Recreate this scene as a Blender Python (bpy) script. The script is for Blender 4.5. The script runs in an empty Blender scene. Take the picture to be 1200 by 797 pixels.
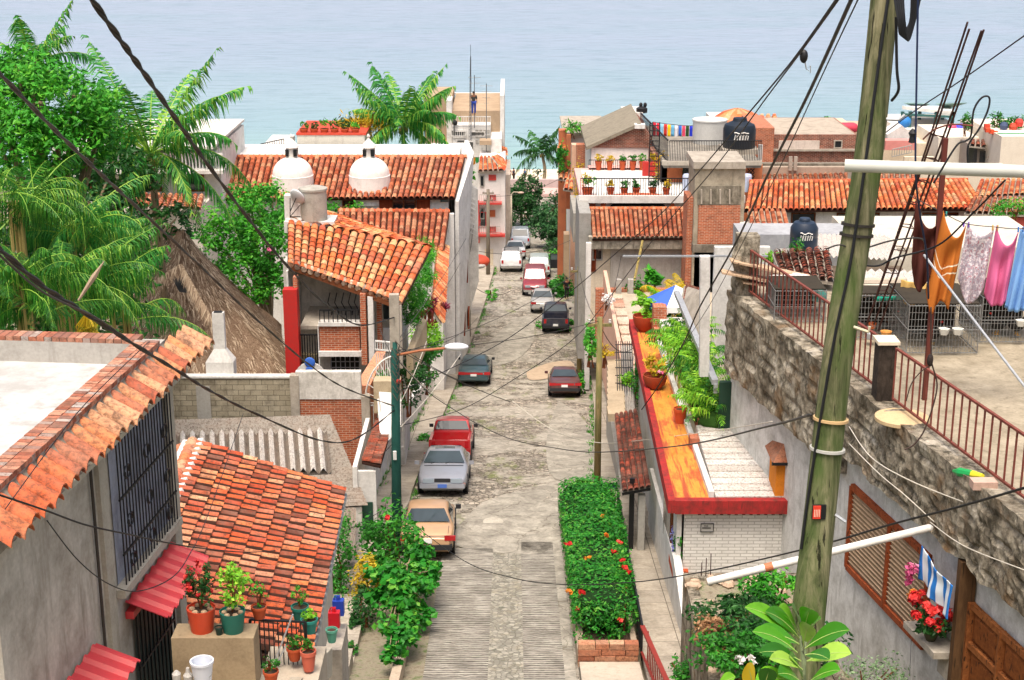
import bpy, math, random
import numpy as np
from mathutils import Vector, Matrix, noise
random.seed(7); RNG = np.random.default_rng(7)
sc = bpy.context.scene
COL = sc.collection
# ---------------- camera, world, sun, exposure ----------------
H = 38.0; PITCH = math.radians(16.7); FPX = 1800.0
cam_d = bpy.data.cameras.new('camera'); cam = bpy.data.objects.new('camera', cam_d); COL.objects.link(cam)
cam.location = (0, 0, H); cam.rotation_euler = (math.radians(90)-PITCH, 0, 0)
cam_d.lens = 54; cam_d.sensor_width = 36; cam_d.clip_start = 0.1; cam_d.clip_end = 20000
sc.camera = cam
SUN_EL, SUN_AZ = math.radians(70), math.radians(192)      # azimuth clockwise from +Y
w = bpy.data.worlds.new('World'); sc.world = w; w.use_nodes = True
nt = w.node_tree; nt.nodes.clear()
sky = nt.nodes.new('ShaderNodeTexSky'); sky.sky_type = 'NISHITA'; sky.sun_disc = False
sky.sun_elevation = SUN_EL; sky.sun_rotation = SUN_AZ; sky.air_density = 1.0; sky.dust_density = 9.0; sky.ozone_density = .6
bg = nt.nodes.new('ShaderNodeBackground'); bg.inputs[1].default_value = 0.15
wo = nt.nodes.new('ShaderNodeOutputWorld')
nt.links.new(sky.outputs[0], bg.inputs[0]); nt.links.new(bg.outputs[0], wo.inputs[0])
sl = bpy.data.lights.new('sun', 'SUN'); sl.energy = 1.35; sl.angle = math.radians(18); sl.color = (1.0, 0.95, 0.87)
so = bpy.data.objects.new('sun', sl); COL.objects.link(so)
sd = Vector((math.sin(SUN_AZ)*math.cos(SUN_EL), math.cos(SUN_AZ)*math.cos(SUN_EL), math.sin(SUN_EL)))
so.rotation_euler = sd.to_track_quat('Z', 'Y').to_euler(); so.location = sd*60+Vector((0, 40, 38))
vs = sc.view_settings; vs.view_transform = 'Standard'; vs.look = 'None'; vs.gamma = 1; vs.use_curve_mapping = False
vs.exposure = 0.67

# ---------------- measuring helpers ----------------
CP, SP = math.cos(PITCH), math.sin(PITCH)
def ray(px, py):
    a = (px-600)/FPX; b = (py-398.5)/FPX
    return Vector((a, CP-b*SP, -SP-b*CP))
def at(px, py, D):                      # the point D metres down the street
    r = ray(px, py); return Vector((0, 0, H)) + r*(D/r.y)
def atz(px, py, z):
    r = ray(px, py); return Vector((0, 0, H)) + r*((z-H)/r.z)
PROF = [(-60,1.0),(0,1.7),(6,7),(14,12.5),(25,17.3),(35,19.5),(44,20.8),(53,22),(60,23.35),(81,27.2),(100,29.1),(122,30.8),(150,33.8),(175,36),(203,37.7),(212,38.6),(400,60)]
def gz(y):
    for (a, da), (b, db) in zip(PROF, PROF[1:]):
        if y <= b: return H-(da+(db-da)*(y-a)/(b-a))
    return H-60
def atg(px, py):                        # the point where that sight line meets the street
    r = ray(px, py); y = 20.0
    while y < 260:
        p = Vector((0, 0, H))+r*(y/r.y)
        if p.z <= gz(y): return Vector((p.x, y, gz(y)))
        y += 0.1
    return Vector((p.x, y, gz(y)))

# ---------------- object helpers ----------------
WORG = {}
def worg(o): return WORG.get(o.name, Vector((0, 0, 0)))
def tag(o, label=None, cat=None, group=None, kind=None):
    if label: o['label'] = label
    if cat: o['category'] = cat
    if group: o['group'] = group
    if kind: o['kind'] = kind
    return o
def thing(name, label, cat, loc=(0, 0, 0), group=None):
    o = bpy.data.objects.new(name, None); COL.objects.link(o); o.location = loc; o.empty_display_size = .3
    WORG[o.name] = Vector(loc)
    return tag(o, label, cat, group)
def copy_tree(o, parent=None):
    c = o.copy(); COL.objects.link(c)
    if parent: c.parent = parent
    for ch in o.children: copy_tree(ch, c)
    return c
def dup(o, loc, rz=None, label=None, group=None, scale=None):
    c = copy_tree(o); c.location = loc
    if rz is not None: c.rotation_euler = (0, 0, rz)
    if scale: c.scale = (scale,)*3
    if label: c['label'] = label
    if group: c['group'] = group
    return c

class MB:
    def __init__(s): s.v = []; s.f = []; s.r = []; s.m = []; s.mi = 0
    def add(s, vs_, fs, rnd=None):
        o = len(s.v); s.v.extend([tuple(v) for v in vs_])
        for f in fs:
            s.f.append(tuple(i+o for i in f)); s.r.append(random.random() if rnd is None else rnd); s.m.append(s.mi)
    def quad(s, a, b, c, d, rnd=None): s.add([a, b, c, d], [(0, 1, 2, 3)], rnd)
    def box(s, x0, x1, y0, y1, z0, z1, rnd=None, M=None):
        vs_ = [Vector((x, y, z)) for z in (z0, z1) for x, y in ((x0, y0), (x1, y0), (x1, y1), (x0, y1))]
        if M: vs_ = [M @ v for v in vs_]
        s.add(vs_, [(3, 2, 1, 0), (4, 5, 6, 7), (0, 1, 5, 4), (1, 2, 6, 5), (2, 3, 7, 6), (3, 0, 4, 7)], rnd)
    def beam(s, a, b, w, h=None, up=Vector((0, 0, 1)), rnd=None):
        a = Vector(a); b = Vector(b); h = h or w; d = (b-a).normalized()
        sx = d.cross(up); sx = sx.normalized() if sx.length > 1e-4 else Vector((1, 0, 0))
        sy = sx.cross(d).normalized(); q = []
        for p in (a, b):
            for i, j in ((-1, -1), (1, -1), (1, 1), (-1, 1)): q.append(p+sx*i*w/2+sy*j*h/2)
        s.add(q, [(3, 2, 1, 0), (4, 5, 6, 7), (0, 1, 5, 4), (1, 2, 6, 5), (2, 3, 7, 6), (3, 0, 4, 7)], rnd)
    def tube(s, pts, r, seg=6, caps=True, rnd=None):
        pts = [Vector(p) for p in pts]; n = len(pts)
        rs = r if isinstance(r, (list, tuple)) else [r]*n
        vs_ = []; ref = None
        for i, p in enumerate(pts):
            d = (pts[min(i+1, n-1)]-pts[max(i-1, 0)]).normalized()
            if ref is None: ref = Vector((0, 0, 1)) if abs(d.z) < .9 else Vector((1, 0, 0))
            a = d.cross(ref); a = a.normalized() if a.length > 1e-5 else Vector((1, 0, 0)); b = a.cross(d).normalized(); ref = b
            for k in range(seg):
                t = 2*math.pi*k/seg; vs_.append(p+(a*math.cos(t)+b*math.sin(t))*rs[i])
        fs = [(i*seg+k, i*seg+(k+1) % seg, (i+1)*seg+(k+1) % seg, (i+1)*seg+k) for i in range(n-1) for k in range(seg)]
        if caps: fs += [tuple(range(seg-1, -1, -1)), tuple((n-1)*seg+k for k in range(seg))]
        s.add(vs_, fs, rnd)
    def lathe(s, c, prof, seg=16, rnd=None, M=None):
        vs_ = []; c = Vector(c)
        for r, z in prof:
            for k in range(seg):
                t = 2*math.pi*k/seg; p = Vector((r*math.cos(t), r*math.sin(t), z))
                if M: p = M @ p
                vs_.append(c+p)
        n = len(prof)
        fs = [(i*seg+k, i*seg+(k+1) % seg, (i+1)*seg+(k+1) % seg, (i+1)*seg+k) for i in range(n-1) for k in range(seg)]
        if prof[0][0] > 1e-4: fs.append(tuple(range(seg-1, -1, -1)))
        if prof[-1][0] > 1e-4: fs.append(tuple((n-1)*seg+k for k in range(seg)))
        s.add(vs_, fs, rnd)
    def ell(s, c, r, seg=10, rings=6, rnd=None):
        prof = [(math.sin(math.pi*i/rings), -math.cos(math.pi*i/rings)) for i in range(rings+1)]
        c = Vector(c); vs_ = []
        for a, z in prof:
            for k in range(seg):
                t = 2*math.pi*k/seg; vs_.append(c+Vector((a*math.cos(t)*r[0], a*math.sin(t)*r[1], z*r[2])))
        s.add(vs_, [(i*seg+k, i*seg+(k+1) % seg, (i+1)*seg+(k+1) % seg, (i+1)*seg+k) for i in range(rings) for k in range(seg)], rnd)
    def prism(s, poly, ext, rnd=None):          # polygon (list of points) pushed along ext
        n = len(poly); ext = Vector(ext); p = [Vector(a) for a in poly]
        s.add(p+[a+ext for a in p], [tuple(range(n-1, -1, -1)), tuple(range(n, 2*n))]+[(i, (i+1) % n, n+(i+1) % n, n+i) for i in range(n)], rnd)
    def build(s, name, mats, parent=None, smooth=False, label=None, cat=None, group=None, kind=None, org=None, ang=None):
        me = bpy.data.meshes.new(name)
        if parent is not None: o0 = worg(parent)
        elif org is not None: o0 = Vector(org)
        elif kind: o0 = Vector((0, 0, 0))
        else:
            A = np.array(s.v); mn = A.min(0); mx = A.max(0); o0 = Vector(((mn[0]+mx[0])/2, (mn[1]+mx[1])/2, mn[2]))
        A = np.array(s.v, dtype=float)-np.array(o0)
        me.from_pydata(A.tolist(), [], s.f)
        at_ = me.attributes.new('rnd', 'FLOAT', 'FACE'); at_.data.foreach_set('value', s.r)
        if not isinstance(mats, (list, tuple)): mats = [mats]
        for m_ in mats: me.materials.append(m_)
        if len(mats) > 1: me.polygons.foreach_set('material_index', s.m)
        # uv in metres, by the face's main direction
        uv = me.uv_layers.new(name='UVMap')
        nl = len(me.loops); vi = np.empty(nl, dtype=np.int32); me.loops.foreach_get('vertex_index', vi)
        pn = np.empty(len(me.polygons)*3); me.polygons.foreach_get('normal', pn); pn = np.abs(pn.reshape(-1, 3))
        lt = np.empty(len(me.polygons), dtype=np.int32); me.polygons.foreach_get('loop_total', lt)
        ax = np.repeat(pn.argmax(1), lt); P = A[vi]
        U = np.where(ax[:, None] == 0, P[:, [1, 2]], np.where(ax[:, None] == 1, P[:, [0, 2]], P[:, [0, 1]]))
        uv.data.foreach_set('uv', U.ravel())
        if smooth: me.polygons.foreach_set('use_smooth', [True]*len(me.polygons))
        me.update()
        if smooth and ang: me.set_sharp_from_angle(angle=math.radians(ang))
        o = bpy.data.objects.new(name, me); COL.objects.link(o)
        if parent is not None: o.parent = parent; WORG[o.name] = o0
        else: o.location = o0; WORG[o.name] = o0
        return tag(o, label, cat, group, kind)

def spline(pts, n=8):
    P = [Vector(p) for p in pts]; out = []
    for i in range(len(P)-1):
        p0 = P[max(i-1, 0)]; p1 = P[i]; p2 = P[i+1]; p3 = P[min(i+2, len(P)-1)]
        for k in range(n):
            t = k/n; out.append(.5*((2*p1)+(p2-p0)*t+(2*p0-5*p1+4*p2-p3)*t*t+(3*p1-p0-3*p2+p3)*t**3))
    out.append(P[-1]); return out

# ---------------- materials ----------------
def srgb(h):
    h = h.lstrip('#'); c = [int(h[i:i+2], 16)/255 for i in (0, 2, 4)]
    return tuple((x/12.92 if x <= .04045 else ((x+.055)/1.055)**2.4) for x in c)+(1,)
class NT:
    def __init__(s, name):
        s.mat = bpy.data.materials.new(name); s.mat.use_nodes = True; s.t = s.mat.node_tree; s.t.nodes.clear()
        s.out = s.n('OutputMaterial'); s.b = s.n('BsdfPrincipled'); s.l(s.b.outputs[0], s.out.inputs[0])
    def n(s, t, **k):
        nd = s.t.nodes.new('ShaderNode'+t)
        for a, v in k.items(): setattr(nd, a, v)
        return nd
    def l(s, a, b): s.t.links.new(a, b)
    def coord(s, kind='Object', scale=(1, 1, 1), rot=(0, 0, 0)):
        tc = s.n('TexCoord'); mp = s.n('Mapping'); s.l(tc.outputs[kind], mp.inputs[0]); mp.inputs['Scale'].default_value = scale; mp.inputs['Rotation'].default_value = rot
        return mp.outputs[0]
    def noise(s, vec, scale, detail=5, rough=.6, dist=0):
        nd = s.n('TexNoise'); s.l(vec, nd.inputs['Vector']); nd.inputs['Scale'].default_value = scale; nd.inputs['Detail'].default_value = detail
        nd.inputs['Roughness'].default_value = rough; nd.inputs['Distortion'].default_value = dist; return nd.outputs[0]
    def ramp(s, fac, stops, interp='LINEAR'):
        r = s.n('ValToRGB'); s.l(fac, r.inputs[0]); cr = r.color_ramp; cr.interpolation = interp
        while len(cr.elements) < len(stops): cr.elements.new(.5)
        for e, (p, c) in zip(cr.elements, stops):
            e.position = p; e.color = c if isinstance(c, tuple) else ((c, c, c, 1) if not isinstance(c, str) else srgb(c))
        return r.outputs[0]
    def mix(s, fac, a, b, mode='MIX'):
        m = s.n('Mix', data_type='RGBA', blend_type=mode)
        for i, x in ((0, fac), (6, a), (7, b)):
            if isinstance(x, (int, float)): m.inputs[i].default_value = x if i == 0 else (x, x, x, 1)
            elif isinstance(x, (tuple, str)): m.inputs[i].default_value = srgb(x) if isinstance(x, str) else x
            else: s.l(x, m.inputs[i])
        return m.outputs[2]
    def bump(s, h, strength=.3, dist=.02):
        b = s.n('Bump'); s.l(h, b.inputs['Height']); b.inputs['Strength'].default_value = strength; b.inputs['Distance'].default_value = dist
        s.l(b.outputs[0], s.b.inputs['Normal']); return b
    def attr(s, name='rnd'):
        a = s.n('Attribute'); a.attribute_name = name; return a.outputs['Fac']
    def fin(s, col=None, rough=.8, spec=.3, metal=0):
        if col is not None:
            if isinstance(col, (tuple, str)): s.b.inputs['Base Color'].default_value = srgb(col) if isinstance(col, str) else col
            else: s.l(col, s.b.inputs['Base Color'])
        s.b.inputs['Roughness'].default_value = rough; s.b.inputs['Specular IOR Level'].default_value = spec; s.b.inputs['Metallic'].default_value = metal
        return s.mat
MC = {}
def plaster(col, dirt='#4a443c', amt=.5, scale=1.0, dcut=.55, rough=.9):
    k = ('pl', col, dirt, amt, scale, dcut)
    if k in MC: return MC[k]
    t = NT('plaster'); v = t.coord('Object'); n1 = t.noise(v, 1.3*scale, 8, .7); vs_ = t.coord('Object', (3, 3, .5)); n2 = t.noise(vs_, 1.2*scale, 6, .65)
    n3 = t.noise(v, 14*scale, 4)
    m1 = t.ramp(n1, [(dcut-.08, 0.), (dcut+.2, 1.)]); m2 = t.ramp(n2, [(dcut, 0.), (dcut+.22, 1.)])
    c = t.mix(t.ramp(n3, [(.3, 0.), (.7, .25)]), col, dirt)
    f = t.n('Math', operation='MAXIMUM'); t.l(m1, f.inputs[0]); t.l(m2, f.inputs[1])
    g = t.n('Math', operation='MULTIPLY'); t.l(f.outputs[0], g.inputs[0]); g.inputs[1].default_value = amt
    c = t.mix(g.outputs[0], c, dirt); t.bump(n3, .25, .01)
    MC[k] = t.fin(c, rough, .2); return MC[k]
def plain(col, rough=.6, spec=.4, metal=0, var=.15, scale=6):
    k = ('p', col, rough, spec, metal, var)
    if k in MC: return MC[k]
    t = NT('paint'); v = t.coord('Object'); n = t.noise(v, scale, 5); c = t.mix(t.ramp(n, [(.35, 0.), (.75, var)]), col, (.06, .05, .045, 1))
    t.bump(n, .08, .01); MC[k] = t.fin(c, rough, spec, metal); return MC[k]
def brick(c1, c2, mortar, bw=.26, bh=.085, amt=.35, dirt='#3a332c', ms=.012):
    k = ('b', c1, c2, mortar, bw, bh, amt)
    if k in MC: return MC[k]
    t = NT('brick'); v = t.coord('UV'); b = t.n('TexBrick'); t.l(v, b.inputs['Vector']); b.inputs['Color1'].default_value = srgb(c1); b.inputs['Color2'].default_value = srgb(c2); b.inputs['Mortar'].default_value = srgb(mortar)
    b.inputs['Scale'].default_value = 1; b.inputs['Brick Width'].default_value = bw; b.inputs['Row Height'].default_value = bh; b.inputs['Mortar Size'].default_value = ms; b.inputs['Mortar Smooth'].default_value = .2
    vo = t.coord('Object'); n = t.noise(vo, 2.2, 8, .7); c = t.mix(t.ramp(n, [(.48, 0.), (.75, amt*1.4)]), b.outputs[0], dirt)
    n2 = t.noise(vo, 30, 3); c = t.mix(.2, c, t.ramp(n2, [(.3, .1), (.7, .9)]), 'OVERLAY')
    t.bump(b.outputs['Fac'], -.5, .01); MC[k] = t.fin(c, .9, .15); return MC[k]
def tilemat(cols, dark='#2b2320', amt=.6, cut=.56, name='roof_tile'):
    k = ('t', tuple(cols), amt, cut)
    if k in MC: return MC[k]
    t = NT(name); a = t.attr(); st = [(i/(len(cols)-1) if len(cols) > 1 else 0, c) for i, c in enumerate(cols)]
    c = t.ramp(a, st, 'CONSTANT' if False else 'LINEAR'); v = t.coord('Object'); n = t.noise(v, 4.2, 9, .8); n2 = t.noise(v, 16, 6, .75)
    c = t.mix(t.ramp(n, [(cut-.05, 0.), (cut+.1, amt)]), c, dark); c = t.mix(t.ramp(n2, [(.48, 0.), (.62, .7)]), c, '#573a2e'); c = t.mix(t.ramp(t.noise(v, 1.1, 5, .7), [(.42, 0.), (.7, .3)]), c, '#b59a86'); t.bump(n2, .3, .01)
    MC[k] = t.fin(c, .88, .15); return MC[k]
def leafmat(c1, c2, c3=None, trans=.25, rough=.5):
    k = ('l', c1, c2, c3, trans)
    if k in MC: return MC[k]
    t = NT('leaf'); a = t.attr(); st = [(0., c1), (.6, c2)] + ([(1., c3)] if c3 else [(1., c2)]); c = t.ramp(a, st)
    m = t.fin(c, rough, .3); tr = t.n('BsdfTranslucent'); t.l(c, tr.inputs[0]); mx = t.n('MixShader'); mx.inputs[0].default_value = trans
    t.l(t.b.outputs[0], mx.inputs[1]); t.l(tr.outputs[0], mx.inputs[2]); t.l(mx.outputs[0], t.out.inputs[0]); MC[k] = m; return m
def woodmat(c1, c2, sc_=(12, 12, 1), green=None):
    k = ('w', c1, c2, sc_, green)
    if k in MC: return MC[k]
    t = NT('wood'); v = t.coord('Object', sc_); n = t.noise(v, 1.5, 8, .7, .4); c = t.ramp(n, [(.3, c1), (.7, c2)])
    n4 = t.noise(t.coord('Object', (sc_[0]*2, sc_[1]*2, sc_[2]*.6)), 1.6, 4, .5); c = t.mix(t.ramp(n4, [(.6, 0.), (.66, .85)]), c, '#1c1811')
    if green:
        n2 = t.noise(t.coord('Object', (3, 3, .7)), 1.2, 4); c = t.mix(t.ramp(n2, [(.4, 0.), (.62, .75)]), c, green)
    t.bump(n, .5, .02); MC[k] = t.fin(c, .85, .2); return MC[k]
def glassmat(col='#1b2226', rough=.06):
    k = ('g', col, rough)
    if k in MC: return MC[k]
    t = NT('dark_glass'); v = t.coord('Object'); n = t.noise(v, 1.1, 2); MC[k] = t.fin(t.mix(t.ramp(n, [(.3, 0.), (.7, .5)]), col, (.02, .025, .03, 1)), rough, .7); return MC[k]
def metalmat(col, rough=.5, rust=0., metal=.0):
    k = ('m', col, rough, rust, metal)
    if k in MC: return MC[k]
    t = NT('metal'); v = t.coord('Object'); n = t.noise(v, 9, 6, .7); c = t.mix(t.ramp(n, [(.45, 0.), (.6, rust)]), col, '#5b2f1d'); t.bump(n, .1, .01)
    MC[k] = t.fin(c, rough, .4, metal); return MC[k]

TERRA = ['#8f3e22', '#c4562c', '#d2703c', '#b5472a', '#dd8a56', '#c9a070', '#a8442a', '#d8683a']
TM_OR = tilemat(['#a34a2a', '#cf6634', '#e0854c', '#c4552f', '#e6995f', '#d9ac7c', '#b34528', '#dd7240'], amt=.75, cut=.6)
TM_HOUSE = tilemat(['#6e3626', '#b04a2e', '#cc6238', '#b85034', '#d47a48', '#ac4830', '#c88058', '#d8a880', '#bc4e32', '#c86038', '#5c3830'], amt=.8, cut=.57)
TM_FAR = tilemat(['#7c3a22', '#a85030', '#c8714a', '#94452a', '#d08d66', '#b98562'], amt=.6, cut=.6)
TM_DARK = tilemat(['#5b2a1e', '#8a3a26', '#b0543a', '#6e3024', '#9a5a44'], amt=.8, cut=.5)
WHITE = plaster('#dad7d0', '#7c776e', .6, 1, .52); WHITE2 = plaster('#dfddd8', '#88837a', .5, .9, .53); CREAM = plaster('#e6d8bf', '#8a7a66', .4)
GREYP = plaster('#aaa79f', '#65605a', .6); CONC = plaster('#b3aa9c', '#5f584e', .6, 1.4, .5); CONCD = plaster('#8a8275', '#37322b', .8, 1.5, .46)
PINK = plaster('#dba79c', '#8f5f58', .4); BRICK = brick('#a64a2c', '#8a3a24', '#b7a08c'); BRICKO = brick('#b5613e', '#94482e', '#b59a84'); BRICKD = brick('#8f4a34', '#6e3526', '#a39586', amt=.6)
CINDER = brick('#a89f8a', '#938a76', '#6f6858', .42, .2, .5); WBRICK = brick('#e4e2dc', '#d8d5cf', '#b5b1a9', .36, .1, .12, ms=.014)
IRON = metalmat('#17181a', .5); RUST = metalmat('#8a4a3c', .7, .7); RED = plain('#b8241f', .6, var=.25); REDP = plain('#c03a30', .55, var=.3)
GL = glassmat(); GALV = metalmat('#a9adb0', .45, .15, .3); WPVC = plain('#e2e0d8', .5, var=.2)
BLK = plain('#14171a', .5, var=.1); WOODB = woodmat('#5a3220', '#7d4a2c', (2, 2, 12)); WOODR = woodmat('#6b2c18', '#8f4426', (9, 9, 1))
POTM = plain('#b9532f', .8, .2, var=.35); POTR = plain('#cf4a2a', .5, var=.15); POTG = plain('#1d6a5c', .5, var=.15)
SOIL = plaster('#4a3c30', '#2a211a', .7, 4)
L_BR = leafmat('#1f5c17', '#3f9a22', '#7cc43a'); L_MID = leafmat('#17460f', '#2f7d1f', '#57a832'); L_DK = leafmat('#123313', '#24571f', '#44803a')
L_PALM = leafmat('#1c5c22', '#3c9036', '#9cc046'); L_ARE = leafmat('#164810', '#347c20', '#84ac3c'); L_HEDGE = leafmat('#164f14', '#2a8420', '#74b03c')
L_YEL = leafmat('#8a8a1a', '#c9a51e', '#dcc63a'); L_LIME = leafmat('#4c8f1a', '#7fc02c', '#b5dc4a'); L_DEAD = leafmat('#6a4a30', '#a07650', '#c9a880')
FL_RED = leafmat('#a8161c', '#d8302e', '#f06a5a', .15); FL_PINK = leafmat('#b0386a', '#e06a9a', '#f0a0c0', .15); FL_OR = leafmat('#c05a20', '#e08a2c', '#f0b84a', .15); FL_VIO = leafmat('#7a7ac0', '#a0a8e0', '#c8ccf0', .15); FL_W = leafmat('#c8c4c0', '#e8e4e0', '#ffffff', .15)
TRUNK = woodmat('#6a5a46', '#9a8a6e', (6, 6, 2)); BAMB = woodmat('#8a7a4a', '#b0a060', (6, 6, 1))

# ---------------- shape helpers ----------------
def tiles(mb, A, B, C, D, tw=.26, tl=.36, seg=4, jit=.015, over=1.2, rise=.45, base=True, rad=.45, shade_sides=False):
    """barrel tiles over the four-sided roof A,B (eave) C,D (ridge); mat 0 tiles, mat 1 under-layer"""
    A, B, C, D = map(Vector, (A, B, C, D)); nc = max(1, round(((B-A).length+(C-D).length)/2/tw)); nr = max(1, round(((D-A).length+(C-B).length)/2/tl))
    N = (B-A).cross(D-A).normalized()
    if N.z < 0: N = -N
    def P(u, v): return (A*(1-u)+B*u)*(1-v)+(D*(1-u)+C*u)*v
    if base:
        mb.mi = 1; mb.quad(A-N*.03, B-N*.03, C-N*.03, D-N*.03); mb.quad(A-N*.12, B-N*.12, C-N*.12, D-N*.12)
        for a, b in ((A, B), (B, C), (C, D), (D, A)): mb.quad(a-N*.12, b-N*.12, b-N*.03, a-N*.03)
    mb.mi = 0
    for i in range(nc):
        cj = random.uniform(-.05, .05)
        for j in range(nr):
            u = (i+.5)/nc; v0 = j/nr-.02+random.uniform(-1, 1)*.04/nr; v1 = min((j+over)/nr, 1.01)
            p0 = P(u, v0); p1 = P(u, v1); S = (P((i+1)/nc, v0)-P(i/nc, v0)); S1 = (P((i+1)/nc, v1)-P(i/nc, v1))
            p0 = p0+S*(cj*.3+random.uniform(-1, 1)*jit*2); h = S.length*rise; r0 = rad; r1 = rad*.84; rd = random.random()**1.0; vv = []
            lift = .035+random.uniform(0, jit)
            for p, s_, r, l in ((p0, S, r0, lift), (p1, S1, r1, .0)):
                for k in range(seg+1):
                    t = math.pi*k/seg; vv.append(p-s_*r*math.cos(t)+N*(h*math.sin(t)+l))
            mb.add(vv, [(k, k+1, seg+2+k, seg+1+k) for k in range(seg)], rd)
            if shade_sides: mb.m[-1] = mb.m[-2] = mb.m[-seg] = mb.m[1-seg] = 1  # lower sides take the dark material: painted shade between the barrels
def leaves(mb, c, r, n, size, clump=14, cr=.45, hollow=.5, droop=0., aspect=.5, seed=None, lo=-1., up=.5):
    g = np.random.default_rng(seed if seed is not None else random.randint(0, 1 << 30)); c = np.array(c, float); r = np.array(r, float)
    d = g.normal(size=(clump, 3)); d /= np.linalg.norm(d, axis=1)[:, None]; d[:, 2] = np.maximum(d[:, 2], lo); q = d*(hollow+(1-hollow)*g.random((clump, 1)))
    cr_ = cr*(.6+.8*g.random(clump)); crnd = g.random(clump)
    k = g.integers(0, clump, n); o = g.normal(size=(n, 3)); o /= np.linalg.norm(o, axis=1)[:, None]; o *= (g.random((n, 1))**.45)
    p = c+(q[k]+o*cr_[k][:, None])*r
    nm = o*.8+g.normal(size=(n, 3))*.45+np.array([0, 0, up]); nm /= np.linalg.norm(nm, axis=1)[:, None]
    t = g.normal(size=(n, 3)); t[:, 2] -= droop; t -= nm*(t*nm).sum(1)[:, None]; t /= np.linalg.norm(t, axis=1)[:, None]; b = np.cross(nm, t)
    L = size*(.6+.8*g.random((n, 1))); wv = L*aspect*.5
    V = np.stack([p-t*L*.5, p+b*wv-nm*wv*.3, p+t*L*.5, p-b*wv-nm*wv*.3], 1).reshape(-1, 3)
    base = len(mb.v); mb.v.extend(map(tuple, V.tolist())); F = (np.arange(n*4).reshape(-1, 4)+base).tolist(); mb.f.extend(map(tuple, F))
    rn = np.clip(crnd[k]*.5+g.random(n)*.5, 0, 1); mb.r.extend(rn.tolist()); mb.m.extend([mb.mi]*n)
def frond(mb, base, az, L, rise, droop, nl=26, ll=.5, lw=.045, hang=.5, rachis=True, twist=0.):
    """a palm leaf: arching rib with two rows of leaflets"""
    d = Vector((math.cos(az), math.sin(az), 0)); s = Vector((-math.sin(az), math.cos(az), 0)); pts = []
    for i in range(9):
        t = i/8; pts.append(Vector(base)+d*L*(t*math.cos(rise*.6)*(1-.25*droop*t*t))+Vector((0, 0, 1))*L*(math.sin(rise)*t-droop*t*t*.75))
    rr = random.random()
    if rachis: mb.tube(pts, [max(.004, L*.009*(1-t/9)) for t in range(9)], 3, False, rnd=.95)
    for i in range(nl):
        t = .12+.88*i/(nl-1); f = t*8; k = min(int(f), 7); p = pts[k].lerp(pts[k+1], f-k); tn = (pts[k+1]-pts[k]).normalized()
        up = tn.cross(s)*-1; up = up if up.z > 0 else -up
        prof = math.sin(math.pi*min(1, .12+t*.95))**.6 if t < .97 else .35
        for sg in (-1, 1):
            l = ll*prof*random.uniform(.7, 1.15); hj = hang+random.uniform(-.35, .35); dr = (s*sg*math.cos(hang*.8)+tn*random.uniform(.3, .85)-Vector((0, 0, 1))*(hj*.75)).normalized()
            mid = p+dr*l*.5+up*l*.06; tip = p+(dr*.9+Vector((0, 0, -1))*(.3+hang*.4)).normalized()*l
            wv = tn*lw*.5; rd = min(1, max(0, rr*.4+random.random()**1.5*.7))
            mb.add([p-wv, p+wv, mid+wv*1.1, mid-wv*1.1, tip], [(0, 1, 2, 3), (3, 2, 4)], rd)
def railing(mb, a, b, h, n, bar=.02, rail=.035, low=.08, mids=()):
    a = Vector(a); b = Vector(b); Z = Vector((0, 0, 1)); mb.beam(a+Z*h, b+Z*h, rail*1.3, rail); mb.beam(a+Z*low, b+Z*low, rail, rail)
    for m in mids: mb.beam(a+Z*m, b+Z*m, rail*.7, rail*.7)
    for i in range(n+1):
        p = a.lerp(b, i/n); mb.beam(p+Z*low, p+Z*h, bar, bar, up=Vector((0, 1, 0)))
def winpart(parent, p, w_, h_, face='y', fmat=None, pmat=None, bars=0, name='window', fw=.07, sill=False):
    """framed window lying on a wall: p = centre on the wall surface; face 'y' looks to -Y, 'x' to +X, '-x' to -X"""
    p = Vector(p); fm = fmat or WOODB; U = Vector((1, 0, 0)) if face == 'y' else Vector((0, 1, 0)); N = Vector((0, -1, 0)) if face == 'y' else (Vector((1, 0, 0)) if face == 'x' else Vector((-1, 0, 0))); Z = Vector((0, 0, 1))
    m = MB()
    for sx in (-1, 1): m.beam(p+U*sx*(w_/2)-Z*(h_/2+fw/2)+N*.03, p+U*sx*(w_/2)+Z*(h_/2+fw/2)+N*.03, fw, .1, up=N)
    for sz in (-1, 1): m.beam(p-U*(w_/2-fw/2)+Z*sz*h_/2+N*.03, p+U*(w_/2-fw/2)+Z*sz*h_/2+N*.03, .09, fw, up=Z)
    for k in range(bars):
        x = -w_/2+w_*(k+1)/(bars+1); m.beam(p+U*x-Z*(h_/2-fw/2)+N*.035, p+U*x+Z*(h_/2-fw/2)+N*.035, .03, .03, up=N)
    o = m.build(name, fm, parent); q = MB(); a = U*(w_/2-.02); b = Z*(h_/2-.02); n = N*.012
    q.quad(p-a-b+n, p+a-b+n, p+a+b+n, p-a+b+n); q.build('pane', pmat or GL, o)
    if sill: s2 = MB(); s2.beam(p-U*(w_/2+.1)-Z*(h_/2+fw)+N*.06, p+U*(w_/2+.1)-Z*(h_/2+fw)+N*.06, .16, .06); s2.build('sill', WHITE, o)
    return o
def fb(parent, name, px0, py0, px1, py1, D, depth, mat, zb=None, zt=None):
    """wall block whose front face at distance D spans that part of the view"""
    a = at(px0, py0, D); b = at(px1, py1, D); m = MB(); z1 = a.z if zt is None else zt; z0 = b.z if zb is None else zb
    m.box(min(a.x, b.x), max(a.x, b.x), D, D+depth, z0, z1); return m.build(name, mat, parent)
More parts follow.
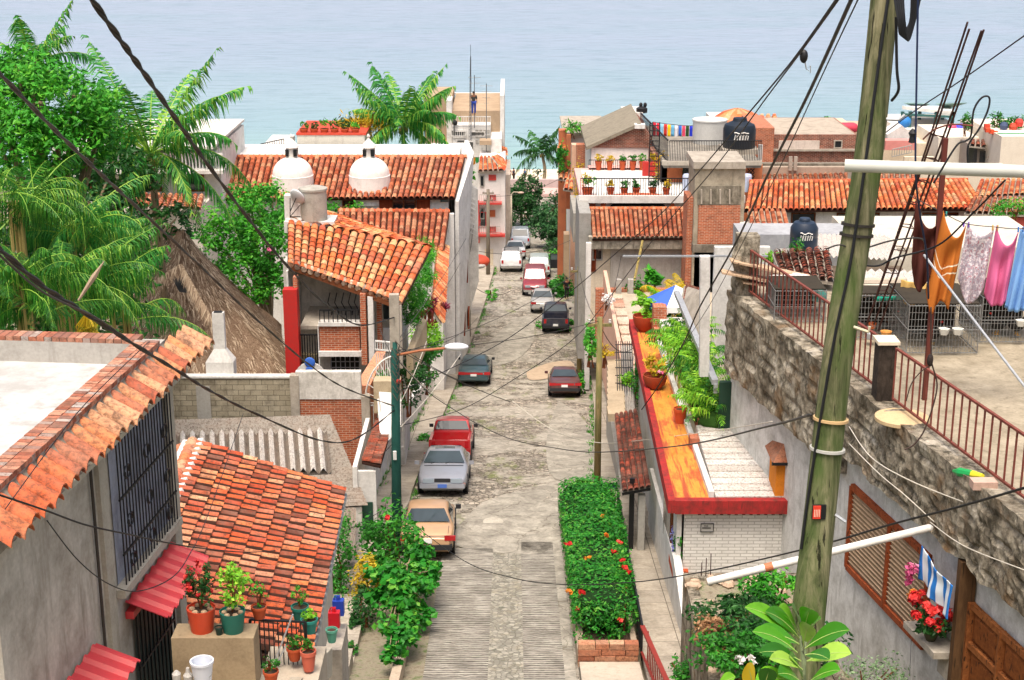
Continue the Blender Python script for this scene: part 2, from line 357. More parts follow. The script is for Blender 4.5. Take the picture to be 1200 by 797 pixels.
# ======================= THE SETTING =======================
# sea
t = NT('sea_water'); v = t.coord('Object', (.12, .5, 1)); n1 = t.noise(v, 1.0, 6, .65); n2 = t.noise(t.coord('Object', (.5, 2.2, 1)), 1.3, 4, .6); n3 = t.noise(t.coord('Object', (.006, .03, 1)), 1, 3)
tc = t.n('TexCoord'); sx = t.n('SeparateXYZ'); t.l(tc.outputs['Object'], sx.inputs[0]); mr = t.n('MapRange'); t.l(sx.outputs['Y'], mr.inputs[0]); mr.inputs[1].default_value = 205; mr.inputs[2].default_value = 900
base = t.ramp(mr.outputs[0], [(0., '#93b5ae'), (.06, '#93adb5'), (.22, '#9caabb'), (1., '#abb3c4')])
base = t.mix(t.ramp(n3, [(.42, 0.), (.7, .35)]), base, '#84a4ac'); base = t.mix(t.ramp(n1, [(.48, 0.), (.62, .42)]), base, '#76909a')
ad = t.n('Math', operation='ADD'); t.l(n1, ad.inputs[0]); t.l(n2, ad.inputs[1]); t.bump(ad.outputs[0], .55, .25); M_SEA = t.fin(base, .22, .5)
m = MB(); xs = [-6000, -800, -200, -60, 60, 200, 800, 6000]; ys = [196, 260, 400, 800, 2500, 14000]
for i in range(len(xs)-1):
    for j in range(len(ys)-1): m.quad((xs[i], ys[j], 0), (xs[i+1], ys[j], 0), (xs[i+1], ys[j+1], 0), (xs[i], ys[j+1], 0))
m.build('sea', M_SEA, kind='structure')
# ground sheet following the hill
t = NT('ground_soil'); v = t.coord('Object'); n = t.noise(v, .8, 8, .7); n2 = t.noise(v, 9, 5); c = t.ramp(n, [(.35, '#6d6248'), (.5, '#8c8270'), (.68, '#4f6a34')]); c = t.mix(.35, c, t.ramp(n2, [(.3, .15), (.7, .8)]), 'OVERLAY'); t.bump(n2, .5, .05); M_GROUND = t.fin(c, .95, .1)
m = MB(); ys = [-60+i*2 for i in range(0, 240)]; xs = [-400, -120, -40, -20, -8, -5.3, 5.3, 8, 20, 40, 120, 400]
vv = [(x, y, gz(y)-.15) for y in ys for x in xs]; nx = len(xs)
m.add(vv, [(j*nx+i, j*nx+i+1, (j+1)*nx+i+1, (j+1)*nx+i) for j in range(len(ys)-1) for i in range(nx-1)]); m.build('ground', M_GROUND, kind='structure')
t = NT('sand'); v = t.coord('Object'); n = t.noise(v, 1.5, 6); M_SAND = t.fin(t.ramp(n, [(.3, '#c9b79e'), (.7, '#e0d2bc')]), .95, .1)
m = MB(); m.quad((-300, 186, 1.05), (300, 186, 1.05), (300, 213, -.25), (-300, 213, -.25)); m.build('beach', M_SAND, kind='structure')

KL = [(28, -2.75), (35, -2.75), (41.5, -2.9), (44, -3.6), (53, -3.75), (60, -3.7), (70, -3.45), (81, -3.2), (95, -2.6), (110, -1.9), (122, -1.5), (140, -1.2), (185, -1.0)]   # left kerb x
KR = [(28, 1.68), (35, 1.68), (53, 1.66), (54.5, 2.4), (56, 3.2), (72, 4.1), (95, 5.0), (115, 4.7), (150, 4.9), (185, 6)]
WL = [(28, -5.3), (44, -5.3), (53, -5.15), (60, -5.0), (83, -4.35), (95, -3.9), (110, -3.2), (122, -2.7), (140, -2.4), (185, -2.2)]   # left house line
WR = [(28, 4.5), (37, 4.6), (48, 5.0), (56, 5.3), (72, 5.7), (95, 6.6), (115, 6.2), (150, 6.4), (185, 8)]
def lut(T, y):
    if y <= T[0][0]: return T[0][1]
    for (a, xa), (b, xb) in zip(T, T[1:]):
        if y <= b: return xa+(xb-xa)*(y-a)/(b-a)
    return T[-1][1]
def strip(name, fl, fr, y0, y1, dz, mat, step=1.0, kind='structure', kerb=None, nx=1, jit=0.):
    m = MB(); n = int((y1-y0)/step); prev = None
    for i in range(n+1):
        y = y0+(y1-y0)*i/n; z = gz(y)+dz; xl, xr = fl(y), fr(y); row = [(xl+(xr-xl)*k/nx, y, z) for k in range(nx+1)]
        if prev:
            for k in range(nx): m.quad(prev[k], prev[k+1], row[k+1], row[k])
            if kerb:
                for s_, k in ((0, 0), (1, nx)): m.quad(prev[k], row[k], (row[k][0], row[k][1], row[k][2]-kerb), (prev[k][0], prev[k][1], prev[k][2]-kerb))
        prev = row
    return m.build(name, mat, kind=kind)
# cobbled road with worn patches of cement and grass in the joints
t = NT('cobbles'); v = t.coord('Object'); vo = t.n('TexVoronoi', feature='F1'); t.l(v, vo.inputs['Vector']); vo.inputs['Scale'].default_value = 5.5
ve = t.n('TexVoronoi', feature='DISTANCE_TO_EDGE'); t.l(v, ve.inputs['Vector']); ve.inputs['Scale'].default_value = 5.5
n = t.noise(v, .35, 7, .7, .6); n2 = t.noise(v, 5, 5, .7); ng = t.noise(t.coord('Object', (1, .35, 1)), .9, 6, .7)
sc2 = t.n('SeparateColor'); t.l(vo.outputs['Color'], sc2.inputs[0])
stone = t.ramp(sc2.outputs[0], [(0., '#6c675e'), (.4, '#8d8578'), (.75, '#aaa092'), (1., '#c5baa8')]); stone = t.mix(t.ramp(ve.outputs['Distance'], [(0., 1.), (.09, 0.)]), stone, '#3c362c')
cem = t.ramp(n2, [(.25, '#7e786e'), (.5, '#9f998c'), (.75, '#bcb5a6')]); cr_ = t.n('TexVoronoi', feature='DISTANCE_TO_EDGE'); vd = t.n('VectorMath', operation='ADD'); t.l(t.coord('Object'), vd.inputs[0]); nn_ = t.n('TexNoise'); nn_.inputs['Scale'].default_value = 1.5; nn_.inputs['Detail'].default_value = 6; t.l(t.coord('Object'), nn_.inputs['Vector']); t.l(nn_.outputs['Color'], vd.inputs[1]); t.l(vd.outputs[0], cr_.inputs['Vector']); cr_.inputs['Scale'].default_value = .4
cem = t.mix(t.ramp(cr_.outputs['Distance'], [(0., .6), (.014, 0.)]), cem, '#5a5446')
c = t.mix(t.ramp(n, [(.47, 0.), (.52, 1.)]), stone, cem); c = t.mix(t.ramp(ng, [(.56, 0.), (.66, .7)]), c, '#6d7a38')
n5 = t.noise(v, 1.7, 6, .75); c = t.mix(t.ramp(n5, [(.48, 0.), (.64, .6)]), c, '#5a5346')
ad = t.n('Math', operation='MULTIPLY'); t.l(t.ramp(ve.outputs['Distance'], [(0., 0.), (.12, 1.)]), ad.inputs[0]); t.l(t.ramp(n, [(.47, 1.), (.52, 0.)]), ad.inputs[1]); t.bump(ad.outputs[0], .8, .04); M_COB = t.fin(c, .88, .25)
strip('road', lambda y: lut(KL, y)-.05, lambda y: lut(KR, y)+.05, 26, 186, 0, M_COB, 1.0, nx=4)
# smoother cement lengths of the carriageway (no stones showing)
t = NT('worn_cement'); v = t.coord('Object'); n = t.noise(v, 1.1, 8, .72, .5); n2 = t.noise(v, 8, 5, .7); c = t.ramp(n, [(.3, '#6c675e'), (.5, '#959084'), (.7, '#b4aea0')]); c = t.mix(.4, c, t.ramp(n2, [(.3, .2), (.7, .75)]), 'OVERLAY')
cr_ = t.n('TexVoronoi', feature='DISTANCE_TO_EDGE'); vd = t.n('VectorMath', operation='ADD'); t.l(t.coord('Object'), vd.inputs[0]); nn_ = t.n('TexNoise'); nn_.inputs['Scale'].default_value = 1.3; nn_.inputs['Detail'].default_value = 7; t.l(t.coord('Object'), nn_.inputs['Vector']); t.l(nn_.outputs['Color'], vd.inputs[1]); t.l(vd.outputs[0], cr_.inputs['Vector']); cr_.inputs['Scale'].default_value = .45; c = t.mix(t.ramp(cr_.outputs['Distance'], [(0., .7), (.014, 0.)]), c, '#5a5244'); t.bump(n2, .4, .02); M_CEM = t.fin(c, .9, .2)
def patch(name, pts, dz, mat, sub=3):
    m = MB(); P = spline([Vector((x, y, 0)) for x, y in pts]+[Vector((pts[0][0], pts[0][1], 0))], sub); P = P[:-1]
    cx = sum(p.x for p in P)/len(P); cy = sum(p.y for p in P)/len(P)
    rings = []
    for f in (1., .75, .5, .25): rings.append([(cx+(p.x-cx)*f, cy+(p.y-cy)*f) for p in P])
    vv = [(x, y, gz(y)+dz) for r in rings for x, y in r]+[(cx, cy, gz(cy)+dz)]; n = len(P)
    fs = [(a*n+i, a*n+(i+1) % n, (a+1)*n+(i+1) % n, (a+1)*n+i) for a in range(3) for i in range(n)]+[(3*n+i, 3*n+(i+1) % n, 4*n) for i in range(n)]
    m.add(vv, fs); return m.build(name, mat, kind='structure')
def pxpatch(name, pp, dz, mat): return patch(name, [(lambda q: (q.x, q.y))(atg(a, b)) for a, b in pp], dz, mat)
pxpatch('cement_patch', [(655, 470), (690, 500), (695, 560), (650, 562), (640, 530), (645, 495)], .03, M_CEM)
pxpatch('cement_patch', [(565, 590), (648, 570), (650, 640), (600, 650), (530, 640), (540, 615)], .03, M_CEM)
pxpatch('cement_patch', [(600, 375), (622, 372), (625, 400), (600, 425), (560, 425), (575, 400)], .03, M_CEM)
pxpatch('tan_repair_patch', [(617, 437), (640, 427), (668, 424), (672, 437), (640, 445), (620, 446)], .045, plaster('#b8a48c', '#7d6c58', .6, 2))
t = NT('ribbed_cement'); tc = t.n('TexCoord'); mp = t.n('Mapping'); t.l(tc.outputs['Object'], mp.inputs[0]); wv = t.n('TexWave', wave_type='BANDS', bands_direction='Y'); t.l(mp.outputs[0], wv.inputs['Vector']); wv.inputs['Scale'].default_value = 2.0; wv.inputs['Distortion'].default_value = 2.6; wv.inputs['Detail'].default_value = 3; wv.inputs['Detail Scale'].default_value = 2
v = t.coord('Object'); n = t.noise(v, 1.2, 8, .72); n2 = t.noise(t.coord('Object', (.6, 4, 1)), 2.5, 6, .7)
c = t.ramp(n, [(.3, '#716c64'), (.5, '#979287'), (.68, '#b6b1a4')]); g = t.mix(1., t.ramp(wv.outputs[0], [(.25, 1.), (.5, 0.)]), t.ramp(n2, [(.34, .1), (.52, 1.)]), 'MULTIPLY'); c = t.mix(g, c, '#4d4942')
t.bump(wv.outputs[0], .8, .03); M_RIB = t.fin(c, .9, .2)
def lane(a, b): return (lambda y: a(y)), (lambda y: b(y))
f0 = lambda y: -2.27; f1 = lambda y: -.62; f2 = lambda y: .3; f3 = lambda y: 1.35
strip('ribbed_lane', f0, f1, 27, 46.5, .03, M_RIB, .5); strip('ribbed_lane', f2, f3, 27, 47.2, .03, M_RIB, .5)
strip('smooth_edge', f3, lambda y: 1.64, 27, 52, .04, M_CEM, .5)
t = NT('centre_cobbles'); v = t.coord('Object'); vo = t.n('TexVoronoi', feature='F1'); t.l(v, vo.inputs['Vector']); vo.inputs['Scale'].default_value = 7; ve = t.n('TexVoronoi', feature='DISTANCE_TO_EDGE'); t.l(v, ve.inputs['Vector']); ve.inputs['Scale'].default_value = 7
sc2 = t.n('SeparateColor'); t.l(vo.outputs['Color'], sc2.inputs[0]); c = t.ramp(sc2.outputs[0], [(0., '#777469'), (.5, '#908c80'), (1., '#a9a496')]); n = t.noise(v, 3, 6); c = t.mix(t.ramp(ve.outputs['Distance'], [(0., .85), (.08, 0.)]), c, '#565548'); c = t.mix(t.ramp(n, [(.5, 0.), (.75, .6)]), c, '#9a9078'); t.bump(t.ramp(ve.outputs['Distance'], [(0., 0.), (.15, 1.)]), .7, .03); M_CC = t.fin(c, .85, .3)
strip('cobbled_centre', f1, f2, 27, 47, .02, M_CC, .5)
# manhole
g = atg(578, 613); m = MB(); m.lathe((g.x, g.y, g.z), [(.36, -.02), (.36, .05), (0, .055)], 20); m.build('manhole_cover', plaster('#b8b2a4', '#6a6458', .5, 3), label='round pale manhole cover set in the cobbled roadway', cat='manhole cover')
# pavements
t = NT('paving'); tc = t.coord('Object'); br = t.n('TexBrick'); t.l(tc, br.inputs['Vector']); br.offset = 0; br.inputs['Scale'].default_value = 1; br.inputs['Brick Width'].default_value = 1.5; br.inputs['Row Height'].default_value = 1.1; br.inputs['Mortar Size'].default_value = .012
br.inputs['Color1'].default_value = srgb('#a1988a'); br.inputs['Color2'].default_value = srgb('#b0a696'); br.inputs['Mortar'].default_value = srgb('#5c554a'); n = t.noise(tc, 1.6, 8, .72); n2 = t.noise(tc, 12, 4); c = t.mix(t.ramp(n, [(.45, 0.), (.72, .7)]), br.outputs[0], '#6e6658'); c = t.mix(.25, c, t.ramp(n2, [(.3, .2), (.7, .8)]), 'OVERLAY'); t.bump(n2, .3, .01); M_PAVE = t.fin(c, .9, .2)
strip('pavement', lambda y: lut(WL, y)-.3, lambda y: lut(KL, y), 50.5, 185, .16, M_PAVE, 1, kerb=.2)
strip('pavement', lambda y: lut(KR, y), lambda y: lut(WR, y)+.5, 55, 185, .16, M_PAVE, 1, kerb=.2)
# stepped walkway on the left (slabs), planting bed and kerb wall beside it
m = MB(); y = 28.0; k = 0
while y < 50.5:
    L = 2.2+(k % 3)*.4; z = gz(y+L*.4)+.22; m.box(-5.75, -4.12, y, y+L-.03, z-.9, z); y += L; k += 1
m.build('walkway_steps', M_PAVE, kind='structure')
M_BED = t_ = None
t = NT('bed_soil'); v = t.coord('Object'); n = t.noise(v, 3, 8, .75); c = t.ramp(n, [(.3, '#5c5240'), (.5, '#8f8674'), (.66, '#56683a')]); n2 = t.noise(v, 18, 3); t.bump(n2, .6, .04); M_BED = t.fin(c, .95, .1)
strip('planting_bed', lambda y: -4.14, lambda y: -2.95, 27, 45, .1, M_BED, 1); strip('gravel_verge', lambda y: -2.8, lambda y: -2.25, 27, 44.5, .012, M_BED, 1)
m = MB()
for i in range(7):
    y0 = 28+i*1.9; z = gz(y0+.95)
    m.add([(-3.02, y0, gz(y0)-.3), (-2.78, y0, gz(y0)-.3), (-2.78, y0+1.88, gz(y0+1.88)-.3), (-3.02, y0+1.88, gz(y0+1.88)-.3), (-3.02, y0, gz(y0)+.38), (-2.78, y0, gz(y0)+.38), (-2.78, y0+1.88, gz(y0+1.88)+.38), (-3.02, y0+1.88, gz(y0+1.88)+.38)], [(3, 2, 1, 0), (4, 5, 6, 7), (0, 1, 5, 4), (1, 2, 6, 5), (2, 3, 7, 6), (3, 0, 4, 7)])
m.build('kerb_wall', plaster('#bfae98', '#7a6a58', .5, 2), kind='structure')
# right side: walkway beside the hedge, landing below it
strip('walkway', lambda y: 3.42+max(0, y-36)*.02, lambda y: 4.9 if y > 36 else 6.5, 26, 54, .12, M_PAVE, .9, kerb=.5)
strip('landing', lambda y: 1.75, lambda y: 3.3, 27, 35.75, .17, plaster('#c0b5a4', '#776d5e', .5, 1.5), 1, kerb=.4)

# ---- hedge bed on the right kerb
pb = thing('hedge_bed', 'long clipped green hedge dotted with red flowers in a low brick-fronted bed beside the road', 'hedge', (2.5, 43, gz(43)))
m = MB(); n = 14
for x0, x1 in ((1.7, 1.9), (3.15, 3.3)):
    m = MB()
    for i in range(n):
        y0 = 36+i*1.0; a, b = gz(y0), gz(y0+1.0)
        m.add([(x0, y0, a-.3), (x1, y0, a-.3), (x1, y0+1, b-.3), (x0, y0+1, b-.3), (x0, y0, a+.45), (x1, y0, a+.45), (x1, y0+1, b+.45), (x0, y0+1, b+.45)], [(3, 2, 1, 0), (4, 5, 6, 7), (0, 1, 5, 4), (1, 2, 6, 5), (2, 3, 7, 6), (3, 0, 4, 7)])
    m.build('bed_wall', plaster('#a89884', '#5a4c3c', .7, 3), pb)
m = MB(); z = gz(36)
for r in range(4):
    x = 1.72; k = 0
    while x < 3.25:
        wd = min(random.uniform(.28, .62), 3.3-x); m.box(x, x+wd-.02, 35.78+random.uniform(0, .03), 36.05, z+.02+r*.17, z+.02+r*.17+.15); x += wd
m.build('brick_front', tilemat(['#9c5a40', '#b57a5a', '#c29a7a', '#8a4a36'], name='rough_brick'), pb)
m = MB(); m.add([(1.9, 36.05, gz(36)+.36), (3.15, 36.05, gz(36)+.36), (3.15, 50, gz(50)+.36), (1.9, 50, gz(50)+.36)], [(0, 1, 2, 3)]); m.build('soil', SOIL, pb)
m = MB(); g = np.random.default_rng(5)
for i in range(30):                      # leafy mass following the slope
    y = 37.5+i*.42; zz = gz(y); leaves(m, (2.46, y, zz+1.22), (.9, .55, .46), 900, .11, 12, .7, .35, aspect=.55, up=.9)
    leaves(m, (2.46, y, zz+.75), (.95, .45, .5), 420, .12, 8, .8, .6)
leaves(m, (2.4, 36.9, gz(37)+.75), (.72, .6, .42), 420, .12, 14, .4, .3)
m.v = [(min(3.4+(y-37)*.025, max(1.6, x+(x-1.6)*(y-37)*.013)), y, min(z_, gz(y)+1.68+.09*math.sin(y*2.1+x*3))) for x, y, z_ in m.v]; m.build('foliage', L_HEDGE, pb)
m = MB()
for i in range(60):
    y = 37.5+i*.2+random.uniform(-.2, .2); x = 2.5+random.uniform(-.6, .6); m.beam((x, y, gz(y)+.3), (x+random.uniform(-.2, .2), y+random.uniform(-.2, .2), gz(y)+1.3), .03)
m.build('stem', WOODB, pb)
# a dark inner mass of twigs so that the hedge is dense
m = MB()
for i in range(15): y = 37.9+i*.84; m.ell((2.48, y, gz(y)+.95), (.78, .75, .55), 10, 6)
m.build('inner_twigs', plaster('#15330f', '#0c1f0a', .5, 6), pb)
for k, (px, py) in enumerate([(711, 628), (726, 635), (666, 637), (720, 646), (690, 654), (729, 656), (732, 664), (737, 668), (667, 693), (682, 693), (727, 727), (676, 712), (708, 604)]):
    p = atz(px, py, gz(44)+1.0); 
    for _ in range(30):
        zz = gz(p.y)+1.64 if p.y > 37.6 else gz(p.y)+1.1
        p = atz(px, py, zz)
    m = MB(); leaves(m, p, (.1, .1, .06), 16, .12, 3, .6, .3, aspect=.8); m.build('flower', FL_RED if k % 4 else FL_OR, pb)
# iron fence between hedge and walkway
fn = thing('garden_fence', 'long black iron fence between the hedge and the walkway, rust red towards its near end', 'fence', (3.36, 45, gz(45)))
fx = lambda y: 3.38+max(0, y-36)*.022
m = MB()
for i in range(36, 50): a, b = fx(i), fx(i+1); m.beam((a, i, gz(i)+.1), (a, i, gz(i)+1.15), .04); m.beam((a, i, gz(i)+1.12), (b, i+1, gz(i+1)+1.12), .05); m.beam((a, i, gz(i)+.35), (b, i+1, gz(i+1)+.35), .03)
for i in range(0, 14*7): y = 36+i/7; m.beam((fx(y), y, gz(y)+.3), (fx(y), y, gz(y)+1.1), .018)
m.build('iron_panel', IRON, fn)
m = MB(); m.beam((3.38, 36, gz(36)+1.1), (3.55, 31, gz(31)+1.15), .12, .06); m.beam((3.38, 36, gz(36)+.35), (3.55, 31, gz(31)+.4), .06, .05)
for i in range(12): y = 31+i*.42; m.beam((3.5, y, gz(y)+.1), (3.5, y, gz(y)+1.1), .03)
m.build('rusty_handrail', metalmat('#8f2f26', .6, .3), fn)

m = MB(); g_ = random.Random(77)
for T_, sgn, y0, y1, n in ((KL, 1, 47, 150, 260), (KR, -1, 55, 150, 240), (WL, 1, 52, 100, 120)):
    for _ in range(n):
        y = g_.uniform(y0, y1); y = y if math.sin(y*1.3)+math.sin(y*.37) > -.2 else y+1.5; x = lut(T_, y)+sgn*abs(g_.gauss(0, .12)); z = gz(y)+(.16 if T_ is WL else 0)
        for k in range(9): a = g_.uniform(0, 6.28); h = g_.uniform(.06, .2); b_ = Vector((x+g_.uniform(-.12, .12), y+g_.uniform(-.2, .2), z)); w_ = Vector((math.cos(a), math.sin(a), 0))*.02; m.add([b_-w_, b_+w_, b_+Vector((math.cos(a+1)*.07, math.sin(a+1)*.07, h))], [(0, 1, 2)], g_.random())
m.build('kerb_grass', L_BR, kind='stuff', label='thin grass and weeds growing along the kerbs and house foot', cat='grass')
# ======================= CARS =======================
TYRE = plain('#15151a', .85, .2, var=.05); RIM = metalmat('#9a9ca0', .35, 0, .6); CHROME = metalmat('#c4c6c8', .2, 0, .9); LAMP = plain('#8f9ba4', .12, .7, var=.05); LRED = plain('#a3121a', .25, .6, var=.1); LOR = plain('#c8641c', .3, .5); PLATE = plain('#d8dad8', .5, var=.05); PLBLUE = plain('#4668b4', .4, var=.1); DPLAST = plain('#202124', .6, var=.05)
CGL = glassmat('#3c484c', .04)
def paint(c, rough=.25):
    t = NT('car_paint'); v = t.coord('Object'); n = t.noise(v, 3, 5, .7); col = t.mix(t.ramp(n, [(.4, 0.), (.8, .25)]), c, '#7a6f60'); t.b.inputs['Coat Weight'].default_value = .6; t.b.inputs['Coat Roughness'].default_value = .08; return t.fin(col, rough+.1, .5, .1)
def car(name, label, kind, pm, L=4.6, W=1.78, Hh=1.4, opts=(), glass=None, group='cars parked along the street'):
    """front of the car points to -Y of its own axes"""
    T = thing(name, label, 'car' if kind != 'pickup' else 'pickup truck', (0, 0, 0), group); glass = glass or CGL
    hw = W/2; zb = {'sedan': .92, 'pickup': 1.02, 'suv': 1.05}[kind]; wr = hw*(.72 if kind == 'sedan' else .8)
    # stations: y (fraction of length from the front), z low, z belt, z top, half width
    if kind == 'sedan': S = [(0, .32, .55, .56, .78), (.03, .22, .66, .68, .9), (.1, .2, .76, .8, .97), (.26, .2, zb-.03, zb+.02, 1), (.3, .2, zb, zb+.04, 1), (.44, .2, zb, Hh-.02, 1), (.5, .2, zb, Hh, 1), (.68, .2, zb, Hh-.03, 1), (.82, .2, zb+.02, zb+.07, 1), (.9, .22, zb, zb+.04, .98), (.97, .26, zb-.1, zb-.06, .92), (1, .36, .7, .72, .82)]; cab = (.3, .44, .68, .82)
    elif kind == 'suv': S = [(0, .36, .66, .67, .82), (.03, .3, .82, .85, .93), (.1, .28, .94, .98, .98), (.2, .28, zb, zb+.04, 1), (.25, .28, zb, zb+.06, 1), (.36, .28, zb, Hh-.03, 1), (.5, .28, zb, Hh, 1), (.9, .28, zb, Hh-.03, 1), (.975, .28, zb, zb+.1, .98), (.99, .3, zb-.1, zb-.05, .96), (1, .4, .7, .72, .94)]; cab = (.25, .36, .9, .975)
    else: S = [(0, .38, .7, .71, .84), (.03, .32, .85, .87, .94), (.1, .3, .95, .99, .98), (.24, .3, zb, zb+.04, 1), (.27, .3, zb, zb+.05, 1), (.37, .3, zb, Hh-.02, 1), (.44, .3, zb, Hh, 1), (.56, .3, zb, Hh-.02, 1), (.6, .3, zb, zb+.04, 1)]; cab = (.27, .37, .56, .6)
    m = MB(); rings = []
    for f, zl, zbel, zt, wf in S:
        y = -L/2+L*f; w_ = hw*wf; cabin = zt > zbel+.2; wt = wr*wf if cabin else w_*.86; zc = zt+(.03 if cabin else .015)
        half = [(0, zl), (w_*.86, zl), (w_*.97, zl+.1), (w_, zl+(zbel-zl)*.5), (w_*.985, zbel-.05), (w_*.94, zbel), (wt*1.02, zt-.06 if cabin else (zbel+zt)/2), (wt*.9, zt), (wt*.5, zc-.006)]
        ring = [(x, y, z) for x, z in half]+[(0, y, zc)]+[(-x, y, z) for x, z in reversed(half[1:])]; rings.append(ring)
    n = len(rings[0]); m.add([p for r in rings for p in r], [(a*n+i, (a+1)*n+i, (a+1)*n+(i+1) % n, a*n+(i+1) % n) for a in range(len(rings)-1) for i in range(n)]+[tuple(range(n)), tuple((len(rings)-1)*n+i for i in range(n-1, -1, -1))])
    if kind == 'pickup':            # open bed
        y0 = -L/2+L*.6+.04; y1 = L/2; zt = zb+.03
        m.box(-hw, hw, y0, y1, .42, .62); m.box(-hw, -hw+.12, y0, y1, .5, zt); m.box(hw-.12, hw, y0, y1, .5, zt); m.box(-hw+.12, hw-.12, y1-.08, y1-.01, .5, zt-.02); m.box(-hw+.12, hw-.12, y0, y0+.06, .5, zt)
    b = m.build('body', pm, T, smooth=True, ang=38)
    yf = lambda f: -L/2+L*f
    def patchq(nm, a, bq, wa, wb, za, zt, off):
        q = MB(); d = Vector((0, bq-a, zt-za)).normalized(); nn = Vector((0, -d.z, d.y)) if bq > a else Vector((0, d.z, -d.y)); nn = nn if nn.z > 0 else -nn
        A = Vector((0, a, za))+d*.06+nn*off; B2 = Vector((0, bq, zt))-d*.05+nn*off
        q.quad(A-Vector((wa, 0, 0)), A+Vector((wa, 0, 0)), B2+Vector((wb, 0, 0)), B2-Vector((wb, 0, 0))); return q.build(nm, glass, T)
    c0, c1, c2, c3 = cab
    patchq('windscreen', yf(c0), yf(c1), hw*.84, wr*.86, zb+.05, Hh-.01, .035)
    if 'norear' not in opts: patchq('rear_window', yf(c3), yf(c2), hw*.84 if kind != 'suv' else hw*.78, wr*.86, zb+.09 if kind != 'pickup' else zb+.07, Hh-.02, .035)
    for s in (-1, 1):
        q = MB(); zt = Hh-.1
        segs = [(c0+.06, c1+.015, c1+.12 if kind != 'pickup' else c2-.02, None)]
        mid = (c1+c2)/2+.01
        def P(f, z, o=.012):
            k = (z-zb)/(Hh-.06-zb); x = hw*.94*(1-k)+wr*1.02*k; return Vector((s*(x+o), yf(f), z))
        if kind == 'pickup': q.add([P(c0+.05, zb+.03), P(c3-.03, zb+.03), P(c2, zt), P(c1+.01, zt)], [(0, 1, 2, 3)])
        else:
            q.add([P(c0+.055, zb+.03), P(mid-.008, zb+.03), P(mid-.008, zt), P(c1+.01, zt)], [(0, 1, 2, 3)]); q.add([P(mid+.008, zb+.03), P(c3-.05, zb+.03), P(c2-.005, zt), P(mid+.008, zt)], [(0, 1, 2, 3)])
        q.build('side_window', glass, T)
        q = MB(); q.add([(s*(hw+.02), yf(c0+.03), zb), (s*(hw+.2), yf(c0+.035), zb+.01), (s*(hw+.2), yf(c0+.035), zb+.14), (s*(hw+.02), yf(c0+.03), zb+.14), (s*(hw+.02), yf(c0+.03)+.1, zb), (s*(hw+.18), yf(c0+.035)+.1, zb+.01), (s*(hw+.18), yf(c0+.035)+.1, zb+.14), (s*(hw+.02), yf(c0+.03)+.1, zb+.14)], [(0, 1, 2, 3), (7, 6, 5, 4), (0, 4, 5, 1), (1, 5, 6, 2), (2, 6, 7, 3), (3, 7, 4, 0)]); q.build('wing_mirror', DPLAST if 'blackmirror' in opts else pm, T)
        for f in (.17, .8):
            R = .33 if kind == 'sedan' else .37; q = MB(); M = Matrix.Rotation(math.pi/2, 4, 'Y'); q.lathe((s*(hw-.1), yf(f), R), [(R*.6, -.1), (R, -.09), (R, .09), (R*.6, .1), (R*.58, .07), (0, .07)] if s > 0 else [(0, -.07), (R*.58, -.07), (R*.6, -.1), (R, -.09), (R, .09), (R*.6, .1)], 18, M=M)
            wh = q.build('wheel', TYRE, T, smooth=True, ang=40); q = MB(); q.lathe((s*(hw-.1)+s*.085, yf(f), R), [(0, -.01), (R*.56, -.01), (R*.5, .012), (0, .02)], 12, M=M); q.build('rim', RIM, wh)
            q = MB(); q.lathe((s*(hw*1.0-.012), yf(f), R+.02), [(R*1.14, -.03), (R*1.14, .016), (R*.9, .018)], 18, M=M); q.build('wheel_arch', DPLAST, T)
        zl = .62 if kind == 'sedan' else .76
        q = MB(); q.box(s*hw*.56-.2, s*hw*.56+.2, yf(0)-.025, yf(.045), zl-.09, zl+.06); q.build('headlight', LAMP, T)
        if 'orange' in opts: q = MB(); q.box(s*hw*.8-.08, s*hw*.8+.1, yf(0)-.02, yf(.035), zl-.2, zl-.12); q.build('indicator', LOR, T)
        q = MB(); wt = .22 if kind == 'sedan' else .1; zz = (.74, .74) if kind == 'sedan' else (.9, .85); q.box(s*(hw*.8)-wt, s*(hw*.8)+wt*.6, yf(1)-.1, yf(1)+.012, zz[0]-(.07 if kind == 'sedan' else .2), zz[0]+.08); q.build('tail_light', LRED, T)
        for f in ((mid-.06, mid+.1) if kind != 'pickup' else (.5,)): q = MB(); q.box(s*hw-.01 if s < 0 else hw-.01, (s*hw+.01) if s < 0 else hw+.02, yf(f), yf(f)+.14, zb-.14, zb-.1); q.build('door_handle', DPLAST, T)
    q = MB(); q.box(-hw*.9, hw*.9, yf(0)-.08, yf(.03), .34, .5); q.build('front_bumper', pm if kind == 'sedan' else CHROME, T); q = MB(); q.box(-hw*.93, hw*.93, yf(.975), yf(1)+.09, .38, .54); q.build('rear_bumper', pm if kind == 'sedan' and 'darkbumper' not in opts else (DPLAST if 'darkbumper' in opts else CHROME), T)
    q = MB(); q.box(-.3, .3, yf(0)-.012, yf(.02), .56, .68); q.build('grille', DPLAST, T)
    q = MB(); q.box(-.17, .17, yf(0)-.1, yf(0)-.075, .36, .5); q.build('licence_plate', PLBLUE if 'blueplate' in opts else PLATE, T); q = MB(); zp = .66 if kind == 'sedan' else .6; q.box(-.17, .17, yf(1)+.01, yf(1)+.03 if kind == 'sedan' else yf(1)+.1, zp-.07, zp+.06); q.build('licence_plate', PLATE, T)
    q = MB(); fy = yf(c3)+.12 if kind != 'pickup' else yf(.6)+.1; zt_ = zb+(.05 if kind == 'sedan' else .07)
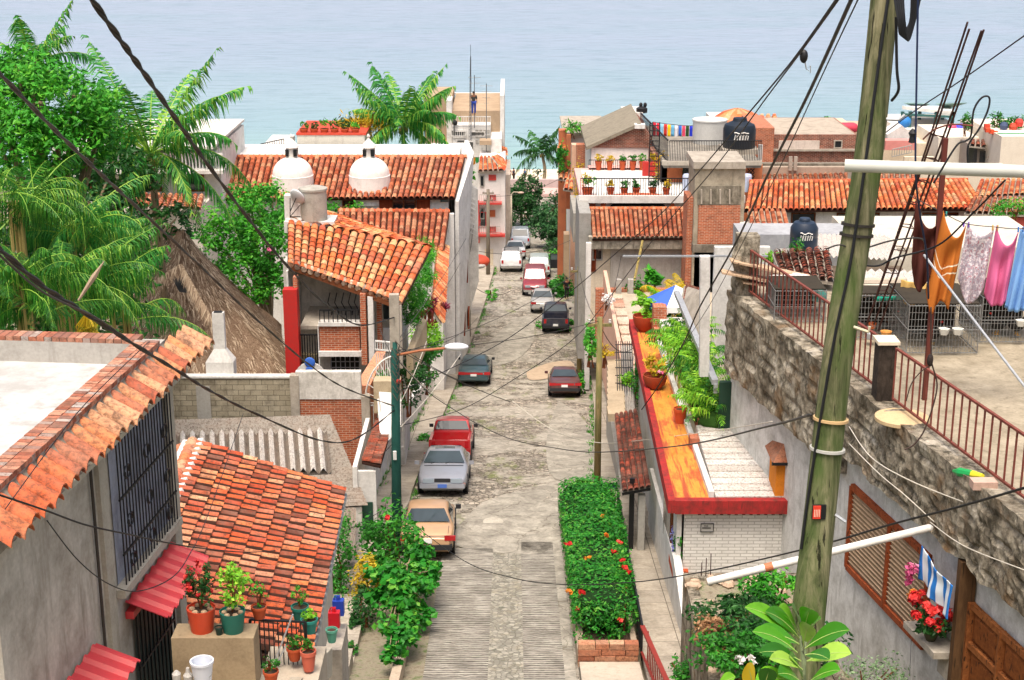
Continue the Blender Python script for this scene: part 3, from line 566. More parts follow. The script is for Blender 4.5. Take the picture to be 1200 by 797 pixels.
    for s in (-1, 1):
        for f in ((c0+.02, mid, c3-.02) if kind != 'pickup' else (c0+.03, c3+.01)): q.beam((s*(hw+.004), yf(f), .3), (s*(hw*.975+.012), yf(f), zb-.04), .018, .012, up=Vector((0, 1, 0)))
        q.beam((s*(hw+.006), yf(.12), .5), (s*(hw+.006), yf(.92), .52), .03, .05)
    q.build('door_seams', DPLAST, T)
    if kind == 'sedan': q = MB(); q.beam((-hw*.84, yf(.995), .82), (hw*.84, yf(.995), .82), .02, .02); [q.beam((s*hw*.8, yf(.86), zb+.062), (s*hw*.78, yf(.97), zb-.03), .014, .014) for s in (-1, 1)]; q.beam((-hw*.8, yf(.26)-.02, zb+.045), (hw*.8, yf(.26)-.02, zb+.045), .03, .015); q.build('boot_seam', DPLAST, T)
    q = MB(); [q.beam((x_, yf(c0)+.02, zb+.07), (x_+.45, yf(c0)+.22, zb+.17), .02, .02) for x_ in (-.5, .05)]; q.build('wiper', DPLAST, T)
    if 'sunroof' in opts: q = MB(); q.box(-.38, .38, yf(.5), yf(.6), Hh+.015, Hh+.035); q.build('sunroof', glass, T)
    if 'redband' in opts: q = MB(); q.box(-hw*.6, hw*.6, yf(1)-.02, yf(1)+.011, .68, .8); q.build('tail_panel', LRED, T)
    if 'opendoor' in opts:
        q = MB(); q.box(-hw-.85, -hw, yf(.32), yf(.32)+.07, .35, zb); q.box(-hw-.8, -hw-.74, yf(.32), yf(.32)+.05, zb, Hh-.1); q.box(-hw-.06, -hw, yf(.32), yf(.32)+.05, zb, Hh-.1); q.box(-hw-.8, -hw, yf(.32), yf(.32)+.05, Hh-.14, Hh-.1); d = q.build('open_door', DPLAST, T); q = MB(); q.box(-hw-.74, -hw-.06, yf(.32)+.02, yf(.32)+.03, zb, Hh-.14); q.build('door_window', glassmat('#5c6c6a', .1), d)
    if 'rack' in opts:
        q = MB(); [q.beam((-wr*.85, yf(f), Hh+.08), (wr*.85, yf(f), Hh+.08), .04) for f in (.45, .6, .8)]; [q.beam((s*wr*.8, yf(.42), Hh+.06), (s*wr*.8, yf(.85), Hh+.06), .04) for s in (-1, 1)]; q.build('roof_rack', DPLAST, T)
    return T
def park(T, x, y, away=True):
    """away: its tail faces the camera; a parked car follows the slope"""
    dy = 1.3; sl_ = math.atan((gz(y+dy)-gz(y-dy))/(2*dy)); z = (gz(y+dy)+gz(y-dy))/2+.03
    T.location = (x, y, z)
    hd = math.atan2(lut(KL, y+4)-lut(KL, y-4), 8)
    T.rotation_euler = (Matrix.Rotation(sl_, 3, 'X') @ Matrix.Rotation((math.pi if away else 0)-hd*.6, 3, 'Z')).to_euler()
park(car('parked_car', 'tan sedan parked nearest the camera, half hidden behind the leafy roadside shrub', 'sedan', paint('#c09a74'), 4.5, 1.75, 1.38, ('blackmirror', 'darkbumper')), -2.78, 47.3, True)
park(car('parked_car', 'silver sedan with blue front plate parked facing uphill behind the tan car', 'sedan', paint('#8f939c'), 4.9, 1.86, 1.38, ('sunroof', 'blueplate', 'orange')), -2.58, 55.3, False)
park(car('pickup_truck', 'red pickup truck with open empty bed parked by the left pavement', 'pickup', paint('#b3161f'), 4.9, 1.72, 1.55, ('blackmirror',), group=None), -2.55, 61.8, True)
park(car('parked_car', 'dark blue-green coupe parked by the left kerb near two people walking', 'sedan', paint('#2f4a50'), 4.6, 1.78, 1.32, ('blackmirror', 'redband')), -2.1, 84, True)
park(car('parked_car', 'dark maroon brown sedan parked alone on the right beside the tan repair patch', 'sedan', paint('#5a3434'), 4.4, 1.72, 1.38, ('darkbumper', 'redband')), 2.85, 80, True)
park(car('pickup_truck', 'dark navy pickup truck, nearest of the row parked on the right', 'pickup', paint('#1f2436'), 4.9, 1.78, 1.62, ('darkbumper',), group=None), 2.95, 100, True)
park(car('parked_car', 'pale silver hatchback in the right row, between the navy pickup and the maroon van', 'sedan', paint('#a9a8a4'), 3.9, 1.66, 1.44), 2.2, 106.5, True)
park(car('parked_van', 'maroon van with light bumper, third in the right row facing uphill', 'suv', paint('#8a2430'), 4.7, 1.85, 1.8, ()), 1.75, 113.5, False)
park(car('parked_car', 'greenish white car with its left door open, last of the right row', 'suv', paint('#b8c4c0'), 4.4, 1.8, 1.65, ('opendoor',)), 2.2, 121, True)
park(car('parked_car', 'white estate car with roof rack, nearest of the three parked far down on the left', 'suv', paint('#d8d8d8'), 4.5, 1.8, 1.65, ('rack',)), -.05, 124, True)
park(car('parked_car', 'white sedan with dark windows, middle of the three parked far down on the left', 'sedan', paint('#cfd0d0'), 4.5, 1.75, 1.42), .3, 131.5, True)
park(car('parked_car', 'pale blue grey van, farthest of the three cars parked far down on the left', 'suv', paint('#aab4c0'), 4.6, 1.85, 1.8), .75, 139, True)

# ======================= PEOPLE =======================
def person(label, loc, rz, mats, joints, hgt=1.7, group=None):
    """skinned figure: joints is a dict of offsets overriding the standing pose (metres, facing -Y)"""
    skin, top, leg, hair, shoe = mats; k = hgt/1.7
    J = dict(pel=(0, 0, .92), sp=(0, 0, 1.12), ch=(0, 0, 1.33), nk=(0, 0, 1.46), hd=(0, -.01, 1.55), ht=(0, -.01, 1.66), hl=(-.09, 0, .9), hr=(.09, 0, .9), kl=(-.1, -.02, .48), kr=(.1, -.02, .48), al=(-.1, .03, .08), ar=(.1, .03, .08), tl=(-.1, -.13, .03), tr=(.1, -.13, .03), sl=(-.19, 0, 1.4), sr=(.19, 0, 1.4), el=(-.24, .03, 1.13), er=(.24, .03, 1.13), wl=(-.24, -.04, .88), wr=(.24, -.04, .88), fl=(-.23, -.06, .79), fr=(.23, -.06, .79)); J.update(joints)
    T = thing('person', label, 'person', (0, 0, 0), group)
    def skinned(nm, names, edges, rad, mat, parent):
        me = bpy.data.meshes.new(nm); me.from_pydata([Vector(J[a])*k for a in names], [(names.index(a), names.index(b)) for a, b in edges], []); o = bpy.data.objects.new(nm, me); COL.objects.link(o)
        md = o.modifiers.new('s', 'SKIN'); sv = me.skin_vertices[0].data
        for i, a in enumerate(names): sv[i].radius = (rad[a][0]*k, rad[a][1]*k); sv[i].use_root = (i == 0)
        ss = o.modifiers.new('d', 'SUBSURF'); ss.levels = 1; ss.render_levels = 1; me.materials.append(mat); o.parent = parent
        dg = bpy.context.evaluated_depsgraph_get(); dg.update(); m2 = bpy.data.meshes.new_from_object(o.evaluated_get(dg)); o.modifiers.clear(); o.data = m2
        m2.polygons.foreach_set('use_smooth', [True]*len(m2.polygons)); return o
    R = dict(pel=(.14, .1), sp=(.12, .09), ch=(.15, .1), nk=(.05, .05), hd=(.075, .09), ht=(.06, .07), hl=(.08, .08), hr=(.08, .08), kl=(.055, .055), kr=(.055, .055), al=(.04, .04), ar=(.04, .04), tl=(.035, .03), tr=(.035, .03), sl=(.055, .055), sr=(.055, .055), el=(.04, .04), er=(.04, .04), wl=(.028, .028), wr=(.028, .028), fl=(.035, .02), fr=(.035, .02))
    b = skinned('body', list(J), [('pel', 'sp'), ('sp', 'ch'), ('ch', 'nk'), ('nk', 'hd'), ('hd', 'ht'), ('pel', 'hl'), ('pel', 'hr'), ('hl', 'kl'), ('kl', 'al'), ('al', 'tl'), ('hr', 'kr'), ('kr', 'ar'), ('ar', 'tr'), ('ch', 'sl'), ('sl', 'el'), ('el', 'wl'), ('wl', 'fl'), ('ch', 'sr'), ('sr', 'er'), ('er', 'wr'), ('wr', 'fr')], R, skin, T)
    g = lambda d, e=.018: {a: (R[a][0]+d, R[a][1]+e) for a in R}
    skinned('shirt', ['pel', 'sp', 'ch', 'sl', 'el', 'sr', 'er'], [('pel', 'sp'), ('sp', 'ch'), ('ch', 'sl'), ('sl', 'el'), ('ch', 'sr'), ('sr', 'er')], g(.02), top, T)
    skinned('trousers', ['pel', 'hl', 'kl', 'al', 'hr', 'kr', 'ar'], [('pel', 'hl'), ('hl', 'kl'), ('kl', 'al'), ('pel', 'hr'), ('hr', 'kr'), ('kr', 'ar')], g(.028, .028), leg, T)
    h = Vector(J['ht'])*k; q = MB(); q.ell((h.x, h.y+.02, h.z-.02), (.095*k, .11*k, .1*k), 12, 8); q.build('hair', hair, T, smooth=True)
    hd = Vector(J['hd'])*k; q = MB(); q.ell((hd.x, hd.y-.115*k, hd.z), (.014, .03, .022), 6, 4); q.build('nose', skin, T, smooth=True)
    T.location = loc; T.rotation_euler = (0, 0, rz); return T
SKIN = plain('#8a5a3e', .6, var=.1); HAIR = plain('#1a1412', .7); DEN = plain('#2a4a8c', .8, var=.2); WALK = dict(kl=(-.1, -.16, .5), al=(-.1, -.12, .1), tl=(-.1, -.27, .06), kr=(.1, .02, .48), ar=(.1, .28, .13), tr=(.1, .16, .03), el=(-.25, .1, 1.14), wl=(-.25, .1, .9), fl=(-.25, .08, .81), er=(.25, -.06, 1.14), wr=(.24, -.2, .93), fr=(.24, -.26, .85))
g = atg(529, 431); person('person in orange brown top and blue jeans walking down the left pavement', (g.x, g.y, gz(g.y)+.17), math.pi*.97, (SKIN, plain('#c46a44', .8), DEN, HAIR, BLK), WALK, 1.68)
g = atg(518.5, 427); person('person dressed in black walking close to the white house wall', (g.x, g.y, gz(g.y)+.17), math.pi*1.02, (SKIN, BLK, BLK, HAIR, BLK), WALK, 1.6)
for i, (px, py, c) in enumerate([(664, 351, '#1c1c20'), (675, 353, '#b8b0c0')]):
    g = atg(px, py+2); person(['person in dark clothes standing by the right pavement behind the bush', 'person in pale lilac top standing by the pole on the right pavement'][i], (g.x, g.y, gz(g.y)+.17), 0.4+i, (SKIN, plain(c, .8), BLK, HAIR, BLK), {}, 1.62)
# ======================= LEFT SIDE =======================
V = Vector
# ---- near left house with the white flat roof
T = thing('plaster_house', 'grey plaster house at near left with white flat roof, brick parapet and eave tiles', 'house', (-9, 17, 20))
m = MB(); m.box(-16, -4.70, 14.6, 20.35, 18, 31.45); m.build('wall', plaster('#cbc6ba', '#7a7264', .7, 1.2, .47), T)
m = MB(); m.box(-15.9, -4.98, 14.6, 20.1, 31.45, 31.6); m.build('flat_roof', plaster('#cacaca', '#8c8a82', .7, .7, .43), T)
m = MB(); m.box(-16, -4.68, 20.1, 20.36, 31.4, 31.9); m.box(-4.98, -4.68, 14.3, 20.1, 31.4, 31.9); m.build('parapet_wall', plaster('#b4b0a8', '#6c675e', .6, 1.5), T)
BR2 = tilemat(['#8a4a38', '#b06a50', '#c08a70', '#7a4030', '#a8a098'], amt=.5, name='parapet_brick')
m = MB()
for i in range(0, 58): y = 14.3+i*.1; m.box(-5.0, -4.845, y, y+.09, 31.9, 31.96+random.uniform(0, .008)); m.box(-4.835, -4.66, y, y+.09, 31.9, 31.96+random.uniform(0, .008))
for i in range(0, 98): x = -15.76+i*.11; m.box(x, x+.1, 20.1, 20.37, 31.9, 31.965)
m.build('brick_coping', BR2, T)
m = MB(); m.add([(-4.68, 14.2, 31.86), (-4.68, 20.4, 31.86), (-4.56, 20.4, 31.7), (-4.56, 14.2, 31.7), (-4.68, 14.2, 31.4), (-4.68, 20.4, 31.4), (-4.5, 20.4, 31.4), (-4.5, 14.2, 31.4)], [(0, 1, 2, 3), (3, 2, 6, 7), (4, 0, 3, 7), (1, 5, 6, 2)]); m.build('mortar_fillet', plaster('#9c9484', '#524a3e', .7, 3), T)
TM_EAVE = tilemat(['#b04a2e', '#c8643c', '#d28a5c', '#cc9a74', '#b0583e', '#d8a47c'], amt=.8, cut=.56, name='eave_tile')
m = MB()
for i in range(27):                       # one course of half-round tiles
    y = 14.2+i*.262; rr = random.random()*.8+(.0 if i > 6 else -.0); p0 = V((-4.68+random.uniform(-.03, .03), y+.12, 31.8)); p1 = V((-4.27+random.uniform(-.03, .03), y+.12+random.uniform(-.03, .03), 31.55+random.uniform(-.015, .015))); vv = []
    for p, r in ((p0, .1), (p1, .125)):
        for k in range(9): t_ = math.pi*k/8; vv.append(p+V((0, -r*math.cos(t_), r*math.sin(t_)*.9)))
    for p, r in ((p0, .085), (p1, .108)):
        for k in range(9): t_ = math.pi*k/8; vv.append(p+V((0, -r*math.cos(t_), r*math.sin(t_)*.9)))
    m.add(vv, [(k, k+1, 10+k, 9+k) for k in range(8)]+[(18+k, 27+k, 28+k, 19+k) for k in range(8)]+[(9+k, 10+k, 28+k, 27+k) for k in range(8)], min(1, max(0, (.1+rr*.4) if i < 7 else .35+rr*.8)))
for i in range(10):                       # tiles turning the near corner
    x = -4.8-i*.26; p0 = V((x, 14.35, 31.78)); p1 = V((x+random.uniform(-.03, .03), 13.95, 31.5)); vv = []
    for p, r in ((p0, .1), (p1, .125)):
        for k in range(9): t_ = math.pi*k/8; vv.append(p+V((-r*math.cos(t_), 0, r*math.sin(t_)*.9)))
    m.add(vv, [(k, k+1, 10+k, 9+k) for k in range(8)], random.random()*.4)
m.build('eave_tiles', TM_EAVE, T, smooth=True, ang=50)
m = MB(); m.box(-4.70, -4.46, 14.6, 20.6, 31.36, 31.43); m.build('eave_board', plaster('#c4bfae', '#7c7668', .5, 2), T)
# wall frame strips (columns) and barred window
CL = plaster('#b5afa0', '#6a6356', .5, 2)
m = MB(); m.box(-4.70, -4.63, 20.12, 20.4, 24, 31.36); m.build('corner_column', CL, T); m = MB(); m.box(-4.70, -4.64, 17.5, 17.75, 24, 31.36); m.build('column', CL, T)
m = MB(); m.box(-4.69, -4.54, 17.8, 20.2, 29.22, 29.33); m.build('window_sill', CL, T)
wn = MB(); wn.quad((-4.685, 17.95, 29.33), (-4.685, 20.1, 29.33), (-4.685, 20.1, 31.34), (-4.685, 17.95, 31.34)); wp = wn.build('window', plaster('#a9aebc', '#4a4a54', .7, .8, .5), T)
m = MB()
for i in range(20): y = 17.97+i*.112; m.beam((-4.58, y, 29.33), (-4.58, y, 31.34), .015)
for z in (29.75, 30.5): m.beam((-4.58, 17.95, z), (-4.58, 20.12, z), .026)
for yc in (18.2, 18.95, 19.7):              # wrought scroll work
    for zc in (29.6, 30.15, 30.8):
        for s in (-1, 1): m.tube([V((-4.545, yc+s*(.02+.09*math.sin(a)), zc+.09*math.cos(a)*s)) for a in [k*.7 for k in range(8)]], .011, 4)
m.build('window_bars', IRON, wp)
m = MB(); m.tube([(-4.66, 17.3, 31.36), (-4.66, 17.3, 27)], .02, 6); m.build('conduit', plain('#3a3530', .7), T)
m = MB(); m.quad((-4.685, 18.35, 26), (-4.685, 19.85, 26), (-4.685, 19.85, 28.75), (-4.685, 18.35, 28.75)); d = m.build('door', glassmat('#2a4440', .3), T)
m = MB(); [m.beam((-4.64, 18.38+i*.147, 26), (-4.64, 18.38+i*.147, 28.75), .025) for i in range(11)]; [m.beam((-4.64, 18.35, z), (-4.64, 19.85, z), .03) for z in (27.0, 27.9, 28.7)]; m.build('door_bars', IRON, d)
def awning(y0, y1):
    m = MB(); n = int((y1-y0)/.052); prev = None; zt = 28.98
    for i in range(n+1):
        y = y0+(y1-y0)*i/n; k = (i % 5); dz = (.045 if k in (0, 1) else 0.)
        a = (-4.67, y, zt+dz); b = (-4.12, y, zt-.2+dz)
        if prev: m.quad(prev[0], a, b, prev[1]); m.quad(*(V(q)-V((0, 0, .012)) for q in (prev[0], prev[1], b, a)))
        prev = (a, b)
    for k in (.25, .8): m.beam((-4.67, y0+(y1-y0)*k, zt-.03), (-4.15, y0+(y1-y0)*k, zt-.22), .03)
    m.box(-4.69, -4.58, y0+.03, y1-.03, 28.76, 28.86)
    return m
awning(18.1, 20.05).build('awning', plain('#cf3f42', .45, .4, var=.2), T); awning(14.8, 17.05).build('awning', plain('#cf3f42', .45, .4, var=.2), T)
RZ = Matrix.Rotation(-.1, 3, 'Z'); PV = V((-4.7, 20.3, 0)); T.rotation_euler = (0, 0, -.1); T.location = RZ @ (T.location-PV)+PV+V((-.13, 0, 0))

# ---- tiled cottage roof just below
T = thing('tiled_cottage', 'small cottage with a sagging orange barrel tile roof at lower left', 'house', (-5, 25, 20))
A = at(358, 778, 21.3); B = at(401, 577, 29.3); C = at(226, 519, 28.6); D = V((-6.1, 21.3, C.z-.1))
m = MB(); tiles(m, A, B, C, D, .262, .31, 8, .035, 1.2, .5, rad=.4, shade_sides=True); m.build('roof', [TM_HOUSE, plaster('#4a3026', '#1c1410')], T, smooth=True, ang=60)
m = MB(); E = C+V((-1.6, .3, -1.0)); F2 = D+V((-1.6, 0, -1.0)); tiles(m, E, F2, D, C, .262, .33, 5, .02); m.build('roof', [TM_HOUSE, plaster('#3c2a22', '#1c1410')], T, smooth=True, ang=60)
m = MB(); N = 18
for i in range(N):
    p = C.lerp(D, i/N); q = C.lerp(D, (i+1.15)/N); m.tube([p+V((0, 0, .03)), q+V((0, 0, .0))], [.11, .14], 8, rnd=random.random())
m.build('ridge_tiles', TM_HOUSE, T, smooth=True, ang=60)
m = MB(); m.tube([C+V((.14, .1, -.02)), C.lerp(D, .3)+V((.16, 0, -.03)), C.lerp(D, .6)+V((.14, 0, -.02)), D+V((.15, 0, 0))], .1, 6); m.tube([C+V((-.14, 0, -.02)), D+V((-.15, 0, 0))], .1, 6); m.build('ridge_mortar', plaster('#ddd8d0', '#8a847a', .6, 5), T)
m = MB(); m.add([A+V((-.25, .1, -.2)), B+V((-.25, -.1, -.2)), B+V((-.25, -.1, -7)), A+V((-.25, .1, -7))], [(0, 1, 2, 3)]); m.add([B+V((-.25, -.1, -.2)), C+V((0, -.1, -.2)), C+V((0, -.1, -8)), B+V((-.25, -.1, -7))], [(0, 1, 2, 3)]); m.add([A+V((-.25, .1, -.2)), D+V((0, .1, -.2)), D+V((0, .1, -8)), A+V((-.25, .1, -7))], [(0, 1, 2, 3)]); m.build('wall', plaster('#c8c2b4', '#7c7466'), T)
m = MB(); m.tube([A+V((.06, 0, -.06)), B+V((.06, 0, -.06))], .05, 6); m.build('gutter', plain('#8a8d8a', .6), T)

# ---- raised concrete platform with flower pots, gate
T = thing('concrete_platform', 'stained concrete block and steps below the cottage roof holding the flower pots', 'platform', (-3.6, 17.7, 24))
a = at(219, 748, 17.4); b = at(297, 748, 17.4); zt = a.z
m = MB(); m.box(a.x-.2, b.x, 17.4, 17.8, 22, zt); m.build('block', plaster('#a08e72', '#5c4c38', .5, 2), T)
m = MB(); m.box(a.x-.5, b.x+1.0, 15.9, 17.4, 22, zt-.75); m.box(b.x, b.x+.75, 17.4, 18.6, 22, zt-.75); m.build('step', plaster('#b8ac9a', '#6a6050', .5, 3), T)
a2 = at(372, 768, 18); m = MB(); m.beam(at(345, 815, 17.5), at(383, 775, 20.3), .16, .4); m.build('side_wall', plaster('#b9b1a0', '#716a5a', .5, 3), T)
def pot(loc, rt, h, mat, plant, label, cat='flower pot', group='potted plants', stones=False, name='flower_pot', rim=True):
    T = thing(name, label, cat, loc, group); m = MB(); x, y, z = loc
    m.lathe(loc, [(rt*.68, 0), (rt*.97, h*.8), (rt*1.06, h*.81), (rt*1.06, h), (rt*.95, h), (rt*.93, h*.88), (0, h*.87)] if rim else [(rt*.75, 0), (rt, h), (rt*.94, h), (rt*.92, h*.9), (0, h*.88)], 20); m.build('pot', mat, T, smooth=True, ang=35)
    m = MB(); m.lathe((x, y, z+h*.875), [(rt*.9, 0), (0, .02)], 12); m.build('soil', SOIL, T)
    if stones:
        for k in range(6):
            t_ = k*1.05; m = MB(); m.ell((x+rt*.62*math.cos(t_), y+rt*.62*math.sin(t_), z+h*.93), (rt*.24, rt*.2, rt*.17), 8, 5); m.build('stone', plaster('#c0a486', '#7a664e', .4, 6), T, smooth=True)
    if plant: plant(T, V((x, y, z+h*.88)), rt)
    return T
def pl_bush(h, r, mat, n=260, sz=.07, fl=None, nf=0, fs=.06, stem=True, fc=.85):
    def f(T, p, rt):
        if stem:
            for k in range(4): m = MB(); m.tube([p, p+V((random.uniform(-.1, .1)*r*3, random.uniform(-.1, .1)*r*3, h*.45)), p+V((random.uniform(-.6, .6)*r, random.uniform(-.6, .6)*r, h*.8))], [.012, .008, .004], 4); m.build('stem', WOODB, T)
        m = MB(); leaves(m, p+V((0, 0, h*.58)), (r, r, h*.48), n, sz, 16, .4, .3); m.build('leaves', mat, T)
        if fl:
            m = MB(); leaves(m, p+V((0, 0, h*.68)), (r, r, h*.45), nf, fs, max(6, nf//8), .16, .7, aspect=.9); m.build('blossoms', fl, T)
    return f
c = at(238, 751, 17.62); c.z = zt; pot((c.x, c.y, zt), .185, .32, POTR, pl_bush(.62, .2, L_DK, 650, .05, FL_RED, 130, .05), 'large orange red bucket planter with red flowering bush, on the concrete block', stones=True, rim=False)
c = at(274, 748, 17.6); pot((c.x, c.y, zt), .165, .28, POTG, pl_bush(.66, .27, L_LIME, 560, .07), 'dark green bucket planter with bright leafy sapling beside the orange bucket', stones=True, rim=False)
c = at(257, 745, 17.5); pot((c.x, c.y, zt), .05, .11, plain('#12332c', .5), None, 'tiny dark green cup between the two large planters on the block', cat='cup')
c = at(304, 724, 18.0); pot((c.x, c.y, c.z), .1, .17, POTM, pl_bush(.34, .13, L_BR, 120, .05), 'terracotta pot at the left end of the railing with a thin upright plant')
c = at(352, 726, 18.6); pot((c.x, c.y, c.z), .115, .2, POTG, pl_bush(.3, .09, L_BR, 110, .045), 'upper teal pot hooked at the corner of the railing with a sparse cactus sprig')
c = at(363, 741, 18.3); pot((c.x, c.y, c.z), .11, .2, plain('#2a8478', .5), pl_bush(.16, .1, L_LIME, 130, .05), 'lower teal pot on the railing post with a lime green succulent')
c = at(345.5, 773, 18.0); pot((c.x, c.y, c.z), .1, .18, POTM, pl_bush(.2, .11, L_MID, 170, .045), 'terracotta pot with round green herb hanging halfway down the railing')
c = at(362, 785, 17.9); pot((c.x, c.y, c.z), .1, .28, plain('#c4624c', .7), pl_bush(.2, .1, L_MID, 130, .045), 'tall pinkish clay pot beside the railing gate post')
c = at(318, 800, 17.2); pot((c.x, c.y, c.z), .095, .17, POTM, pl_bush(.22, .1, L_MID, 140, .045), 'clay pot with grey green plant at the bottom of the black gate')
c = at(238, 800, 16.6); T = thing('bucket', 'white plastic bucket standing open below the orange planter', 'bucket', c); m = MB(); m.lathe(c, [(.1, 0), (.135, .27), (.145, .27), (.145, .3), (.125, .3), (.095, .03), (0, .03)], 20); m.build('pail', plain('#d8dde6', .4, var=.05), T, smooth=True, ang=40); m = MB(); m.tube([c+V((.14*math.cos(a), .14*math.sin(a)*.3-.1, .2-.12*math.sin(a))) for a in [k*math.pi/8 for k in range(9)]], .004, 4); m.build('handle', CHROME, T)
c = at(221, 800, 16.6); m = MB(); m.lathe(c, [(.05, 0), (.06, .1), (.03, .14), (.02, .2), (0, .2)], 12); m.lathe(c+V((-.14, 0, 0)), [(.05, 0), (.055, .12), (.02, .16), (0, .17)], 12); m.build('bottle_pair', plain('#b8b4ae', .5), label='two small pale bottles on the step left of the white bucket', cat='bottles')
T = thing('gate', 'black iron railing gate in front of the orange roof, carrying small pots', 'gate', at(330, 797, 18))
m = MB(); p0 = at(296, 783, 18.1); p1 = at(360, 786, 18.1); h = at(296, 726, 18.1).z-p0.z; railing(m, p0, p1, h, 12, .014, .022, .02); m.beam(p0, p0+V((0, 0, h)), .035); m.beam(p1, p1+V((0, 0, h)), .04); m.build('gate_panel', IRON, T)
m = MB(); m.beam(at(322, 775, 18), at(343, 720, 18), .02); m.beam(at(318, 790, 18), at(336, 755, 18), .02); m.build('brace', GALV, T)
for px, py, col, lb, D in ((397, 714, '#23409c', 'blue plastic jug standing on the path edge by the cottage eave', 22.5), (392, 728, '#b81c28', 'red plastic jug in front of the blue one at the cottage eave', 22.2)):
    p = at(px, py+6, D); m = MB(); m.box(p.x-.09, p.x+.09, p.y-.07, p.y+.07, p.z, p.z+.26); m.box(p.x-.03, p.x+.03, p.y-.03, p.y+.03, p.z+.26, p.z+.32); m.tube([p+V((-.07, 0, .26)), p+V((-.05, 0, .33)), p+V((.03, 0, .33))], .012, 5); m.build('plastic_jug', plain(col, .4), label=lb, cat='jug')
p = at(389, 752, 21.6); pot((p.x, p.y, p.z), .09, .22, plain('#5aa088', .5), None, 'pale green tall pot at the lower corner of the cottage roof')
# little wall carrying these
m = MB(); q = at(392, 757, 21.9); m.box(q.x-.14, q.x+.12, 21.8, 22.7, q.z-3.2, q.z-.02); m.build('garden_wall', CONC, label='low pale concrete wall under the jugs at the cottage corner', cat='wall')

# ---- shrubs by the lower path
def shrub(name, label, c, r, n, sz, mat, group=None, extra=(), clump=26, trunk=.5, up=.7, cr=.42, hollow=.5, cat='shrub', asp=.5):
    c = V(c); T = thing(name, label, cat, (c.x, c.y, c.z-r[2]), group)
    for k in range(3): m = MB(); m.tube([c+V((random.uniform(-.15, .15), random.uniform(-.1, .1), -r[2]-trunk)), c+V((random.uniform(-.3, .3)*r[0], 0, -r[2]*.3)), c+V((random.uniform(-.6, .6)*r[0], random.uniform(-.5, .5)*r[1], r[2]*.4))], [.04, .03, .012], 5); m.build('stem', WOODB, T)
    m = MB(); leaves(m, c, r, n, sz, clump, cr, hollow, up=up, aspect=asp); m.build('foliage', mat, T)
    for (nm, cc, rr, nn, ss, mm) in extra: m = MB(); leaves(m, V(cc), rr, nn, ss, max(5, nn//25), .35, .5, aspect=.8); m.build(nm, mm, T)
    return T
p = atg(466, 752); z = gz(38)

shrub('broadleaf_shrub', 'taller hibiscus shrub with a red bloom at the foot of the green pole', (-3.5, 42.2, gz(42)+1.5), (1.1, 1.3, 1.2), 2200, .17, L_MID, clump=34, extra=(('bloom', at(452, 606, 41.6), (.1, .1, .1), 20, .14, FL_RED),))
shrub('croton_bush', 'yellow and red leaved croton bush beside the path behind the big leaves', (-4.25, 40.6, gz(40)+.9), (.5, .7, .65), 900, .13, L_YEL)
shrub('agave_plant', 'dark low bush under the yellow croton at the path edge', (-4.1, 38.6, gz(38)+.55), (.38, 1.0, .55), 800, .12, L_DK)
shrub('path_bush', 'dense green bush between the cottage roof edge and the stepped path', (-5.2, 41.5, gz(41)+1.3), (.62, 1.6, 1.1), 2200, .12, L_MID)
for i, (y, x) in enumerate([(33.6, -4.25), (36.4, -4.2), (31.8, -4.2)]): shrub('weed_tuft', ['small weed tuft by the path edge near the frame bottom', 'small weed tuft by the path beside the bare bed', 'weed tuft lowest on the path edge'][i], (x, y, gz(y)+.35), (.16, .3, .2), 160, .1, L_MID, clump=8, cat='weed')

# ---- corrugated shed roof, block wall, chimney
T = thing('shed', 'weathered grey corrugated roof shed between the cottage and the white house wall', 'shed', (-8, 49, 16))
TMC = tilemat(['#5c564e', '#7a7368', '#a29b90', '#b4ada2'], '#3f3c36', .5, .56, 'fibre_cement')
m = MB()
def corr(m, A, B, C, D, n, amp=.035, st=0):      # corrugations run from edge AB to edge DC
    A, B, C, D = map(V, (A, B, C, D)); N = (B-A).cross(D-A).normalized(); N = N if N.z > 0 else -N; prev = None; rn = random.random()
    for i in range(n*4+1):
        u = i/(n*4); d = N*amp*math.sin(2*math.pi*i/4)
        if i % 24 == 0: rn = random.random()
        a = A.lerp(B, u)+d; b = D.lerp(C, u)+d
        if prev: m.quad(prev[0], a, b, prev[1], (.12+.2*rn if (i-1) % 4 > 1 else .7+.3*rn) if st else rn)  # st paints shade into the valleys so the ridges read
        prev = (a, b)
P1 = at(200, 604, 46); P2 = at(431, 592, 46.3); P3 = at(386, 486, 51.7); P4 = at(200, 492, 51.7)
corr(m, P1, P4, P3, P2, 27, .1, 1); m.build('roof', TMC, T)
m = MB(); Q = [at(200, 556, 47.9), at(388, 556, 47.9), at(383, 508, 50.3), at(200, 512, 50.3)]; Q = [q+V((0, 0, .12)) for q in Q]; corr(m, *Q, 16, .13, 1); m.build('upper_roof_sheet', tilemat(['#55514a', '#807a70', '#c8c4bc', '#dcd8d0'], '#2c2a26', .5, .56), T)
m = MB(); z0 = 15.8; m.add([P2+V((-.2, 0, -.1)), P3+V((-.2, 0, -.1)), V((P3.x-.2, P3.y, z0)), V((P2.x-.2, P2.y, z0))], [(0, 1, 2, 3)]); m.add([P1+V((0, .1, -.1)), P2+V((-.2, .1, -.1)), V((P2.x-.2, P2.y+.1, z0)), V((P1.x, P1.y+.1, z0))], [(0, 1, 2, 3)]); m.build('wall', WHITE, T)
m = MB(); m.quad(at(400, 590, 46.8)+V((0, 0, -.3)), at(418, 590, 46.8)+V((0, 0, -.3)), at(418, 660, 44.5), at(400, 660, 44.5)); corr(m, at(398, 590, 46)+V((0, 0, -.15)), at(417, 590, 46)+V((0, 0, -.15)), at(416, 655, 43), at(398, 655, 43), 4, .03); m.build('lower_roof_sheet', TMC, T)
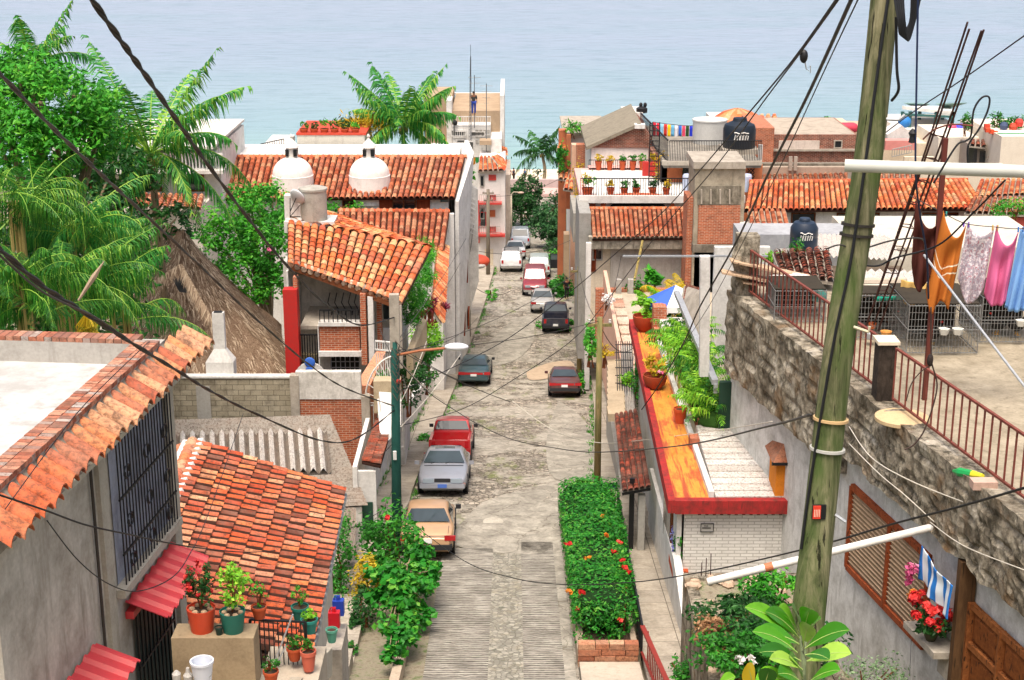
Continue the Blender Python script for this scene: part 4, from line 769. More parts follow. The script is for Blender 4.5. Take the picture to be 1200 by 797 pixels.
T = thing('boundary_wall', 'old cinder block wall with white capped top and a brick patch at its right end', 'wall', (-9, 52.5, 16))
a = at(180, 443, 52.4); b = at(346, 492, 52.4); m = MB(); m.box(a.x-6, b.x, 52.4, 52.65, 15, a.z); m.build('block_work', CINDER, T)
m = MB(); m.box(a.x-6, at(346, 443, 52.4).x, 52.36, 52.7, a.z, a.z+.07); m.build('white_coping', WHITE2, T)
m = MB(); q = at(240, 490, 52.4); m.box(q.x-.25, q.x+.25, 52.36, 52.5, 15, a.z-.3); m.build('pier', GREYP, T)
a = at(346, 440, 52.3); b = at(424, 490, 52.3); w2 = at(346, 468, 52.3)
m = MB(); m.box(a.x+.0, b.x, 52.3, 52.6, w2.z, a.z+.12); m.build('white_render', plaster('#dedad2', '#7c766a', .7, 2, .5), T); m = MB(); m.box(a.x, b.x, 52.34, 52.6, 15, w2.z); m.build('brick_patch', BRICKO, T); m = MB(); m.box(b.x, b.x+.3, 52.25, 52.6, 15, w2.z+.1); m.box(a.x-.2, a.x+.12, 52.25, 52.6, 15, a.z); m.build('pillar', CONC, T)
T = thing('chimney', 'slim white plastered chimney with flared base on the block wall', 'chimney', at(260, 444, 53)); p = at(260, 443, 53); sc_ = 56/1800
m = MB(); zz = [(443, 16), (422, 16), (408, 6.8), (366, 6.6)]; rr = [(w_, at(260, y, 53).z) for y, w_ in zz]; rings = [[(p.x+sx*w_*sc_, 53+sy*w_*sc_*.6, z) for sx, sy in ((-1, -1), (1, -1), (1, 1), (-1, 1))] for w_, z in rr]
m.add([q for r in rings for q in r], [(i*4+k, i*4+(k+1) % 4, (i+1)*4+(k+1) % 4, (i+1)*4+k) for i in range(3) for k in range(4)]+[(12, 13, 14, 15)]); m.build('stack', WHITE2, T)
m = MB(); m.box(p.x-.15, p.x+.15, 52.9, 53.1, rr[3][1], rr[3][1]+.03); m.build('flue', BLK, T)
# ---- palapa
TH = NT('thatch'); v_ = TH.coord('Object', (9, 9, 1.6)); n_ = TH.noise(v_, 2.2, 8, .8); n2_ = TH.noise(TH.coord('Object'), .7, 4); c_ = TH.ramp(n_, [(.3, '#3c2e24'), (.5, '#86705c'), (.72, '#b8a48c')]); c_ = TH.mix(TH.ramp(n2_, [(.4, 0.), (.7, .5)]), c_, '#6a5040'); TH.bump(n_, .9, .08); M_TH = TH.fin(c_, .95, .05)
def thatch(name, label, apexes, basepts, parent=None, n=2600, hl=.35, seed=3):
    """thatched hip roof: ridge a-b over a ring of eave points, shaggy with straw"""
    T = thing(name, label, 'thatched roof', tuple(sum((V(b) for b in basepts), V())/len(basepts))); m = MB(); g = random.Random(seed)
    a, b = map(V, apexes); nb = len(basepts); K = 12; rings = []; near = [(a if (V(p)-a).length < (V(p)-b).length else b) for p in basepts]
    fine = []
    for i in range(nb):
        for k in range(6):
            t_ = k/6; p = V(basepts[i]).lerp(V(basepts[(i+1) % nb]), t_); q = near[i].lerp(near[(i+1) % nb], t_); fine.append((q, p))
    for k in range(K+1):
        t_ = k/K; rings.append([q.lerp(p, t_)+V((0, 0, -.25*math.sin(math.pi*t_)*((q-p).length/6)))+V((g.uniform(-.05, .05), g.uniform(-.05, .05), g.uniform(-.06, .06))) for q, p in fine])
    nn = len(fine); m.add([p for r in rings for p in r], [(k*nn+i, k*nn+(i+1) % nn, (k+1)*nn+(i+1) % nn, (k+1)*nn+i) for k in range(K) for i in range(nn)]); m.build('thatch', M_TH, T)
    m = MB()
    for _ in range(n):
        i = g.randrange(nn); t_ = g.random()**.6; q, p = fine[i]; q2, p2 = fine[(i+1) % nn]; u = g.random(); A_ = q.lerp(p, t_).lerp(q2.lerp(p2, t_), u)+V((0, 0, -.25*math.sin(math.pi*t_)*((q-p).length/6)+.03)); d = (p.lerp(p2, u)-q.lerp(q2, u)).normalized(); s = d.cross(V((0, 0, 1))).normalized()
        L = hl*g.uniform(.6, 1.4); e = A_+d*L+s*g.uniform(-.12, .12)+V((0, 0, g.uniform(-.02, .06))); w_ = s*.018*g.uniform(.6, 1.6); m.add([A_-w_, A_+w_, e], [(0, 1, 2)], g.random())
    m.build('straw', leafmat('#5c4636', '#a08a72', '#cdbba2', .1, .9), T); return T
PK = at(214, 270, 61)
T = thatch('palapa', 'large brown thatched palapa roof rising behind the block wall', (PK, PK+V((-1.2, 2.2, -.2))), [at(338, 446, 57), at(200, 450, 55.5), at(128, 425, 57), at(120, 340, 62), V((PK.x+.5, 68, 20)), at(330, 380, 63)], n=9000, hl=.4)
m = MB(); a_ = at(203, 322, 57.5); b_ = at(232, 340, 57.5); m.add([at(201, 325, 57.6), at(214, 316, 57.8), at(236, 352, 57.2), at(228, 345, 57.2), at(210, 342, 57.3)], [(0, 1, 2, 3, 4)]); m.build('dark_opening', BLK, T)
m = MB(); s0 = at(212, 312, 57.2)
for (p_, q_) in ((s0, at(246, 372, 56.2)), (s0, at(160, 345, 56.8)), (at(160, 345, 56.8), at(135, 400, 56.4))):
    for k in range(240): t_ = random.random(); c0_ = p_.lerp(q_, t_); m.add([c0_+V((-.03, 0, .1)), c0_+V((.04, 0, .1)), c0_+V((random.uniform(-.2, .2), -.15, -random.uniform(.25, .55)))], [(0, 1, 2)])
m.build('fringe', leafmat('#6a5444', '#a8927a', '#c8b59c', .1, .9), T)

# ---- mid left tiled house with balcony
T = thing('balcony_house', 'house with a tilted orange tile roof over a brick balcony, water tank on top', 'house', (-6, 57, 16))
A = at(472, 355, 54.5); B = at(337, 308, 56.5); C = at(334, 262, 60.5); D = at(505, 291, 58.6); C2 = at(385, 247, 62.5)
m = MB(); mid = D.lerp(C2, .5)
tiles(m, A, B, at(337, 258, 60.3), D+V((0, 0, 0)), .31, .42, 5, .012, 1.1, .26); m.build('roof', [TM_OR, plaster('#4a3226', '#201612')], T, smooth=True, ang=60)
m = MB(); tiles(m, D, at(337, 258, 60.3), at(345, 246, 61.6), at(383, 247, 62.5), .31, .42, 4, .012, 1.1, .26); m.build('roof', [TM_OR, plaster('#4a3226', '#201612')], T, smooth=True, ang=60)
m = MB(); nE = 17
for i in range(nE):        # wavy eave ends
    p = A.lerp(B, (i+.5)/nE); m.tube([p+V((0, .25, .05)), p+V((0, -.06, -.03))], [.1, .115], 8, rnd=random.random())
m.build('eave_tiles', tilemat(['#d8b090', '#c98460', '#e8cdb0', '#8a7a70'], amt=.8, cut=.5), T, smooth=True, ang=60)
m = MB(); m.beam(A+V((-.1, .05, -.16)), B+V((.1, .05, -.16)), .16, .2); m.build('roof_beam', WOODB, T)
fz = lambda py, D=55.5: at(400, py, D).z
def col(nm, x0, x1, y0, y1, D, dep, mat): return fb(T, nm, x0, y0, x1, y1, D, dep, mat)
col('red_band', 331, 352, 340, 446, 55.0, .5, RED); col('brick_column', 343, 353, 325, 448, 55.3, .4, BRICKO)
col('brick_column', 421.5, 430.5, 345, 428, 54.9, .4, BRICKO); col('white_column', 430.5, 441, 348, 500, 54.95, .4, WHITE2); col('brick_column', 441, 448, 352, 415, 55.6, .4, BRICKO); col('concrete_column', 462, 472, 358, 432, 54.4, .3, CONC)
col('brick_parapet', 374, 422, 382, 414, 55.2, .3, BRICKO); col('beam', 373, 424, 378, 382.5, 55.1, .4, WHITE2); col('beam', 373, 430, 412, 418, 55.1, .5, WHITE2); col('white_post', 372, 375.5, 382, 448, 55.12, .2, WHITE2)
col('dark_interior', 352, 462, 322, 440, 58.5, .3, plaster('#cfc8bc', '#5c564c', .6, 1)); col('floor_slab', 352, 424, 382, 386, 55.7, 3, CONC); col('side_wall', 335, 343, 318, 450, 56.5, 4, WHITE)
m = MB(); m.box(at(352, 380, 58.6).x-.6, A.x-.35, 58.7, 62, 15, B.z-.5); m.build('rear_wall', WHITE, T)
col('lower_wall', 352, 372, 416, 446, 56, .3, plaster('#8c8266', '#544a38')); col('lower_wall', 373, 388, 418, 446, 55.8, .3, GREYP)
q = MB(); a = at(388, 416, 55.9); b = at(422, 444, 55.9); q.box(a.x, b.x, 55.9, 56, b.z, a.z); wn = q.build('window', plaster('#24261f', '#0e0f0c', .5), T); q = MB()
for i in range(7): x = a.x+(b.x-a.x)*i/6; q.beam((x, 55.82, b.z), (x, 55.82, a.z), .03)
for i in range(5): z = b.z+(a.z-b.z)*i/4; q.beam((a.x, 55.82, z), (b.x, 55.82, z), .03)
q.build('grille', GALV, wn)
q = MB(); railing(q, at(375, 380, 55.15), at(422, 380, 55.15), .55, 9, .03, .05, .0); railing(q, at(352, 425, 55.4), at(373, 425, 55.4), 1.1, 7, .04, .05, .0); q.build('balcony_railing', IRON, T)
q = MB(); a = at(386, 378, 57.2)
for x in (388, 396, 404, 412, 419):      # wrought chairs seen through the balcony
    p = at(x, 378, 57.2); q.tube([p, p+V((.05, 0, .5)), p+V((-.1, 0, .8)), p+V((0, 0, 1.2))], .02, 4)
q.build('wrought_screen', IRON, T)
col('door_panel', 449, 460, 385, 412, 56.4, .1, WHITE2); col('side_window', 449, 462, 352, 374, 57.6, .1, glassmat('#2a3a38'))
# stair wall in brick and white sweeping down
m = MB(); a = at(441, 412, 54.6); b = at(424, 452, 52.9); m.add([a, a+V((.35, 0, 0)), b+V((.3, 0, 0)), b+V((-.25, 0, 0)), a+V((0, 0, -2)), a+V((.35, 0, -2)), b+V((.3, 0, -2.4)), b+V((-.25, 0, -2.4))], [(0, 3, 2, 1), (0, 4, 7, 3), (1, 2, 6, 5), (3, 7, 6, 2)]); m.build('brick_stair_wall', tilemat(['#c07858', '#d09070', '#b06848'], amt=.3), T)
m = MB(); a = at(437, 480, 52.2); m.add([at(441, 455, 52.4), at(470, 455, 52.4), at(470, 500, 50.8), at(452, 520, 49.6), at(445, 505, 50.4)], [(0, 1, 2, 3, 4)]); m.prism([at(443, 450, 52.2), at(468, 452, 52.2), at(466, 492, 51.4), at(452, 524, 49.8), at(446, 500, 51)], (0, .3, 0)); m.build('white_buttress', WHITE2, T)
m = MB(); a = at(441, 446, 52); m.box(a.x-.1, a.x+.85, 51.9, 52.5, a.z-1.2, a.z); m.build('stone_cap_pier', plaster('#b8a88c', '#6c5c44', .6, 3), T)
# water tank and white platform on the roof
W_ = thing('water_tank', 'round grey cement water tank on a white stand on the tilted tile roof', 'water tank', at(368, 256, 60.5)); p = at(368, 257, 60.5)
m = MB(); r_ = 15.5*63/1800; m.lathe(p, [(r_, 0), (r_, 1.18), (r_*1.06, 1.2), (r_*1.06, 1.28), (r_*.5, 1.36), (0, 1.38)], 24); m.build('tank', plaster('#b0aca2', '#5c5850', .6, 2), W_, smooth=True, ang=40)
m = MB(); a = at(334, 262, 60.3); b = at(408, 276, 59.7); m.box(a.x, a.x+2.0, 60.0, 61.3, p.z-.45, p.z); m.add([at(335, 256, 60.2), at(352, 256, 60.2), at(409, 268, 59.9), at(406, 278, 59.8), at(335, 266, 60.1)], [(0, 1, 2, 3, 4)]); m.prism([at(335, 256, 60.2), at(352, 256, 60.2), at(409, 268, 59.9), at(406, 278, 59.8), at(335, 264, 60.1)], (0, .5, 0)); m.box(a.x, a.x+.7, 60.3, 60.8, p.z, p.z+1.0); m.build('white_stand', WHITE2, W_)
T = thing('satellite_dish', 'small pale satellite dish on an iron frame left of the grey tank', 'satellite dish', at(342, 254, 60)); p = at(347, 232, 60); m = MB(); M = Matrix.Rotation(math.radians(-60), 4, 'X') @ Matrix.Rotation(.5, 4, 'Y'); m.lathe(p, [(0, 0), (.15, .015), (.3, .06), (.36, .1)], 18, M=M); m.lathe(p+V((0, .01, -.01)), [(.36, .1), (.3, .05), (0, 0)], 18, M=M); m.build('dish', plain('#c8ccd0', .4), T, smooth=True)
m = MB(); m.beam(at(340, 254, 59.9), at(340, 232, 59.9), .03); m.beam(at(340, 254, 59.9), at(352, 240, 59.9), .03); m.beam(at(340, 254, 59.9), at(352, 254, 59.9), .03); m.beam(at(340, 248, 59.9), p, .03); m.build('bracket', IRON, T)
# blue and white plaque-shaped tent by the red band
p = at(364, 446, 54.6); m = MB(); r_ = .62; m.prism([p+V((r_*math.cos(a), 0, max(0, r_*1.15*math.sin(a)))) for a in [k*math.pi/12 for k in range(13)]], (0, .05, 0)); T = thing('wall_sign', 'round topped white board with a blue swirl beside the red band', 'sign', p); m.build('board', WHITE2, T); m = MB(); m.ell(p+V((0, -.03, .72)), (.2, .03, .2), 12, 8); m.ell(p+V((-.03, -.035, .45)), (.14, .02, .1), 12, 8); m.build('blue_mark', plain('#3a6cc8', .5, var=.1), T, smooth=True)
m = MB(); m.tube([p+V((.15*math.cos(a)-.02, -.04, .3+.12*math.sin(a))) for a in [k*.5 for k in range(11)]], .015, 4); m.box(p.x-.3, p.x+.3, 54.57, 54.6, p.z+.08, p.z+.1); m.build('blue_line', plain('#7a9ad0', .5, var=.1), T)
# white arched gate
T = thing('arched_gate', 'white iron gate with fan shaped arch at the stair foot of the balcony house', 'gate', at(448, 480, 52.5)); m = MB(); c = at(452, 475, 52.6)
for k in range(9): a = math.pi*(.5+k*.06); m.beam(c+V((.5, 0, 0)), c+V((.5+1.25*math.cos(a), 0, 1.9*math.sin(a))), .025)
m.tube([c+V((.5+1.25*math.cos(math.pi*(.5+k*.05)), 0, 1.9*math.sin(math.pi*(.5+k*.05)))) for k in range(11)], .03, 4)
railing(m, c+V((-.75, 0, -1.6)), c+V((.6, 0, -1.6)), 1.6, 9, .025, .04, .0); m.build('fan_bars', plain('#d8d6d0', .5), T)
m = MB(); railing(m, at(440, 412, 53.2), at(462, 414, 53.2), .4, 8, .03, .05); a = at(441, 414, 53.3); 
for i in range(9): x = a.x+i*.08; m.beam((x, 53.3, a.z-1.9), (x, 53.3, a.z), .03)
m.build('picket', WHITE2, T)
# entrance canopy of tiles
T = thing('tiled_canopy', 'narrow dark red tile canopy over a street entrance beside the corrugated shed', 'canopy', at(438, 545, 47.5))
m = MB(); tiles(m, at(446, 545, 47.2), at(461, 494, 52), at(441, 492, 52.2), at(424, 540, 47.6), .26, .3, 5, .02, 1.15, .4); m.build('tiles', [TM_DARK, plaster('#3a241c', '#1a100c')], T)
m = MB(); a = at(432, 560, 47.5); m.box(-5.25, -5.1, 47.2, 52, 16, at(441, 540, 47.5).z-.1); m.box(-5.1, -4.5, 47.3, 47.45, 16.3, at(441, 545, 47.5).z-.15); m.build('entrance_wall', WHITE2, T)
m = MB(); m.box(-4.98, -4.62, 47.26, 47.29, 16.6, 18.2); m.build('green_door', plain('#274a3c', .6), T)
# low white walls along the pavement, with brick topped gate panels
T = thing('garden_wall', 'white street wall with open panels and brick sills along the left pavement', 'wall', (-5, 56, 16))
m = MB()
for y0, y1, h in ((47.5, 51.2, 1.0), (51.2, 56, 1.5), (56, 63.5, 1.25), (63.5, 72, 1.4), (72, 80, 1.3)):
    xa, xb = lut(WL, y0)+.05, lut(WL, y1)+.05; za, zb_ = gz(y0), gz(y1)
    m.add([(xa-.22, y0, za-.3), (xa, y0, za-.3), (xb, y1, zb_-.3), (xb-.22, y1, zb_-.3), (xa-.22, y0, za+h), (xa, y0, za+h), (xb, y1, zb_+h), (xb-.22, y1, zb_+h)], [(3, 2, 1, 0), (4, 5, 6, 7), (0, 1, 5, 4), (1, 2, 6, 5), (2, 3, 7, 6), (3, 0, 4, 7)])
m.build('wall', WHITE2, T)
for y0, y1 in ((48, 51), (52, 55.5)):
    m = MB(); xa, xb = lut(WL, y0)+.1, lut(WL, y1)+.1; m.add([(xa-.3, y0, gz(y0)+1.02+.5*(y0 > 51)), (xa+.06, y0, gz(y0)+1.02+.5*(y0 > 51)), (xb+.06, y1, gz(y1)+1.02+.5*(y0 > 51)), (xb-.3, y1, gz(y1)+1.02+.5*(y0 > 51))], [(0, 1, 2, 3)]); m.prism([(xa-.3, y0, gz(y0)+1.02+.5*(y0 > 51)), (xa+.06, y0, gz(y0)+1.02+.5*(y0 > 51)), (xb+.06, y1, gz(y1)+1.02+.5*(y0 > 51)), (xb-.3, y1, gz(y1)+1.02+.5*(y0 > 51))], (0, 0, .08)); m.build('brick_sill', BRICKO, T)
for y in (53, 55, 57.5, 60): m = MB(); x = lut(WL, y); m.box(x-.12, x+.1, y, y+.18, gz(y), gz(y)+2.7); m.build('post', WHITE2, T)
for y0, y1 in ((53.2, 55), (55.2, 57.5), (57.7, 60)): m = MB(); railing(m, (lut(WL, y0), y0, gz(y0)+1.5), (lut(WL, y1), y1, gz(y1)+1.5), 1.05, 7, .025, .05, .05, (.5,)); m.build('railing', plain('#d4d2cc', .5), T)
# planted bank behind it, tile coping strip and balusters
T = thing('fern_bed', 'long bed of feathery ferns beside the tilted roof, next to a tiled coping', 'plant bed', (-3.8, 66, 18))
m = MB()
for (px, py, D, r, n) in ((497, 310, 63, (.55, 1.5, .9), 900), (490, 335, 60, (.6, 1.5, 1.0), 1200), (484, 355, 58, (.6, 1.2, .9), 1000), (502, 295, 66, (.4, 1.2, .6), 400)): leaves(m, at(px, py, D), r, n, .3, 26, .4, .4, .6, .12, up=.4)
m.build('fern_leaves', L_BR, T)
m = MB(); tiles(m, at(518, 380, 66), at(524, 290, 82), at(512, 282, 82), at(505, 360, 66), .3, .36, 4, .02); m.build('tiled_coping', [TM_OR, CONC], T)
m = MB(); m.prism([at(476, 412, 55.6), at(484, 412, 55.6), at(500, 375, 61), at(493, 372, 61)], (0, 0, -1.2)); m.build('bank_wall', plaster('#c8b494', '#7a6a50'), T)
for i in range(6): p = at(490+i*4.2, 384-i*1.2, 62+i); m = MB(); m.lathe(p+V((0, 0, -.3)), [(.06, 0), (.1, .3), (.05, .6), (.09, .9), (.09, 1.0)], 8); m.build('baluster', plaster('#7a3a30', '#3c1c18'), T)
shrub('dracaena', 'small dark red spiky plant on the coping near the white wall', at(505, 352, 64), (.35, .3, .35), 90, .45, leafmat('#6a1830', '#a02848', '#c8506a'), cat='plant', clump=4, asp=.12); shrub('dracaena', 'second dark red spiky plant, against the white facade', at(519, 358, 68), (.3, .3, .3), 70, .4, leafmat('#5a1830', '#902848', '#b8506a'), cat='plant', clump=4, asp=.12)
shrub('street_bush', 'yellow green bush above the pavement left of the lamp head', at(500, 400, 64), (.75, 2, .8), 1500, .16, L_LIME); shrub('street_bush', 'dark green bush below the lamp arm on the white wall', at(497, 428, 61), (.8, 2, .8), 1500, .17, L_MID)
shrub('street_bush', 'bright green climber on the white gate near the green pole', at(452, 455, 53.5), (.5, .5, .75), 800, .16, L_BR); shrub('street_bush', 'dark climber with red flowers right of the green pole', at(478, 448, 56), (.75, 1, .9), 1300, .15, L_DK, extra=(('blossoms', at(466, 442, 55.2), (.3, .2, .2), 24, .12, FL_RED),))
# ======================= FAR LEFT: houses down the street =======================
T = thing('domed_house', 'long white house with red barrel tile roof and two white domes with lanterns', 'house', (-10, 88, 10))
A = at(228, 234, 85); B = at(533, 232, 85); C = at(545, 184, 89.3); D = at(240, 184, 89.3)
m = MB(); tiles(m, A, B, C, D, .33, .42, 4, .01, 1.15, .5); m.build('roof', [TM_FAR, plaster('#3c241c', '#1c120e')], T)
m = MB(); m.tube([C+V((.1, 0, .03)), D+V((0, 0, .03))], .12, 6); m.build('ridge', TM_OR, T)
xr = -3.35
m = MB(); m.box(A.x, xr-.25, 85.6, 92, 8, A.z-.12); m.build('front_wall', WHITE2, T)
m = MB(); m.box(A.x, -3.1, 89.5, 93.5, 8, C.z+.05); m.build('rear_block', WHITE2, T)
m = MB(); m.prism([at(533, 236, 85.2), V((xr+.1, 85.2, 9)), V((xr+.45, 93.5, 8)), V((xr+.45, 93.5, C.z+.3)), C+V((.3, 0, .25))], (.22, 0, 0)); m.build('street_wall', WHITE2, T)
for y, z in ((87, 15.6), (90.5, 15.2), (88, 12.6), (91.5, 12)): m = MB(); x = xr+.34+.045*(y-85.2); m.box(x, x+.1, y-.5, y+.5, z-.6, z+.6); o = m.build('window', WOODR, T); m = MB(); m.box(x+.1, x+.11, y-.4, y+.4, z-.5, z+.5); m.build('pane', GL, o)
for px, ww in ((430, 0), (410, 12)):
    if ww: winpart(T, at(px-2, 234.5, 85.6)+V((0, 0, -.3)), .6, .6, 'y', WOODR)
p = at(474, 239, 85.6); m = MB(); a = at(446, 231, 85.55); b = at(504, 246, 85.55); 
for x0, x1 in ((444, 460), (488, 504)): fb(T, 'shutter', x0, 231, x1, 246, 85.5, .08, WOODR)
o = fb(T, 'window', 460, 231, 488, 246, 85.56, .05, GL)
for x in (460, 473, 487): m.beam(at(x, 231, 85.52), at(x, 246, 85.52), .08)
m.beam(at(459, 231.5, 85.52), at(488, 231.5, 85.52), .08); m.build('frame', WOODB, o)
fb(T, 'window', 516, 232, 526, 237, 85.5, .05, glassmat('#3a6a70'))
A2 = at(396, 292, 79.5); B2 = at(520, 296, 79.5); C3 = at(527, 248, 84.6); D2 = at(396, 247, 84.6)
m = MB(); tiles(m, A2, B2, C3, D2, .33, .42, 4, .01, 1.15, .55); m.build('lower_roof', [TM_FAR, plaster('#3c241c', '#1c120e')], T); m = MB(); m.tube([C3, D2], .14, 6); m.build('ridge', TM_OR, T)
m = MB(); m.box(A2.x, B2.x-.1, 79.9, 84.7, 9, A2.z-.15); m.box(A2.x, xr+.1, 84.4, 84.75, 9, C3.z-.1); m.build('lower_wall', WHITE2, T)
for i, px in enumerate((343, 433)):
    p = at(px, 205, 86.6); r_ = 23.5*88/1800; Dm = thing('dome', ['left white dome with lantern rising out of the red tile roof', 'right white dome with lantern, the one in front of the palm'][i], 'dome', p, 'domes on the tile roof')
    m = MB(); prof = [(r_*1.1, -1.0), (r_*1.02, .45), (r_*1.03, .55), (r_*1.0, .57)]+[(r_*math.cos(a), .57+r_*.9*math.sin(a)) for a in [k*math.pi/20 for k in range(1, 9)]]+[(r_*.28, .57+r_*.88)]; m.lathe(p+V((0, 0, -.55)), prof, 28); m.build('dome_shell', plaster('#e9e6e0', '#a09a90', .5, 1.5, .55), Dm, smooth=True, ang=40)
    zt = p.z-.55+.57+r_*.86; m = MB(); m.lathe((p.x, p.y, zt), [(r_*.3, -.05), (r_*.28, .55), (r_*.4, .58), (r_*.36, .68), (.08, 1.05), (.05, 1.1), (.1, 1.2), (.05, 1.32), (0, 1.35)], 8); m.build('lantern', plaster('#dfdcd6', '#8f8a80', .4, 2), Dm)
    for k in range(4): a = math.pi*(.25+.5*k)-math.pi/2+.0; q = MB(); cx, cy = p.x+r_*.285*math.cos(a), p.y+r_*.285*math.sin(a); q.box(cx-.1, cx+.1, cy-.1, cy+.1, zt+.1, zt+.48); q.build('opening', BLK, Dm)
    m = MB(); m.tube([p+V((r_*1.12*math.cos(a), r_*.55*math.sin(a)-.5, -.72-.45*math.sin(-a)*-1*0+.25*math.sin(a))) for a in [math.pi+k*math.pi/14 for k in range(15)]], .09, 5); m.build('red_base_trim', plain('#c83c34', .6), Dm)
# rooftop box with planters behind the domes
T = thing('roof_terrace_box', 'cream plastered rooftop room behind the two domes with red topped parapet', 'rooftop room', at(385, 184, 94))
fb(T, 'wall', 348, 158, 428, 188, 94, 5, plaster('#d8d4c6', '#8a8478', .5, 1), zb=12); fb(T, 'red_coping', 347, 156, 429, 158.5, 93.95, 5.1, plain('#c2452f', .7)); fb(T, 'side_wall', 308, 170, 336, 186, 95, 4, WHITE, zb=12)
m = MB(); railing(m, at(306, 182, 94.6), at(333, 176, 94.6), .7, 10, .03, .05); m.build('railing', IRON, T)
for i in range(6): p = at(356+i*12, 156.5, 94.2); pot((p.x, 94.3, p.z), .0+.26, .3, POTM, pl_bush(.7 if i in (3, 2) else .45, .36, [L_MID, L_DK, L_BR][i % 3], 90, .16, stem=False), 'clay trough of greenery on the red rooftop coping behind the domes', group='troughs on the rooftop parapet', name='planter', cat='planter')
shrub('yellow_palm_bush', 'yellow green bushy palm beside the rooftop troughs', at(424, 145, 97), (1.7, 1, .9), 700, .45, L_YEL, cat='plant', asp=.15); shrub('roof_shrub', 'green shrub between the rooftop troughs and the yellow palm', at(405, 147, 97), (.9, .8, .7), 400, .3, L_DK, cat='plant')
# slatted stair roof and street walls beyond
T = thing('stair_house', 'narrow white house with slatted white stair rail stepping down the street', 'house', (-2.8, 100, 8))
m = MB(); m.box(-6, -2.95, 93.6, 104, 7, at(550, 190, 95).z-.3); m.build('wall', WHITE2, T)
m = MB(); m.prism([at(548, 215, 93.5), at(560, 222, 94), at(561, 330, 94), at(540, 400, 93.5)], (0, .3, 0)); m.build('front_fin', WHITE, T)
m = MB()
for i in range(9): p = at(546+i*.2, 222+i*6, 93.2); m.beam(p, p+V((.55, .1, -.35)), .05, .08)
m.build('slats', WHITE2, T); m = MB(); m.prism([at(555, 262, 93.4), at(558, 240, 93.4), at(552, 290, 93.4), at(550, 300, 93.4)], (0, -.05, 0)); m.build('opening', BLK, T)
p = at(549, 206, 94); m = MB(); leaves(m, p, (.45, .4, .45), 200, .2, 8); m.build('plant', L_BR, T)
# flag bunting on the roof edge
T = thing('bunting', 'string of green, blue, red and yellow flags on the roof end of the domed house', 'flags', at(546, 186, 91)); a = at(532, 183, 91.5); b = at(561, 184, 91.5)
for i, c_ in enumerate(['#1f8a4a', '#1f8a4a', '#2a4cc8', '#2a4cc8', '#c8302a', '#e8a020', '#2c9a4a']): p = a.lerp(b, (i+.5)/7.); m = MB(); w_ = .12; h = .3+.12*(i in (2, 3, 5)); m.add([p+V((-w_, 0, 0)), p+V((w_, 0, 0)), p+V((w_, .02, -h)), p+V((-w_*.3, .03, -h-.12)), p+V((-w_, .02, -h*.6))], [(0, 1, 2, 3, 4)]); m.prism([p+V((-w_, 0, 0)), p+V((w_, 0, 0)), p+V((w_, .02, -h)), p+V((-w_*.3, .03, -h-.12))], (0, .01, 0)); m.build('flag', plain(c_, .7, var=.05), T)
m = MB(); m.beam(a, b, .03); m.build('cord', WHITE2, T)
# pink balcony building at the bend
T = thing('pink_building', 'pale pink three storey building with red shuttered balconies and tiled roof at the street bend', 'building', (-2, 126, 7))
fb(T, 'wall', 560, 201, 592, 330, 125, 10, plaster('#e2ddd8', '#9a948c', .3), zb=5); m = MB(); a = at(560, 201, 124.7); b = at(590, 200, 124.7); tiles(m, a, b, at(584, 184, 128), at(562, 184, 128), .36, .45, 4); m.build('roof', [TM_OR, CONC], T)
m = MB(); tiles(m, at(590, 200, 124.7), at(592, 190, 132), at(582, 182, 130), at(577, 184, 127), .36, .45, 4); m.build('roof', [TM_OR, CONC], T)
for py in (208, 231, 268): winpart(T, at(577, py, 125), .55, .4, 'y', plain('#b8423a', .6), plain('#b8423a', .6))
for py in (212, 250): winpart(T, at(565, py, 125), .3, .9, 'y', GREYP)
for py0 in (238, 275): fb(T, 'balcony_slab', 561, py0, 588, py0+2, 124.2, .8, plain('#c0403a', .6)); 
for py0 in (232, 269):
    m = MB(); railing(m, at(562, py0+6, 124.3), at(586, py0+6, 124.3), .7, 10, .03, .04); m.build('balcony_railing', GREYP, T)
winpart(T, at(566, 257, 125), .5, 1.2, 'y', plain('#c0403a', .6)); winpart(T, at(577, 250, 125), .4, .5, 'y', plain('#b8623a', .6), plain('#b8623a', .6)); fb(T, 'red_strip', 560, 235, 562, 285, 124.9, .1, plain('#c0403a', .6))
fb(T, 'door', 568, 292, 578, 313, 124.95, .05, CREAM); fb(T, 'red_fringe', 560, 275, 592, 278, 124.5, .6, plain('#c0403a', .6))
T = thing('awning', 'small orange red dome shaped awning over a doorway on the left pavement', 'awning', at(560, 300, 104)); p = at(560, 306, 104); m = MB(); m.ell(p, (.85, .8, .45), 16, 8); m.build('canvas', plain('#d8553a', .6, var=.1), T, smooth=True); m = MB(); m.ell(p+V((.1, -.3, -.18)), (.5, .6, .25), 12, 6); m.build('white_underside', WHITE2, T)
T = thing('orange_house', 'thin orange edged white house between the pink building and the street trees', 'house', (-1, 140, 6)); fb(T, 'wall', 588, 205, 598, 300, 138, 8, plaster('#d8c8b8', '#8a6a50', .5), zb=4); fb(T, 'orange_edge', 588.5, 208, 592, 260, 137.9, .2, plain('#c8683c', .7))
